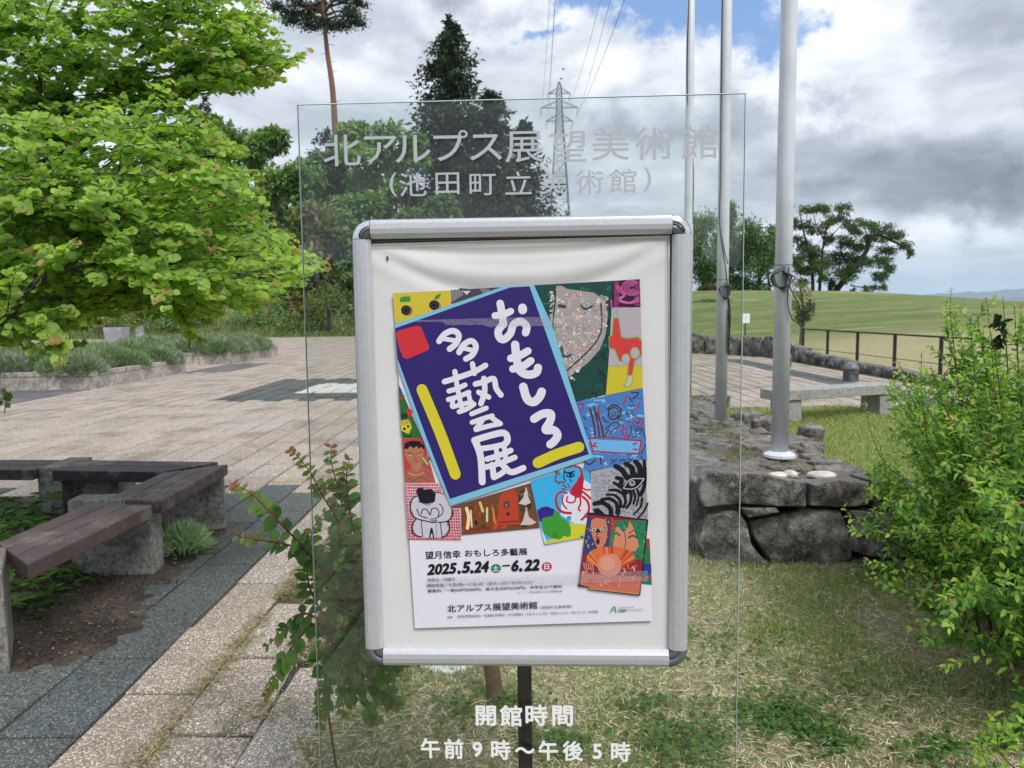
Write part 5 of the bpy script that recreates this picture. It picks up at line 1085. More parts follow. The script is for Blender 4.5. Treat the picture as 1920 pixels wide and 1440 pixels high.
spots = [(-60, 300, 100, 72, G2, 'dark green tree at the far left, mostly behind the bright tree'), (70, 330, 110, 70, G1, 'mid green tree behind the bright tree, over the planters'), (190, 300, 105, 76, G2, 'darker tree behind the bright tree, left of the small fir'), (310, 285, 90, 72, G1, 'green tree just right of the darker one, mostly hidden by bright leaves'), (432, 232, 62, 70, G1, 'tall green tree whose top stands out right of the bright tree'), (492, 250, 52, 66, G1, 'feathery green tree left of the glass sign'),
    (545, 315, 62, 62, G1, 'rounded green tree behind the left edge of the glass'), (612, 300, 55, 66, G2, 'dark tree behind the tall bare pine trunk'), (690, 245, 66, 64, G1, 'feathery light tree seen through the glass between pine and cedar'), (748, 270, 56, 66, G1, 'slender upright tree seen through the glass beside the tallest cedar'), (590, 400, 60, 57, GO_, 'small tree with orange young leaves behind the left glass edge'), (670, 370, 75, 60, G1, 'broad green tree just above the left corner of the silver frame'), (800, 385, 60, 58, G2, 'dark low tree just above the silver frame under the tallest cedar'), (880, 375, 45, 62, GD, 'very dark low tree above the silver frame, between two cedars')]
for (px, top, hw, Y, pl, lab) in spots:
    bx = (px-960)/FPX*Y; hb = fz(bx, Y); n_ = 16 if hw > 55 else 11
    bl = px_blobs(px, top+14, 600, hw, Y, n_, 1.0, .62)
    for _ in range(7): c = pt(px+random.uniform(-.6, .6)*hw, top+random.uniform(0, 45), Y); bl.append((c.x, c.y, c.z, 1.3, 1.2, .9))
    blob_tree(lab, 'tree', (bx, Y, hb), bl, 9500, .5, pl, limbs=bl[::3], tr=.2, gap=.12, gfreq=.6, group='trees on the bank behind the plaza')
# more trees fill the depth of the wood behind the first row
for k in range(12):
    px = -40+k*82+random.uniform(-20, 20); Y = random.uniform(84, 96); hw = random.uniform(62, 80); top = random.uniform(300, 350) if px > 480 else random.uniform(285, 330); bx = (px-960)/FPX*Y
    blob_tree('dark green tree deep in the wood behind the plaza', 'tree', (bx, Y, fz(bx, Y)), px_blobs(px, top-12, 600, hw*1.15, Y, 18, 1.0, .7), 7500, .85, G2, limbs=[], tr=.3, gap=.0, group='trees deep in the wood')
# undergrowth on the bank
rb = random.Random(8)
for k in range(26):
    x = rb.uniform(-42, -7) if k else -15; y = rb.uniform(53.5, 58); z = fz(x, y); s = rb.uniform(.9, 1.7); fo_ = Foliage('tri', .25, .2); t = thing('bank_shrub', 'rounded green shrub on the grassy bank behind the plaza', 'shrub', (x, y, z), 'shrubs on the bank behind the plaza')
    pc = random.choice(G1+G2+GO_[1:])
    for _ in range(700):
        d = rv().normalized(); r_ = random.random()**.4; fo_.add((x+d.x*s*1.3*r_, y+d.y*s*r_, z+abs(d.z)*s*.9*r_), rv()+d, rv(.5)+Vector((0, -.3, 1)), random.uniform(.12, .26), jcol(pc, .25))
    fo_.build(t, FAR_LEAF, 0, 'crown', kind=None)
hd = thing('clipped_hedge', 'long clipped yellow green hedge mound seen under the bright tree', 'hedge', (-29, 56, 0)); fo_ = Foliage('tri', .2, .1)
c0 = pt(300, 588, 56)
for _ in range(5200):
    a = random.random()*math.pi; u_ = random.uniform(-1, 1); h_ = (1-u_*u_)**.5*1.1+.2; d = Vector((u_*4.2, math.cos(a)*1.2, abs(math.sin(a))*h_*1.3)); fo_.add((c0.x+d.x, 56+d.y, .2+d.z), rv(), Vector((0, math.cos(a), math.sin(a)))+rv(.3), random.uniform(.1, .2), jcol((.17, .22, .05), .2))
fo_.build(hd, FAR_LEAF, 0, 'crown', kind=None)
fo_ = Foliage('tri')
for _ in range(420):
    x = rb.uniform(-15.5, -9); y = rb.uniform(51.5, 57.5); z = fz(x, y)
    if mnoise.noise(Vector((x*.7, y*.7, 3))) > -.05: fo_.add((x, y, z+.25*rb.random()+.1), rv(), Vector((0, -1, .5)), .07, (.75, .75, .7))
tag(fo_.build(None, FAR_LEAF, 0, 'white_flowers', kind='stuff'), 'scattered white daisies on the bank behind the plaza')
def bank_grass():
    fo_ = Foliage('blade', 0, .3, 1.6)
    for _ in range(9000):
        x, y = rb.uniform(-32, -3), rb.uniform(50.6, 60); fo_.add((x, y, fz(x, y)), Vector((rb.gauss(0, .4), rb.gauss(0, .4), 1)), rv(), rb.uniform(.2, .5), jcol(rb.choice([(.16, .19, .06), (.2, .2, .08), (.10, .15, .04)]), .2))
    tag(fo_.build(None, BLADE, 0, 'bank_grass', kind='stuff'), 'rough grass on the bank behind the plaza')
bank_grass()
sx_ = pt(617, 600, 53); t = thing('young_tree', 'young tree tied to a dark stake, seen through the glass beside the frame', 'tree', (sx_.x, 53, 0)); mb = MB(); mb.tube([(sx_.x, 53, 0), (sx_.x, 53, 2.0)], [.13, .12], 7, (.04, .04, .045)); mb.build('stake', BARK, t); fo_ = Foliage('tri')
for _ in range(800): d = rv().normalized()*random.random()**.4; fo_.add((sx_.x+d.x*1.9, 53+d.y*1.4, 2.7+d.z*.9), rv(), rv(.5)+UPZ, random.uniform(.12, .25), jcol((.13, .2, .05), .2))
fo_.build(t, FAR_LEAF, 0, 'crown', kind=None)

def conifer(lab, px_axis, prof, Y, base_z, n, cat='tree', pal_=GD, name='cedar_tree', ls=.55, group='dark cedars behind the sign', trunk=True):
    """prof: (py, half width px) from the top down"""
    s = Y/FPX; x0 = (px_axis-960)*s; t = thing(name, lab, cat, (x0, Y, base_z), group)
    top = pt(px_axis, prof[0][0], Y); mb = MB()
    if trunk: mb.tube([(x0, Y, base_z-.5), (top.x, Y, top.z)], [.45, .05], 8, (.06, .045, .038)); 
    ys_ = [p[0] for p in prof]; hs = [p[1] for p in prof]; fo_ = Foliage('tri', .3, .35); nb = n//34
    for k in range(nb):
        f = random.random()**.8; py = ys_[0]+(ys_[-1]-ys_[0])*f; c = pt(px_axis, py, Y); R_ = interp(py, ys_, hs)*s*random.uniform(.42, 1.42)*(1 + .5*mnoise.noise(Vector((py*.05, k % 5, px_axis)))); a = random.random()*2*math.pi
        dv = Vector((math.cos(a), math.sin(a), 0)); e = c+dv*R_+Vector((0, 0, -.12*R_+random.uniform(-.2, .3)))
        if k % 5 == 0: mb.tube([c, c.lerp(e, .6)], [.09, .03], 4, (.05, .04, .035), False)
        for _ in range(34):
            u_ = random.random()**.6; p = c.lerp(e, u_)+rv(.14+.055*R_); p.z -= abs(random.gauss(0, .16))
            fo_.add(p, dv*.8+rv(.6)+Vector((0, 0, .1)), rv(.5)+UPZ, ls*random.uniform(.5, 1.2), jcol(random.choice(pal_), .25))
    mb.build('trunk', BARK, t, True); fo_.build(t, FAR_LEAF, 0, 'crown', kind=None); return t
conifer('tallest dark cedar rising behind the glass, its top above the panel', 843, [(36, 4), (60, 18), (95, 34), (150, 44), (190, 62), (260, 70), (330, 72), (420, 85), (560, 60)], 80, 3, 24000)
conifer('dark cedar in the middle of the three, right of the tallest', 918, [(166, 4), (190, 24), (230, 36), (300, 44), (420, 60), (560, 50)], 78, 3, 13000)
conifer('shortest dark cedar on the right of the group, beside the pylon', 982, [(228, 3), (260, 18), (300, 30), (360, 52), (400, 66), (560, 60)], 76, 3, 12000)
conifer('tiny dark fir tip far behind the bright tree', 383, [(184, 2), (200, 10), (230, 18), (330, 40)], 110, 4, 1800, ls=.5, name='fir_tree', group=None)
conifer('small dark conifer beside the pine trunk, seen through the glass', 612, [(244, 3), (262, 22), (300, 32), (420, 40)], 90, 4, 3000, ls=.5, name='fir_tree', group=None)
# tall pine
Yp = 66; t = thing('pine_tree', 'very tall pine with bare reddish trunk and flat dark crown cut by the picture top', 'tree', (pt(640, 560, Yp).x, Yp, 3)); mb = MB()
tp = [pt(x, y, Yp) for x, y in [(640, 560), (636, 400), (630, 270), (624, 170), (614, 100), (607, 30), (600, -40)]]; mb.tube(catmull(tp, 4), [.36-.010*i for i in range(25)], 9, (.20, .105, .07))
for k in range(16): a = catmull(tp, 4)[6+k % 16]; mb.tube([a, a+Vector((random.uniform(-1, 1)*.8, random.uniform(-.5, .5), random.uniform(-.1, .4)))], [.035, .01], 4, (.10, .07, .06), False)
ends = [(520, 12), (545, 38), (560, 5), (580, 48), (600, -20), (625, -25), (640, 46), (655, 20), (668, 42), (672, 5), (590, 15), (610, 40), (640, -5), (535, -15), (565, -45), (620, -60)]
fo_ = Foliage('tri', .3, .2)
for (x, y) in ends+[(548, 25), (660, 30), (590, -35), (650, -20), (615, 48), (575, 30)]:
    e = pt(x, y, Yp+random.uniform(-2.5, 2.5)); s0 = pt(604+random.uniform(-3, 6), random.uniform(-30, 55), Yp); mb.tube([s0, s0.lerp(e, .5)+Vector((0, 0, .2)), e], [.13, .09, .04], 5, (.10, .06, .045), False)
    for _ in range(420):
        d = rv(); p = e+Vector((d.x*.42, d.y*.5, d.z*.16+abs(d.x)*-.08)); fo_.add(p, rv()+Vector((0, 0, .5)), rv(), random.uniform(.14, .3), jcol(random.choice(GD), .25))
mb.build('trunk', BARK, t, True); fo_.build(t, FAR_LEAF, 0, 'crown', kind=None)

# trees on the crest of the meadow
def crest_tree(lab, base_px, trunks, clumps, n, Y, pal_, ls=.3, gap=.3, flat=.45, tr=.22):
    b = pt(base_px[0], base_px[1], Y); t = thing('broad_tree', lab, 'tree', (b.x, Y, b.z-.4), 'broad trees on the crest of the meadow'); mb = MB(); s = Y/FPX
    for L, r_ in trunks: mb.tube(catmull([pt(x, y, Y+random.uniform(-.4, .4)) for x, y in L], 4), [r_*(1-.8*i/((len(L)-1)*4)) for i in range((len(L)-1)*4+1)], 6, (.05, .042, .036))
    mb.build('trunk', BARK, t, True); fo_ = Foliage('tri', .3, .2); tot = sum(c[2]*c[3] for c in clumps)
    for (x, y, rx, ry) in clumps:
        pc = random.choice(pal_); dY = random.uniform(-1, 1)*2.2; ry *= 1.45; sub = [(random.uniform(-1, 1), random.uniform(-1, 1), random.uniform(-1, 1)) for _ in range(9)]
        for _ in range(int(n*rx*ry/tot*1.15)):
            q = random.choice(sub); X = x+rx*.72*q[0]+random.gauss(0, rx*.26); Yp_ = y+ry*.6*q[1]+random.gauss(0, ry*.24); p = pt(X, Yp_, Y+dY+q[2]*rx*s+random.gauss(0, .5))
            fo_.add(p, rv(), rv(.5)+UPZ, ls*.82*random.uniform(.5, 1.2), jcol(pc if random.random() < .6 else random.choice(pal_), .25))
    fo_.build(t, FAR_LEAF, 0, 'crown', kind=None); return t
crest_tree('dense dark tree seen through the glass right beside the silver frame', (1318, 552), [([(1318, 552), (1320, 500), (1325, 450)], .25)], [(1318, 430, 30, 28), (1300, 470, 28, 32), (1335, 490, 32, 30), (1320, 515, 40, 18), (1290, 440, 20, 30), (1270, 480, 20, 40)], 8000, 72, G2, .34)
crest_tree('taller slim tree behind the middle flagpole', (1368, 552), [([(1368, 552), (1365, 480), (1368, 400)], .2)], [(1366, 398, 16, 14), (1372, 425, 20, 18), (1360, 455, 26, 26), (1375, 490, 24, 24), (1355, 520, 30, 14)], 5500, 78, G2, .32)
crest_tree('dense dark tree between the middle and the nearest flagpole', (1420, 550), [([(1420, 550), (1425, 500), (1415, 450)], .25), ([(1444, 550), (1440, 500), (1455, 470)], .15)], [(1408, 440, 22, 24), (1425, 455, 26, 26), (1395, 480, 26, 28), (1430, 495, 26, 26), (1462, 470, 22, 36), (1455, 440, 18, 14), (1410, 532, 40, 14), (1470, 520, 18, 14)], 9000, 74, G2, .34)
crest_tree('open crowned tree with thin upright limbs right of the nearest flagpole', (1524, 552), [([(1524, 552), (1522, 500), (1508, 440), (1500, 400)], .20), ([(1536, 551), (1540, 500), (1545, 450), (1560, 400)], .17), ([(1522, 500), (1500, 470), (1490, 440)], .1), ([(1545, 450), (1530, 420), (1525, 395)], .08), ([(1545, 460), (1570, 430), (1590, 410)], .08)],
    [(1512, 392, 20, 7), (1545, 392, 22, 8), (1500, 418, 22, 9), (1580, 395, 16, 9), (1560, 412, 24, 8), (1530, 430, 22, 8), (1500, 455, 20, 10), (1520, 470, 24, 10), (1494, 490, 18, 12), (1535, 485, 22, 12), (1560, 450, 16, 8), (1515, 510, 26, 10), (1538, 500, 22, 10), (1500, 530, 14, 7), (1590, 420, 14, 7)], 9500, 75, [(.075, .12, .035), (.05, .08, .03), (.10, .14, .04)], .26)
crest_tree('wide spreading tree leaning right on the crest, the rightmost of the group', (1563, 552), [([(1563, 552), (1575, 535), (1600, 505), (1625, 470), (1640, 440), (1680, 455), (1700, 465)], .34), ([(1558, 550), (1556, 530), (1560, 520)], .25), ([(1600, 505), (1640, 490), (1670, 500), (1665, 520)], .12), ([(1625, 470), (1625, 440), (1618, 420)], .12), ([(1600, 505), (1580, 480), (1575, 450)], .12), ([(1640, 440), (1660, 430)], .1), ([(1595, 535), (1620, 540), (1640, 545)], .07)],
    [(1622, 418, 18, 7), (1650, 428, 24, 9), (1600, 432, 18, 8), (1676, 440, 20, 9), (1640, 448, 26, 9), (1698, 460, 14, 8), (1705, 475, 9, 8), (1585, 455, 22, 10), (1615, 468, 24, 9), (1660, 470, 22, 8), (1580, 485, 24, 12), (1610, 490, 26, 10), (1645, 492, 24, 9), (1668, 505, 14, 8), (1585, 515, 26, 12), (1600, 503, 20, 8), (1650, 520, 18, 7), (1600, 545, 6, 4), (1630, 542, 14, 6), (1655, 538, 9, 6), (1560, 532, 12, 8), (1545, 520, 14, 8)], 13000, 75, [(.065, .115, .035), (.05, .085, .03), (.10, .15, .045)], .26, tr=.3)
def small_clump(name, lab, cat, px, py, rx, ry, Y, pl, n, ls, flat=True):
    c = pt(px, py, Y); s = Y/FPX; t = thing(name, lab, cat, (c.x, Y, c.z-ry*s)); fo_ = Foliage('tri')
    for _ in range(n): d = rv().normalized()*random.random()**.4; fo_.add((c.x+d.x*rx*s, Y+d.y*rx*s*.5, c.z+d.z*ry*s), rv(), rv(.5)+UPZ, ls*random.uniform(.5, 1.2), jcol(random.choice(pl), .25))
    fo_.build(t, FAR_LEAF, 0, 'crown', kind=None)
    mb = MB(); mb.tube([(c.x, Y, c.z-ry*s-1.5), (c.x, Y, c.z)], [.12, .08], 5, BK_); mb.build('trunk', BARK, t)
small_clump('distant_shrub', 'small dark tree peeking over the meadow edge at the right', 'tree', 1798, 570, 30, 12, 120, G2, 1500, .4); small_clump('distant_shrub', 'low distant bush poking up left of the small dark tree at the meadow edge', 'shrub', 1765, 568, 18, 5, 120, G2, 500, .4); small_clump('distant_shrub', 'faint distant bush just above the tall shoots of the right shrub', 'shrub', 1895, 580, 16, 6, 120, G1, 500, .4)
small_clump('low_hedge', 'low flat dark hedge patch on the meadow beside the middle flagpole', 'hedge', 1340, 569, 48, 9, 50, G2, 3000, .12); small_clump('round_shrub', 'low rounded reddish shrub on the crest behind the glass', 'shrub', 1330, 541, 24, 8, 66, [(.13, .09, .05), (.09, .10, .04)], 1400, .2)
# small twisted tree by the railing
Yt = 25.5; b = pt(1502, 645, Yt); t = thing('small_tree', 'small tree with thin bent trunk and reddish leaf tufts by the railing end', 'tree', (b.x, Yt, b.z)); mb = MB()
for L, r_ in [([(1502, 650), (1504, 620), (1507, 590), (1504, 560), (1500, 535)], .075), ([(1506, 600), (1518, 580), (1526, 565)], .03), ([(1505, 610), (1495, 590), (1488, 575)], .03), ([(1504, 565), (1494, 552), (1488, 545)], .025)]: mb.tube(catmull([pt(x, y, Yt) for x, y in L], 4), [r_*(1-.6*i/((len(L)-1)*4)) for i in range((len(L)-1)*4+1)], 6, (.14, .11, .09))
mb.build('trunk', BARK, t, True); fo_ = Foliage('tri')
for (x, y, rx, ry, pl) in [(1495, 532, 22, 10, GO_), (1508, 548, 14, 12, GO_), (1500, 585, 12, 10, GD), (1520, 575, 9, 10, GD), (1492, 572, 9, 8, GO_), (1512, 592, 12, 8, GD), (1503, 600, 10, 10, GD)]:
    for _ in range(170): fo_.add(pt(x+random.gauss(0, rx*.55), y+random.gauss(0, ry*.55), Yt+random.gauss(0, .15)), rv(), rv(), random.uniform(.05, .11), jcol(random.choice(pl), .25))
fo_.build(t, FAR_LEAF, 0, 'crown', kind=None)

# ------------------------------------------------------------ pylon, wires, birds, far hills
Yq = 260; STEEL, _, _ = M('galvanised_steel', (.16, .17, .18), .6, .3); q_ = Yq/FPX; pc_ = pt(1050, 400, Yq); X0_ = pc_.x
t = thing('power_pylon', 'tall lattice power pylon with three cross arms seen through the glass', 'pylon', (X0_, Yq, 0))
pz = lambda py: pt(1050, py, Yq).z
prof = [(640, 30), (402, 17), (262, 8.5), (200, 5.0), (166, 4.4), (154, 1.2)]
hw_ = lambda z: float(np.interp(z, [pz(p[0]) for p in prof], [p[1]*q_ for p in prof]))
cor = [(-1, -1), (1, -1), (1, 1), (-1, 1)]; zs = [pz(y) for y in list(range(640, 262, -24))+list(range(262, 150, -9))+[154]]
Pn = lambda c, z: Vector((X0_+c[0]*hw_(z), Yq+c[1]*hw_(z), z))
for c in cor: mb = MB(); mb.tube([Pn(c, z) for z in zs], .17, 5); mb.build('leg', STEEL, t)
mb = MB()
for a, b in zip(zs, zs[1:]):
    for i in range(4): mb.tube([Pn(cor[i], a), Pn(cor[(i+1) % 4], b)], .075, 4, cap=False); mb.tube([Pn(cor[(i+1) % 4], a), Pn(cor[i], b)], .075, 4, cap=False); mb.tube([Pn(cor[i], a), Pn(cor[(i+1) % 4], a)], .075, 4, cap=False)
mb.build('lattice_bracing', STEEL, t)
arms = [(175, 166, 20), (202, 190, 34), (227, 216, 24)]
for (py, py2, hl) in arms:
    z, z2 = pz(py), pz(py2)
    for sg in (-1, 1):
        mb = MB(); tip = Vector((X0_+sg*hl*q_, Yq, z))
        for sy in (-1, 1): mb.tube([Pn((sg, sy), z), tip], .1, 4); mb.tube([Pn((sg, sy), z2), tip], .09, 4)
        for f in (.35, .65): mb.tube([Pn((sg, -1), z).lerp(tip, f), Pn((sg, -1), z2).lerp(tip, f)], .06, 4)
        arm = mb.build('cross_arm', STEEL, t); mb = MB(); mb.tube([tip, tip+Vector((-sg*.2-.35, 0, -(15 if py > 180 else 14)*q_))], [.14, .07], 5); mb.build('insulator', STEEL, arm)
k = 0
for (a, b, lab) in [((1027, 190), (1046, -90), 'thin overhead power line, leftmost of those rising from the pylon'), ((1015, 217), (1036, -90), 'faint power line from the pylon middle arm on the left'), ((1026, 243), (1052, -200), 'faint power line from the lowest left pylon arm'), ((1069, 190), (1142, -60), 'thin power line rising right from the top pylon arm'), ((1082, 216), (1196, -70), 'clearest power line rising steeply right from the pylon middle arm'), ((1072, 242), (1150, -20), 'faint power line from the lowest right pylon arm')]:
    p0, p1_ = pt(a[0], a[1], Yq), pt(b[0], b[1], 95); mb = MB(); L = []
    for i in range(15): u_ = i/14; p = p0.lerp(p1_, u_); p.z -= 4*u_*(1-u_)*1.6; L.append(p)
    mb.tube(L, .030 if k != 4 else .045, 4, cap=False); tag(mb.build('power_line', BLACKM), lab, 'power line', 'wires running from the pylon'); k += 1
for (x, y, lab, sc) in [(1056, 130, 'tiny dark bird flying just above the pylon tip', 1), (1052, 148, 'tiny dark bird perched close over the pylon top', .9), (1034, 217, 'tiny bird beside the pylon, lowest of the three', .5)]:
    c = pt(x, y, 200); mb = MB(); mb.tube([c+Vector((-.42, 0, .05))*sc, c+Vector((-.2, 0, .1))*sc, c, c+Vector((.25, 0, -.02))*sc, c+Vector((.5, 0, -.06))*sc], [.03*sc, .1*sc, .15*sc, .09*sc, .02*sc], 6)
    for s_ in (-1, 1): mb.add([c+Vector((-.1, 0, .05))*sc, c+Vector((.18, 0, .05))*sc, c+Vector((.1, s_*.5, .35))*sc, c+Vector((.0, s_*.9, .2))*sc], [(0, 1, 2), (0, 2, 3)])
    tag(mb.build('bird', BLACKM), lab, 'bird', 'small birds by the pylon')
for (Y, pts_, seed, nm) in [(9000, [(1500, 566), (1640, 562), (1700, 556), (1780, 549), (1860, 546), (1930, 540), (2100, 530), (2500, 560)], 1, 'far_mountains'), (6500, [(1500, 572), (1700, 569), (1800, 562), (1900, 558), (2000, 552), (2400, 570)], 2, 'near_mountains')]:
    V = []; xs_ = list(range(1500, 2500, 10))
    for x in xs_:
        y = interp(x, [p[0] for p in pts_], [p[1] for p in pts_]) + 2.2*mnoise.noise(Vector((x*.03, seed, 0))) + 1.2*mnoise.noise(Vector((x*.11, seed, 0)))
        c = pt(x, y, Y)
        for j, (dy_, f) in enumerate([(-900, 0), (-500, .35), (-200, .75), (0, 1), (700, .6), (1500, 0)]): V.append((c.x+mnoise.noise(Vector((x*.05, j, seed)))*80, Y+dy_, -14+(c.z+14)*f*(1+.1*mnoise.noise(Vector((x*.09, j*2, seed))))))
    F = [(i*6+j, (i+1)*6+j, (i+1)*6+j+1, i*6+j+1) for i in range(len(xs_)-1) for j in range(5)]
    ob(nm, V, F, m_var(nm, (.045, .075, .065), (.07, .10, .085), .002, .95), smooth=True, kind='structure')
# ------------------------------------------------------------ bright round-leaved tree at the left
random.seed(33)
CROWN = [(-80, -80), (470, -80), (500, 10), (545, 55), (585, 98), (580, 112), (525, 125), (520, 162), (470, 165), (400, 172), (345, 186), (350, 203), (402, 216), (440, 265), (475, 300), (512, 335), (516, 385), (530, 420), (560, 440), (630, 492), (616, 522), (572, 545), (520, 568), (430, 575), (385, 600), (378, 640), (350, 668), (325, 650), (318, 602), (300, 580), (240, 590), (172, 600), (142, 640), (125, 680), (92, 655), (60, 640), (0, 655), (-80, 670)]
kt = thing('katsura_tree', 'leafy tree with bright round yellow green leaves filling the upper left', 'tree', (-4.6, 4.7, 0))
KL = Foliage('round', .14, .12); tm = MB(); KB = (.085, .07, .06)
base = Vector((-4.6, 4.7, 0)); fork = Vector((-4.45, 4.65, 1.3))
tm.tube([base-Vector((0, 0, .2)), base+Vector((.02, 0, .4)), fork], [.13, .10, .085], 10, KB)
KG = [(.33, .47, .085), (.28, .42, .075), (.39, .50, .095), (.19, .31, .065), (.24, .38, .07), (.31, .46, .08)]
def katsura_twig(p, d, L, red, pal_):
    d = d.normalized(); n = max(4, int(L/.034)); q = p.copy(); pts_ = [q.copy()]; side = d.cross(UPZ).normalized()
    for i in range(n):
        q = q + d*(L/n); d = (d + Vector((0, 0, -.015)) + rv(.03)).normalized(); pts_.append(q.copy())
        for s_ in (-1, 1):
            ld = d*.55 + side*s_*random.uniform(.6, 1.0) + Vector((0, 0, random.uniform(-.55, .1))); nn = Vector((random.gauss(0, .4), -.75+random.gauss(0, .35), .62+random.gauss(0, .25)))
            tipf = i/n; sz = random.uniform(.034, .054)*(1 if tipf < .75 else .72)
            c = random.choice(pal_)
            if tipf > .8 and random.random() < red: c = (.38, .26, .10)
            KL.add(q+rv(.006), ld, nn, sz, jcol(c, .12))
    KL.add(q, d, Vector((0, -.4, 1)), .035, jcol((.34, .24, .08) if random.random() < red else (.24, .36, .05), .1))
    tm.tube([pts_[0], pts_[len(pts_)//2], pts_[-1]], [.0035, .003, .0015], 4, KB, False)
def dens(px, py):
    k = 1.0 if mnoise.noise(Vector((px*.012, py*.022, 9))) > -.22 else .35
    if px < 240 and py < 330: k = .55 + .25*mnoise.noise(Vector((px*.02, py*.02, 1)))
    if 45 < px < 100 and py < 130: k = .12
    if 235 < px < 330 and 180 < py < 230: k = .5
    return k
# limbs: traced visible ones and many more fanning out from the trunk
limbs = []
def limb(L, r0, twigs=True):
    P_ = catmull([pt(*a) for a in L], 7); rs_ = [max(.003, r0*(1-.85*i/(len(P_)-1))) for i in range(len(P_))]; tm.tube(P_, rs_, 6, KB, False); limbs.append(P_); return P_
for L, r in [([(-430, 250, 4.65), (-120, 420, 4.4), (60, 460, 4.2), (170, 410, 4.1), (240, 330, 4.1)], .035), ([(-430, 250, 4.65), (-100, 200, 4.5), (50, 240, 4.5), (75, 140, 4.5), (60, 20, 4.5)], .028), ([(-430, 250, 4.65), (-60, 300, 4.5), (90, 300, 4.5), (130, 180, 4.6), (150, 60, 4.6), (160, -60, 4.6)], .03), ([(40, 100, 4.6), (75, 180, 4.5), (80, 250, 4.4)], .015),
    ([(-430, 250, 4.65), (0, 380, 4.6), (180, 260, 4.6), (300, 200, 4.7), (420, 150, 4.8), (560, 105, 4.9)], .028), ([(100, 300, 4.5), (200, 180, 4.6), (330, 90, 4.7), (480, 40, 4.8)], .018), ([(90, 300, 4.4), (240, 120, 4.6), (330, 10, 4.6), (400, -60, 4.6)], .018), ([(200, 240, 4.6), (350, 165, 4.7), (510, 150, 4.8)], .014),
    ([(-430, 280, 4.65), (0, 520, 3.9), (150, 430, 3.8), (215, 360, 3.8)], .025), ([(-430, 280, 4.65), (-50, 470, 4.3), (150, 440, 4.3), (350, 380, 4.4), (505, 350, 4.5)], .03), ([(-50, 470, 4.3), (200, 500, 4.2), (400, 480, 4.3), (610, 495, 4.4)], .022), ([(-430, 300, 4.65), (-80, 600, 3.5), (80, 520, 3.4), (200, 490, 3.4), (290, 520, 3.4)], .024), ([(0, 560, 3.6), (150, 560, 3.6), (300, 560, 3.7), (420, 560, 3.8)], .016),
    ([(150, 540, 3.8), (300, 560, 3.8), (350, 600, 3.7), (355, 655, 3.7)], .012), ([(-60, 600, 3.4), (60, 590, 3.4), (110, 620, 3.4), (125, 670, 3.4)], .012), ([(200, 400, 4.2), (350, 300, 4.4), (450, 300, 4.5)], .016), ([(150, 350, 4.4), (280, 260, 4.5), (400, 225, 4.6)], .016), ([(-60, 420, 3.6), (60, 380, 3.6), (180, 400, 3.6)], .016), ([(0, 60, 4.4), (-40, 150, 4.4), (40, 200, 4.4)], .012)]: limb(L, r)
for _ in range(34):
    for tr_ in range(30):
        ex, ey = random.uniform(-60, 600), random.uniform(-60, 650)
        if inpoly(ex, ey, CROWN) and random.random() < dens(ex, ey): break
    Ye = random.uniform(3.4, 5.1) if ey > 200 else random.uniform(4.1, 5.2); sx = random.uniform(-250, -60); L = [(-430, 270, 4.65), (sx, 300+(ey-300)*.5+40, (4.6+Ye)/2), ((sx+ex)/2, ey*.8+60+random.uniform(-20, 30), Ye), (ex, ey, Ye)]; limb(L, .009)
nt_ = 0
for tries in range(30000):
    if nt_ >= 2000: break
    if random.random() < .55:
        P_ = random.choice(limbs); i = int(len(P_)*(.25+.75*random.random())); i = min(i, len(P_)-2); p = P_[i].copy(); d = (P_[i+1]-P_[i]).normalized()
        s_ = d.cross(UPZ).normalized()*random.choice((-1, 1)); d = d*random.uniform(.4, 1)+s_*random.uniform(.1, .9)+Vector((0, 0, random.uniform(-.3, .4)))
    else:
        x, y = random.uniform(-70, 600), random.uniform(-70, 650)
        p = pt(x, y, random.uniform(3.4, 5.0) if y > 200 else random.uniform(4.1, 5.1)); d = Vector((.8, random.gauss(0, .5), random.gauss(0, .22)))
    L_t = random.uniform(.16, .36); e = p+d.normalized()*L_t; a, b = proj(p), proj(e)
    if not (inpoly(*b, CROWN) and inpoly(*a, CROWN)): continue
    if random.random() > dens(*b): continue
    nt_ += 1; katsura_twig(p, d, L_t, .32 if (b[1] > 380 or b[0] > 300) else .12, random.choice([KG, KG[:3], KG[3:]]))
for (L, n_) in [([(-20, 760, 2.9), (5, 745, 2.9), (20, 735, 2.9)], 5), ([(-20, 720, 2.9), (10, 735, 2.9), (8, 775, 2.9)], 5)]:
    P_ = catmull([pt(*a) for a in L], 4); tm.tube(P_, .002, 4, KB, False)
    for k in range(n_): KL.add(P_[2+k % 6], Vector((.3, 0, -1))+rv(.3), Vector((0, -1, .2)), .024, (.09, .13, .03))
tm.build('branches', BARK, kt, True); KL.build(kt, LEAF, 300)

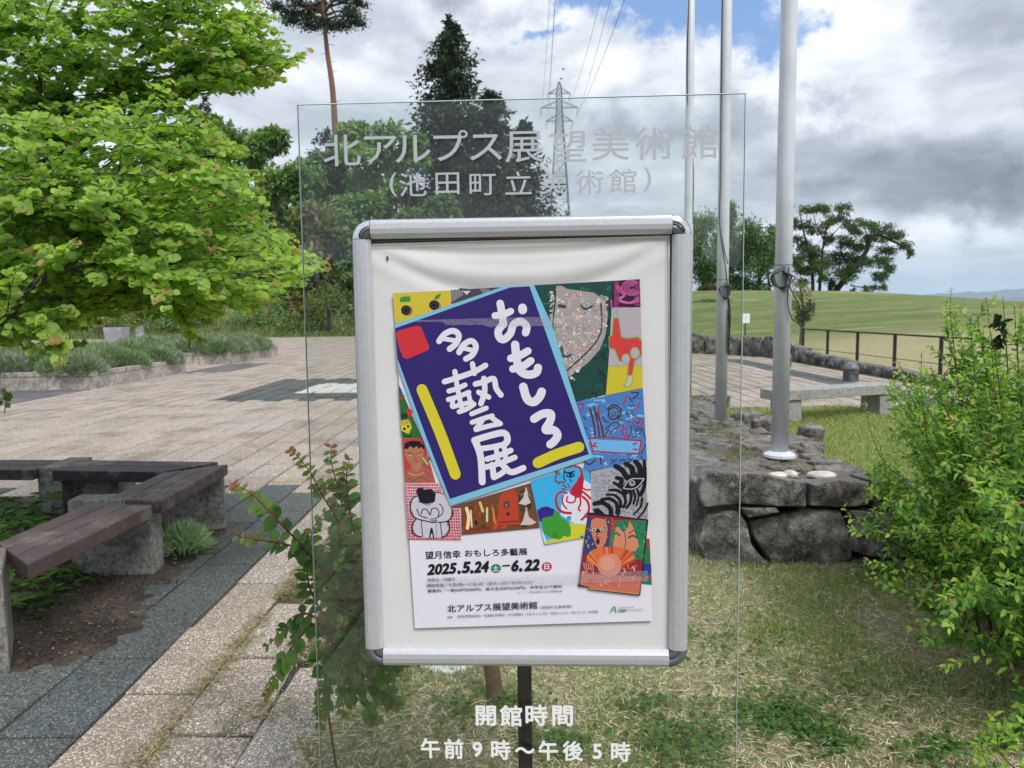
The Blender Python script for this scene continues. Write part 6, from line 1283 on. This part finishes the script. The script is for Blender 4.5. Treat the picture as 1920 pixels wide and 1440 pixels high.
# ------------------------------------------------------------ crape myrtle shrub behind the glass
random.seed(5)
cm = thing('crape_myrtle_shrub', 'shrub with red stems and glossy oval leaves behind the left edge of the glass', 'shrub', (-.62, 2.25, 0)); CL = Foliage('oval', .2, .22); sm = MB()
RS = (.22, .045, .04); BR_ = (.13, .09, .06)
def cm_stem(L, lf0=.2, dens_=.030, big=.046, tipred=True, r=.004):
    P_ = catmull([pt(*a) for a in L], 8); n = len(P_); ln = [0]
    for a, b in zip(P_, P_[1:]): ln.append(ln[-1]+(b-a).length)
    V0 = len(sm.V); sm.tube(P_, [r*(1-.7*i/(n-1)) for i in range(n)], 6, None); sm.C += [tuple(np.array(BR_)*(1-min(1, (i//6)/n*2.2))+np.array(RS)*min(1, (i//6)/n*2.2)) for i in range(len(sm.V)-V0)]
    s_ = lf0*ln[-1]; k = 0
    while s_ < ln[-1]:
        i = min(n-2, int(np.searchsorted(ln, s_))); p = P_[i]; d = (P_[i+1]-P_[i]).normalized(); f = s_/ln[-1]; sd_ = d.cross(Vector((0, -.6, 1))).normalized()
        for sg in (-1, 1):
            if random.random() < .93:
                c = random.choice([(.095, .20, .055), (.12, .24, .06), (.075, .165, .05), (.15, .28, .07)])
                if f > .72: c = random.choice([(.18, .29, .06), (.14, .25, .055), (.24, .22, .07)])
                if f > .96 and tipred and random.random() < .6: c = (.32, .11, .06)
                CL.add(p, sd_*sg*random.uniform(.7, 1)+d*random.uniform(.2, .8)+Vector((0, -.15, random.uniform(-.5, .2))), Vector((0, -.55, .8))+rv(.35), big*random.uniform(.75, 1.12)*(1-.55*max(0, f-.7)/.3), jcol(c, .15))
        s_ += dens_*random.uniform(.7, 1.2)*(1-.4*f); k += 1
    return P_
for a in [([(640, 1500, 2.25), (610, 1250, 2.2), (650, 1040, 2.15), (600, 920, 2.1), (570, 870, 2.1), (545, 843, 2.1)], .5), ([(650, 1250, 2.2), (660, 1060, 2.2), (640, 940, 2.2), (622, 870, 2.2), (621, 836, 2.2)], .35), ([(650, 1130, 2.1), (580, 1040, 2.05), (520, 975, 2.0), (470, 925, 2.0), (430, 905, 2.0)], .25), ([(650, 1130, 2.1), (580, 1040, 2.05), (520, 1018, 2.05), (480, 1012, 2.05), (440, 1004, 2.05)], .3),
    ([(640, 1250, 2.15), (600, 1170, 2.1), (550, 1210, 2.05), (515, 1270, 2.05), (496, 1308, 2.05)], .25), ([(630, 1180, 2.1), (570, 1150, 2.1), (540, 1175, 2.1), (500, 1212, 2.1)], .3), ([(650, 1180, 2.1), (615, 1240, 2.05), (605, 1310, 2.05), (600, 1360, 2.05)], .2), ([(680, 1150, 2.15), (672, 1240, 2.1), (650, 1300, 2.1), (640, 1345, 2.1)], .2), ([(690, 1100, 2.2), (660, 980, 2.2), (650, 900, 2.2), (655, 860, 2.2)], .3),
    ([(640, 1200, 2.2), (580, 1100, 2.2), (585, 1000, 2.2), (610, 960, 2.2)], .2), ([(690, 1200, 2.2), (640, 1120, 2.15), (600, 1060, 2.15), (585, 1010, 2.15)], .2), ([(640, 1260, 2.2), (640, 1150, 2.15), (670, 1050, 2.15), (680, 980, 2.2)], .1)]: cm_stem(a[0], a[1])
for _ in range(62):
    x0, y0 = random.uniform(610, 720), random.uniform(1040, 1290); a = random.uniform(-2.8, .6); L_ = random.uniform(60, 150); Yk = random.uniform(2.1, 2.4)
    ex, ey = x0+math.cos(a)*L_*.7, y0+math.sin(a)*L_; ex = max(ex, 555)
    cm_stem([(x0, y0, Yk), ((x0+ex)/2, (y0+ey)/2-10, Yk-.02), (ex, ey, Yk-.04)], .05, .026, .044, random.random() < .3, .003)
sm.build('stems', BARK, cm, True); CL.build(cm, LEAF, 300)

# ------------------------------------------------------------ spirea bush on the right
random.seed(12)
sp = thing('spirea_bush', 'large bushy shrub with small pointed leaves and upright shoots filling the right edge', 'shrub', (2.35, 3.0, 0)); SLf = Foliage('lance', .25, .3, 1.35); ss = MB()
SG = [(.16, .32, .07), (.125, .265, .06), (.19, .35, .075), (.10, .21, .055)]; SY = [(.31, .47, .09), (.35, .50, .10)]; SO = [(.30, .15, .06), (.24, .2, .06)]
OUT = [(1590, 955), (1600, 900), (1640, 850), (1650, 790), (1640, 740), (1680, 690), (1700, 655), (1750, 640), (1775, 540), (1800, 535), (1815, 600), (1850, 560), (1880, 545), (1930, 540), (2100, 540), (2600, 700), (2600, 1700), (1800, 1600), (1850, 1420), (1880, 1370), (1830, 1270), (1770, 1230), (1710, 1190), (1690, 1130), (1630, 1090), (1625, 1040), (1660, 1010), (1600, 985)]
LOW = [(1740, 1440), (1770, 1400), (1840, 1330), (1920, 1290), (2100, 1300), (2100, 1600), (1700, 1600)]
def sp_shoot(P_, lf, size, tipc, pal_, r=.0025):
    n = len(P_); d0 = None; ss.tube(P_, [r*(1-.75*i/(n-1)) for i in range(n)], 4, (.13, .07, .045), False); L_ = sum((b-a).length for a, b in zip(P_, P_[1:])); k = int(L_/lf)
    for j in range(k):
        f = (j+.5)/k; i = min(n-2, int(f*(n-1))); p = P_[i].lerp(P_[i+1], f*(n-1)-i); d = (P_[i+1]-P_[i]).normalized(); a = j*2.4+random.random()*.5
        s1 = d.cross(Vector((.3, .2, 1))).normalized(); s2_ = d.cross(s1); sd_ = s1*math.cos(a)+s2_*math.sin(a)
        c = random.choice(pal_)
        if f > .6 and random.random() < .8: c = random.choice(SY)
        if f > .9 and random.random() < tipc: c = random.choice(SO)
        SLf.add(p, d*.75+sd_*.8+Vector((0, 0, -.15)), UPZ*.8+rv(.4)-sd_*.2, size*random.uniform(.7, 1.15)*(1-.35*f), jcol(c, .13))
ctr = Vector((2.42, 3.05, .0)); ns = 0
for tries in range(4200):
    if ns >= 235: break
    a = random.uniform(0, 2*math.pi); el = random.uniform(.25, 1.5); L_ = random.uniform(.8, 1.65); dh = Vector((math.cos(a), math.sin(a), 0)); p = ctr+dh*random.uniform(.02, .38); P_ = [p.copy()]; d = (dh*math.cos(el)+UPZ*math.sin(el)).normalized(); st = L_/9
    for k in range(9): d = (d+Vector((0, 0, -.055*(1.6-el)))+rv(.03)).normalized(); p = p+d*st; P_.append(p.copy())
    if min(q.z for q in P_[2:]) < .04: continue
    e = P_[-1]
    if e.y < 1.9: continue
    b = proj(e); m_ = proj(P_[5])
    if not (inpoly(*b, OUT) and (inpoly(*m_, OUT) or m_[1] > 1200 and m_[0] > 1850)): continue
    ns += 1; near = e.y < 2.9
    up_l = el > 1.15 and b[1] < 720
    ss.tube(P_, [.007-.0006*i for i in range(10)], 5, (.10, .065, .045), False)
    sp_shoot(P_[6:], .014, .044, .5, SG)
    for k in range(2, 9):
        for _ in range(3 if k > 3 else 2):
            q = P_[k].lerp(P_[k+1], random.random()) ; sd_ = rv(1); sd_.normalize(); dd = ((P_[k+1]-P_[k]).normalized()*.8+sd_*.9+Vector((0, 0, .15))).normalized(); l2 = random.uniform(.08, .2)
            Q = [q]; 
            for j in range(3): dd = (dd+rv(.06)).normalized(); Q.append(Q[-1]+dd*l2/3)
            if inpoly(*proj(Q[-1]), OUT): sp_shoot(Q, .0125, .044, .35, SG, .0018)
# long single shoots traced against the meadow and the lawn
for L, sz in [([(1800, 760, 2.7), (1790, 660, 2.7), (1782, 590, 2.7), (1784, 540, 2.7)], .026), ([(1880, 780, 2.6), (1868, 680, 2.6), (1855, 610, 2.6), (1850, 560, 2.6)], .026), ([(1890, 700, 2.6), (1885, 620, 2.6), (1880, 555, 2.6)], .024), ([(1740, 830, 2.8), (1728, 740, 2.8), (1728, 660, 2.8)], .026), ([(1760, 800, 2.8), (1715, 730, 2.8), (1680, 675, 2.8)], .028), ([(1830, 720, 2.8), (1822, 650, 2.8), (1820, 590, 2.8)], .025), ([(1910, 700, 2.6), (1908, 640, 2.6), (1915, 570, 2.6)], .026),
    ([(1720, 910, 2.8), (1660, 870, 2.8), (1630, 800, 2.8), (1622, 755, 2.8)], .024), ([(1700, 930, 2.7), (1640, 960, 2.7), (1600, 975, 2.7), (1582, 950, 2.7)], .032), ([(1760, 1000, 2.6), (1680, 1000, 2.6), (1620, 1000, 2.6), (1594, 992, 2.6)], .034), ([(1780, 1130, 2.6), (1720, 1120, 2.6), (1670, 1100, 2.6), (1628, 1080, 2.6)], .036), ([(1800, 1100, 2.5), (1730, 1085, 2.5), (1660, 1060, 2.5), (1622, 1050, 2.5)], .034),
    ([(1900, 980, 2.3), (1850, 940, 2.25), (1830, 900, 2.2)], .045), ([(1960, 1010, 2.2), (1900, 960, 2.15), (1880, 920, 2.1)], .045), ([(1900, 1230, 2.5), (1840, 1190, 2.5), (1780, 1170, 2.5), (1720, 1165, 2.5)], .045), ([(1920, 1270, 2.4), (1850, 1230, 2.4), (1800, 1240, 2.4), (1770, 1250, 2.4)], .042), ([(1900, 800, 2.5), (1840, 740, 2.5), (1800, 700, 2.5)], .03), ([(1860, 860, 2.6), (1800, 800, 2.6), (1760, 770, 2.6)], .032), ([(1900, 900, 2.4), (1830, 860, 2.4), (1770, 850, 2.4)], .036),
    ([(1960, 1480, 2.0), (1880, 1420, 2.0), (1870, 1370, 2.0), (1862, 1335, 2.0)], .045), ([(2000, 1460, 2.0), (1910, 1400, 2.0), (1890, 1360, 2.0)], .045), ([(1940, 1500, 2.1), (1860, 1450, 2.1), (1830, 1420, 2.1)], .04), ([(1950, 1500, 2.1), (1900, 1470, 2.05), (1850, 1430, 2.0), (1838, 1385, 2.0)], .045), ([(1990, 1420, 2.1), (1940, 1370, 2.1), (1905, 1350, 2.1)], .04)]:
    sp_shoot(catmull([pt(*a) for a in L], 5), .013, sz, .5 if L[-1][1] < 800 else .15, (SG+SY) if L[-1][1] < 800 or L[-1][2] < 2.3 else SG+SY[:1])
for _ in range(330):
    x, y = random.uniform(1730, 1990), random.uniform(1270, 1470)
    if y < 1440-(x-1740)*.55: continue
    q = pt(x, y, random.uniform(2.35, 2.6)); Q = [q, q+Vector((random.uniform(-.05, .05), -.02, .04)), q+Vector((random.uniform(-.1, .1), -.04, .07))]; sp_shoot(Q, .012, .034, .1, SG+SY[:1], .0015)
# withered dark leaf cluster on a shoot
for _ in range(34): u_ = random.random(); SLf.add(pt(1866+12*math.sin(u_*3)+random.gauss(0, 3), 585+u_*62, 2.55)+rv(.004), Vector((.2, 0, -1))+rv(.4), Vector((0, -1, .2))+rv(.3), .03, jcol((.02, .045, .015), .2))
ss.build('stems', BARK, sp, True); SLf.build(sp, LEAF, 300)

# ------------------------------------------------------------ grass, straw, weeds on the ground
rg = np.random.default_rng(3)
def scatter(n, x0, x1, y0, y1, keep):
    X = rg.uniform(x0, x1, n); Yv = rg.uniform(y0, y1, n); K = np.array([keep(a, b) for a, b in zip(X, Yv)]); return X[K], Yv[K]
FOV = lambda x, y: abs(x) < y*.74+.35
def green_patch(x, y): return .5+mnoise.noise(Vector((x*1.7, y*1.7, 5)))*.8+mnoise.noise(Vector((x*5, y*5, 5)))*.45
gl = Foliage('blade', 0, .35, 1.3)
X, Yv = scatter(105000, -1.2, 3.4, 2.15, 4.7, lambda x, y: FOV(x, y) and x > lawn_edge(y)-.02 and not (1.1 < x < 2.6 and y > 4.25) and random.random() < max(.07, min(1, green_patch(x, y)*1.2-.36)) and random.random() < smooth(2.1, 2.9, y)*.75+.25)
for x, y in zip(X, Yv): gl.add((x, y, lawn_z(x, y)), Vector((random.gauss(0, .45), random.gauss(0, .45), 1)), rv(), random.uniform(.018, .048), jcol(random.choice([(.28, .37, .11), (.35, .43, .15), (.24, .32, .09), (.42, .46, .22)]), .2))
gl.build(lawn, BLADE, 0, 'grass', kind='stuff')
st_ = Foliage('blade', 0, .1, .7)
def straw_ok(x, y): return FOV(x, y) and x > lawn_edge(y)-.22*random.random()-.05 and not (1.1 < x < 2.6 and y > 4.3)
X, Yv = scatter(125000, -1.5, 3.4, 2.15, 4.9, straw_ok)
for x, y in zip(X, Yv):
    a = random.random()*6.283; st_.add((x, y, lawn_z(x, y)+.004+random.random()*.012), Vector((math.cos(a), math.sin(a), random.gauss(0, .22))), UPZ+rv(.3), random.uniform(.015, .055), jcol(random.choice([(.78, .71, .54), (.66, .58, .43), (.84, .79, .64), (.50, .42, .31), (.28, .22, .16)]), .2))
st_.build(lawn, BLADE, 0, 'dry_grass', kind='stuff')
far = Foliage('blade', 0, .3, 1.8)
X, Yv = scatter(60000, 1.9, 8, 4.7, 11.1, lambda x, y: FOV(x, y) and x > east(min(9, y))+.02)
for x, y in zip(X, Yv): far.add((x, y, lawn_z(x, y)), Vector((random.gauss(0, .5), random.gauss(0, .5), 1)), rv(), random.uniform(.03, .06), jcol(random.choice([(.26, .32, .10), (.34, .38, .15), (.21, .275, .08), (.46, .44, .24)]), .2))
far.build(lawn, BLADE, 0, 'far_grass', kind='stuff')
# edges and joints of the slabs: straw, moss
sj = Foliage('blade', 0, .1, .8)
for _ in range(22000):
    y = random.uniform(2.2, 5.2); x = random.choice([-1.263+random.gauss(0, .03), -.948+random.gauss(0, .06), LX0-random.random()**1.5*.5+.05, -1.578+random.gauss(0, .012)])
    if mnoise.noise(Vector((x*2, y*2.6, 8))) < (-.05 if x > -1.4 else .25): continue
    a = random.random()*6.283; sj.add((x, y, .004+random.random()*.008), Vector((math.cos(a), math.sin(a), random.gauss(0, .15))), UPZ, random.uniform(.012, .05), jcol(random.choice([(.60, .52, .36), (.46, .38, .26), (.26, .26, .10), (.18, .13, .09)]), .2))
for _ in range(5000):
    j = random.randrange(0, 12); i = random.randrange(-4, 3); x = X0+i*PX+random.uniform(0, PX); y = Y0+(j+(.5 if i % 2 else 0))*PY+random.gauss(0, .014)
    if x > -1.0 or mnoise.noise(Vector((x*1.5, y*1.5, 2))) < .12: continue
    a = random.random()*6.283; sj.add((x, y, .002), Vector((math.cos(a), math.sin(a), .3)), UPZ, random.uniform(.01, .03), jcol(random.choice([(.14, .16, .05), (.20, .2, .08), (.34, .29, .18)]), .2))
for x_, y_, n_ in ((-1.27, 2.86, 260), (-1.24, 3.3, 160), (-1.05, 2.6, 220), (-1.3, 2.45, 120)):
    for _ in range(n_): sj.add((x_+random.gauss(0, .035), y_+random.gauss(0, .05), .003), Vector((random.gauss(0, .6), random.gauss(0, .6), 1)), rv(), random.uniform(.012, .028), jcol((.17, .20, .055), .3))
sj.build(plaza, BLADE, 0, 'straw', kind='stuff')
# broad-leaved weeds
wd_ = Foliage('oval', .15, .2)
for (cx_, cy_, sx2, sy2, n_) in [(1470, 1350, 95, 40, 620), (1290, 1400, 90, 55, 620), (1400, 1230, 120, 60, 130), (1600, 1300, 100, 60, 130), (1215, 1330, 50, 20, 120), (1560, 1395, 50, 30, 200), (1650, 1085, 40, 8, 120), (960, 1330, 50, 30, 260), (1050, 1400, 80, 30, 260), (860, 1340, 50, 30, 160), (720, 1300, 60, 60, 160), (1750, 1420, 60, 30, 200), (1330, 1210, 60, 40, 60)]:
    for _ in range(n_):
        p = gp(cx_+random.gauss(0, sx2*.6), cy_+random.gauss(0, sy2*.6), .02)
        if p.y > 4.2: continue
        p.z = lawn_z(p.x, p.y)+random.uniform(.006, .035); a = random.random()*6.283; wd_.add(p, Vector((math.cos(a), math.sin(a), random.uniform(-.1, .5))), UPZ+rv(.35), random.uniform(.012, .03), jcol(random.choice([(.09, .19, .04), (.12, .23, .05), (.07, .15, .035)]), .2))
wd_.build(lawn, LEAF, 0, 'weeds', kind='stuff')
# bed weeds and leaf litter
bw = Foliage('lance', .2, .5)
for _ in range(5200):
    x, y = random.uniform(-5.6, -2.42), random.uniform(3.2, 5.15)
    if y < 3.25 or not FOV(x, y-.1): continue
    if mnoise.noise(Vector((x*1.2, y*1.2, 4))) < -.28: continue
    h_ = random.random()**1.5*.15*smooth(-2.4, -2.75, x); a = random.random()*6.283; bw.add((x, y, bed_z(x, y)+h_), Vector((math.cos(a), math.sin(a), random.uniform(-.1, .9))), UPZ+rv(.4), random.uniform(.04, .10), jcol(random.choice([(.10, .20, .045), (.07, .15, .04), (.14, .25, .06), (.05, .11, .03)]), .2))
tag(bw.build(None, LEAF, 0, 'bed_weeds', kind='stuff'), 'leafy green weeds growing in the bed between the benches')
lt = Foliage('tri', .2, .2)
for _ in range(9000):
    x, y = random.uniform(-2.9, -1.6), random.uniform(2.6, 5.6)
    if spill(x, y) < -.002 and random.random() > .06: continue
    a = random.random()*6.283; lt.add((x, y, max(spill(x, y), -.002)+.012+random.random()*.006), Vector((math.cos(a), math.sin(a), random.gauss(0, .3))), UPZ+rv(.6), random.uniform(.004, .02), jcol(random.choice([(.10, .07, .05), (.05, .038, .03), (.20, .15, .11), (.03, .024, .02)]), .3))
tag(lt.build(None, BARK, 0, 'leaf_litter', kind='stuff'), 'dark crumbs of soil and bark scattered beside the benches')
# grass tufts on the platform
tg = Foliage('blade', 0, .4, 1.2)
for _ in range(7500):
    x, y = random.uniform(1.15, 2.45), random.uniform(4.5, 9)
    k = mnoise.noise(Vector((x*3.2, y*2.2, 6))); 
    if x > east(y)-.08 or k < .12+.1*(y < 6): continue
    tg.add((x, y, .455), Vector((random.gauss(0, .7), random.gauss(0, .7), .8)), rv(), random.uniform(.02, .055), jcol(random.choice([(.20, .22, .07), (.30, .26, .14), (.14, .18, .05), (.26, .2, .12)]), .2))
tg.build(plat, BLADE, 0, 'grass_tufts', kind='stuff')
# lavender
def lavender_mesh(n, r, h, seed, cols, name='lavender_stems'):
    random.seed(seed); f_ = Foliage('blade', 0, .12, 1.1)
    for _ in range(n):
        a = random.random()*6.283; q = random.random()**.5; d = Vector((math.cos(a)*q*.8, math.sin(a)*q*.8, 1.0-.3*q)).normalized(); zz_ = (1-q*q)**.5*h*.62*random.random()**.5; b_ = Vector((math.cos(a)*q*r*.85, math.sin(a)*q*r*.85, zz_))
        f_.add(b_, d+rv(.28), rv(), h*random.uniform(.18, .42), jcol(random.choice(cols), .25))
    o = f_.build(None, BLADE, 0, name, kind=None); me = o.data; bpy.data.objects.remove(o); return me
LC = [(.27, .35, .21), (.21, .28, .16), (.34, .41, .28), (.16, .21, .13)]
lms = [lavender_mesh(3000, .5, .66, s_, LC + ([(.33, .30, .40)] if s_ == 2 else [])) for s_ in (1, 2, 3)]
random.seed(77)
for (x1_, y0_, y1_, x0_, lab) in [(-8.75, 15.6, 20.0, -13.7, 'grey green lavender bush in the nearer stone planter'), (-8.8, 23.35, 28.1, -12.8, 'grey green lavender bush in the farther stone planter')]:
    x = x1_-.38
    while x > x0_+.2:
        y = y0_+.36
        while y < y1_-.2:
            if random.random() < .94:
                o = inst('lavender_bush', random.choice(lms), None, (x+random.uniform(-.1, .1), y+random.uniform(-.1, .1), .24), (0, 0, random.random()*6.28), random.uniform(.85, 1.2)); tag(o, lab, 'lavender', lab.replace('bush', 'bushes').replace('grey green ', ''))
            y += .62
        x -= .62
me = lavender_mesh(1500, .2, .30, 9, [(.40, .54, .34), (.33, .46, .27), (.48, .58, .40)]); c = gp(345, 1035, 0); tag(inst('lavender_bush', me, None, (c.x, c.y, .0), None, .8), 'small pale green lavender tuft growing against the concrete block of the benches', 'lavender')
# pots beyond the planters
for (px, py, w_, h_, lab, plant) in [(219, 625, 34, 22, 'square pale grey concrete pot with a small shrub beyond the lavender', 1), (262, 624, 17, 22, 'short round topped stone post beyond the lavender', 0)]:
    c = pt(px, py, 42); s_ = 42/FPX; t = thing('stone_pot' if plant else 'stone_post', lab, 'pot' if plant else 'post', (c.x, 42, 0)); mb = MB()
    zt = c.z+h_/2*s_
    if plant:
        V = [(c.x+a*w_/2*s_*k, 42+b*w_/2*s_*k, z) for z, k in ((0, .82), (zt, 1)) for a, b in ((-1, -1), (1, -1), (1, 1), (-1, 1))]; mb.add(V, [(0, 3, 2, 1), (4, 5, 6, 7), (0, 1, 5, 4), (1, 2, 6, 5), (2, 3, 7, 6), (3, 0, 4, 7)]); bevel(mb.build('pot', m_var('pale_concrete', (.42, .41, .46), (.30, .30, .33), 3, .8), t), .02)
        f_ = Foliage('tri')
        for _ in range(500): d = rv().normalized()*random.random()**.4; f_.add((c.x+d.x*.42, 42+d.y*.4, zt+.1+abs(d.z)*.4), rv(), rv(.5)+UPZ, random.uniform(.05, .12), jcol((.10, .17, .05), .2))
        f_.build(t, FAR_LEAF, 0, 'plant', kind=None)
    else:
        mb.tube([(c.x, 42, z) for z in (0, zt*.8, zt*.94, zt)], [w_/2*s_, w_/2*s_, w_/2*s_*.85, .05], 16); mb.build('shaft', m_var('weathered_concrete', (.40, .40, .42), (.14, .14, .15), 2.5, .8), t, False)
# trunk stub and white plate behind the frame's foot
c = gp(930, 1322, 0); t = thing('cut_trunk', 'short dark brown trunk standing in the grass just behind the frame bottom', 'tree trunk', c); mb = MB(); mb.tube([c-Vector((0, 0, .05)), c+Vector((-.005, 0, .06)), c+Vector((-.03, .02, .3)), c+Vector((-.05, .03, .62))], [.040, .032, .030, .026], 12, (.13, .09, .06)); mb.build('trunk', BARK, t, True)
mb = MB(); mb.tube([c+Vector((-.05, .03, .6)), c+Vector((-.1, .06, .75)), c+Vector((-.12, .1, .85))], [.02, .012, .006], 6, (.13, .09, .06)); mb.build('branch', BARK, t, True)
c = gp(842, 1240, .03); mb = MB(); mb.tube([(c.x, c.y, .0), (c.x, c.y, .025), (c.x, c.y, .04), (c.x, c.y, .043)], [.09, .115, .112, .09], 24); tag(mb.build('white_plate', LAMI, None, True), 'white round plate lying in the grass, mostly hidden by the frame bottom', 'plate')

# dark hedge behind the viewer, which the glass mirrors below the sky
random.seed(91); hg = thing('boundary_hedge', 'dark evergreen hedge behind the viewer, seen only as a dark reflection in the glass', 'hedge', (0, -6.2, 0)); f_ = Foliage('tri', .2, .1)
for _ in range(9000):
    x = random.uniform(-11, 11); top = 2.0+.22*mnoise.noise(Vector((x*.5, 0, 0)))+.1*mnoise.noise(Vector((x*2, 0, 0))); z = top*random.random()**.7; f_.add((x, -6.2+random.uniform(-.5, .5), z), rv(), rv(.6)+Vector((0, 1, .6)), random.uniform(.15, .3), jcol(random.choice(GD), .2))
f_.build(hg, FAR_LEAF, 0, 'foliage', kind=None)
mb = MB(); mb.box((0, -6.35, .9), (10.8, .22, .9)); mb.build('inner_branches', SOIL, hg)

# thin haze that turns the far hills blue
mb = MB(); mb.box((1000, 7200, 180), (9000, 7900, 182+20)); hz_ = mb.build('haze', None, None, kind='stuff')
mh = bpy.data.materials.new('haze'); mh.use_nodes = True; th_ = mh.node_tree; th_.nodes.clear(); pv = th_.nodes.new('ShaderNodeVolumePrincipled'); pv.inputs['Density'].default_value = 8e-5; pv.inputs['Color'].default_value = (.62, .78, 1, 1); pv.inputs['Anisotropy'].default_value = 0
ov = th_.nodes.new('ShaderNodeOutputMaterial'); th_.links.new(pv.outputs[0], ov.inputs['Volume']); hz_.data.materials.append(mh)
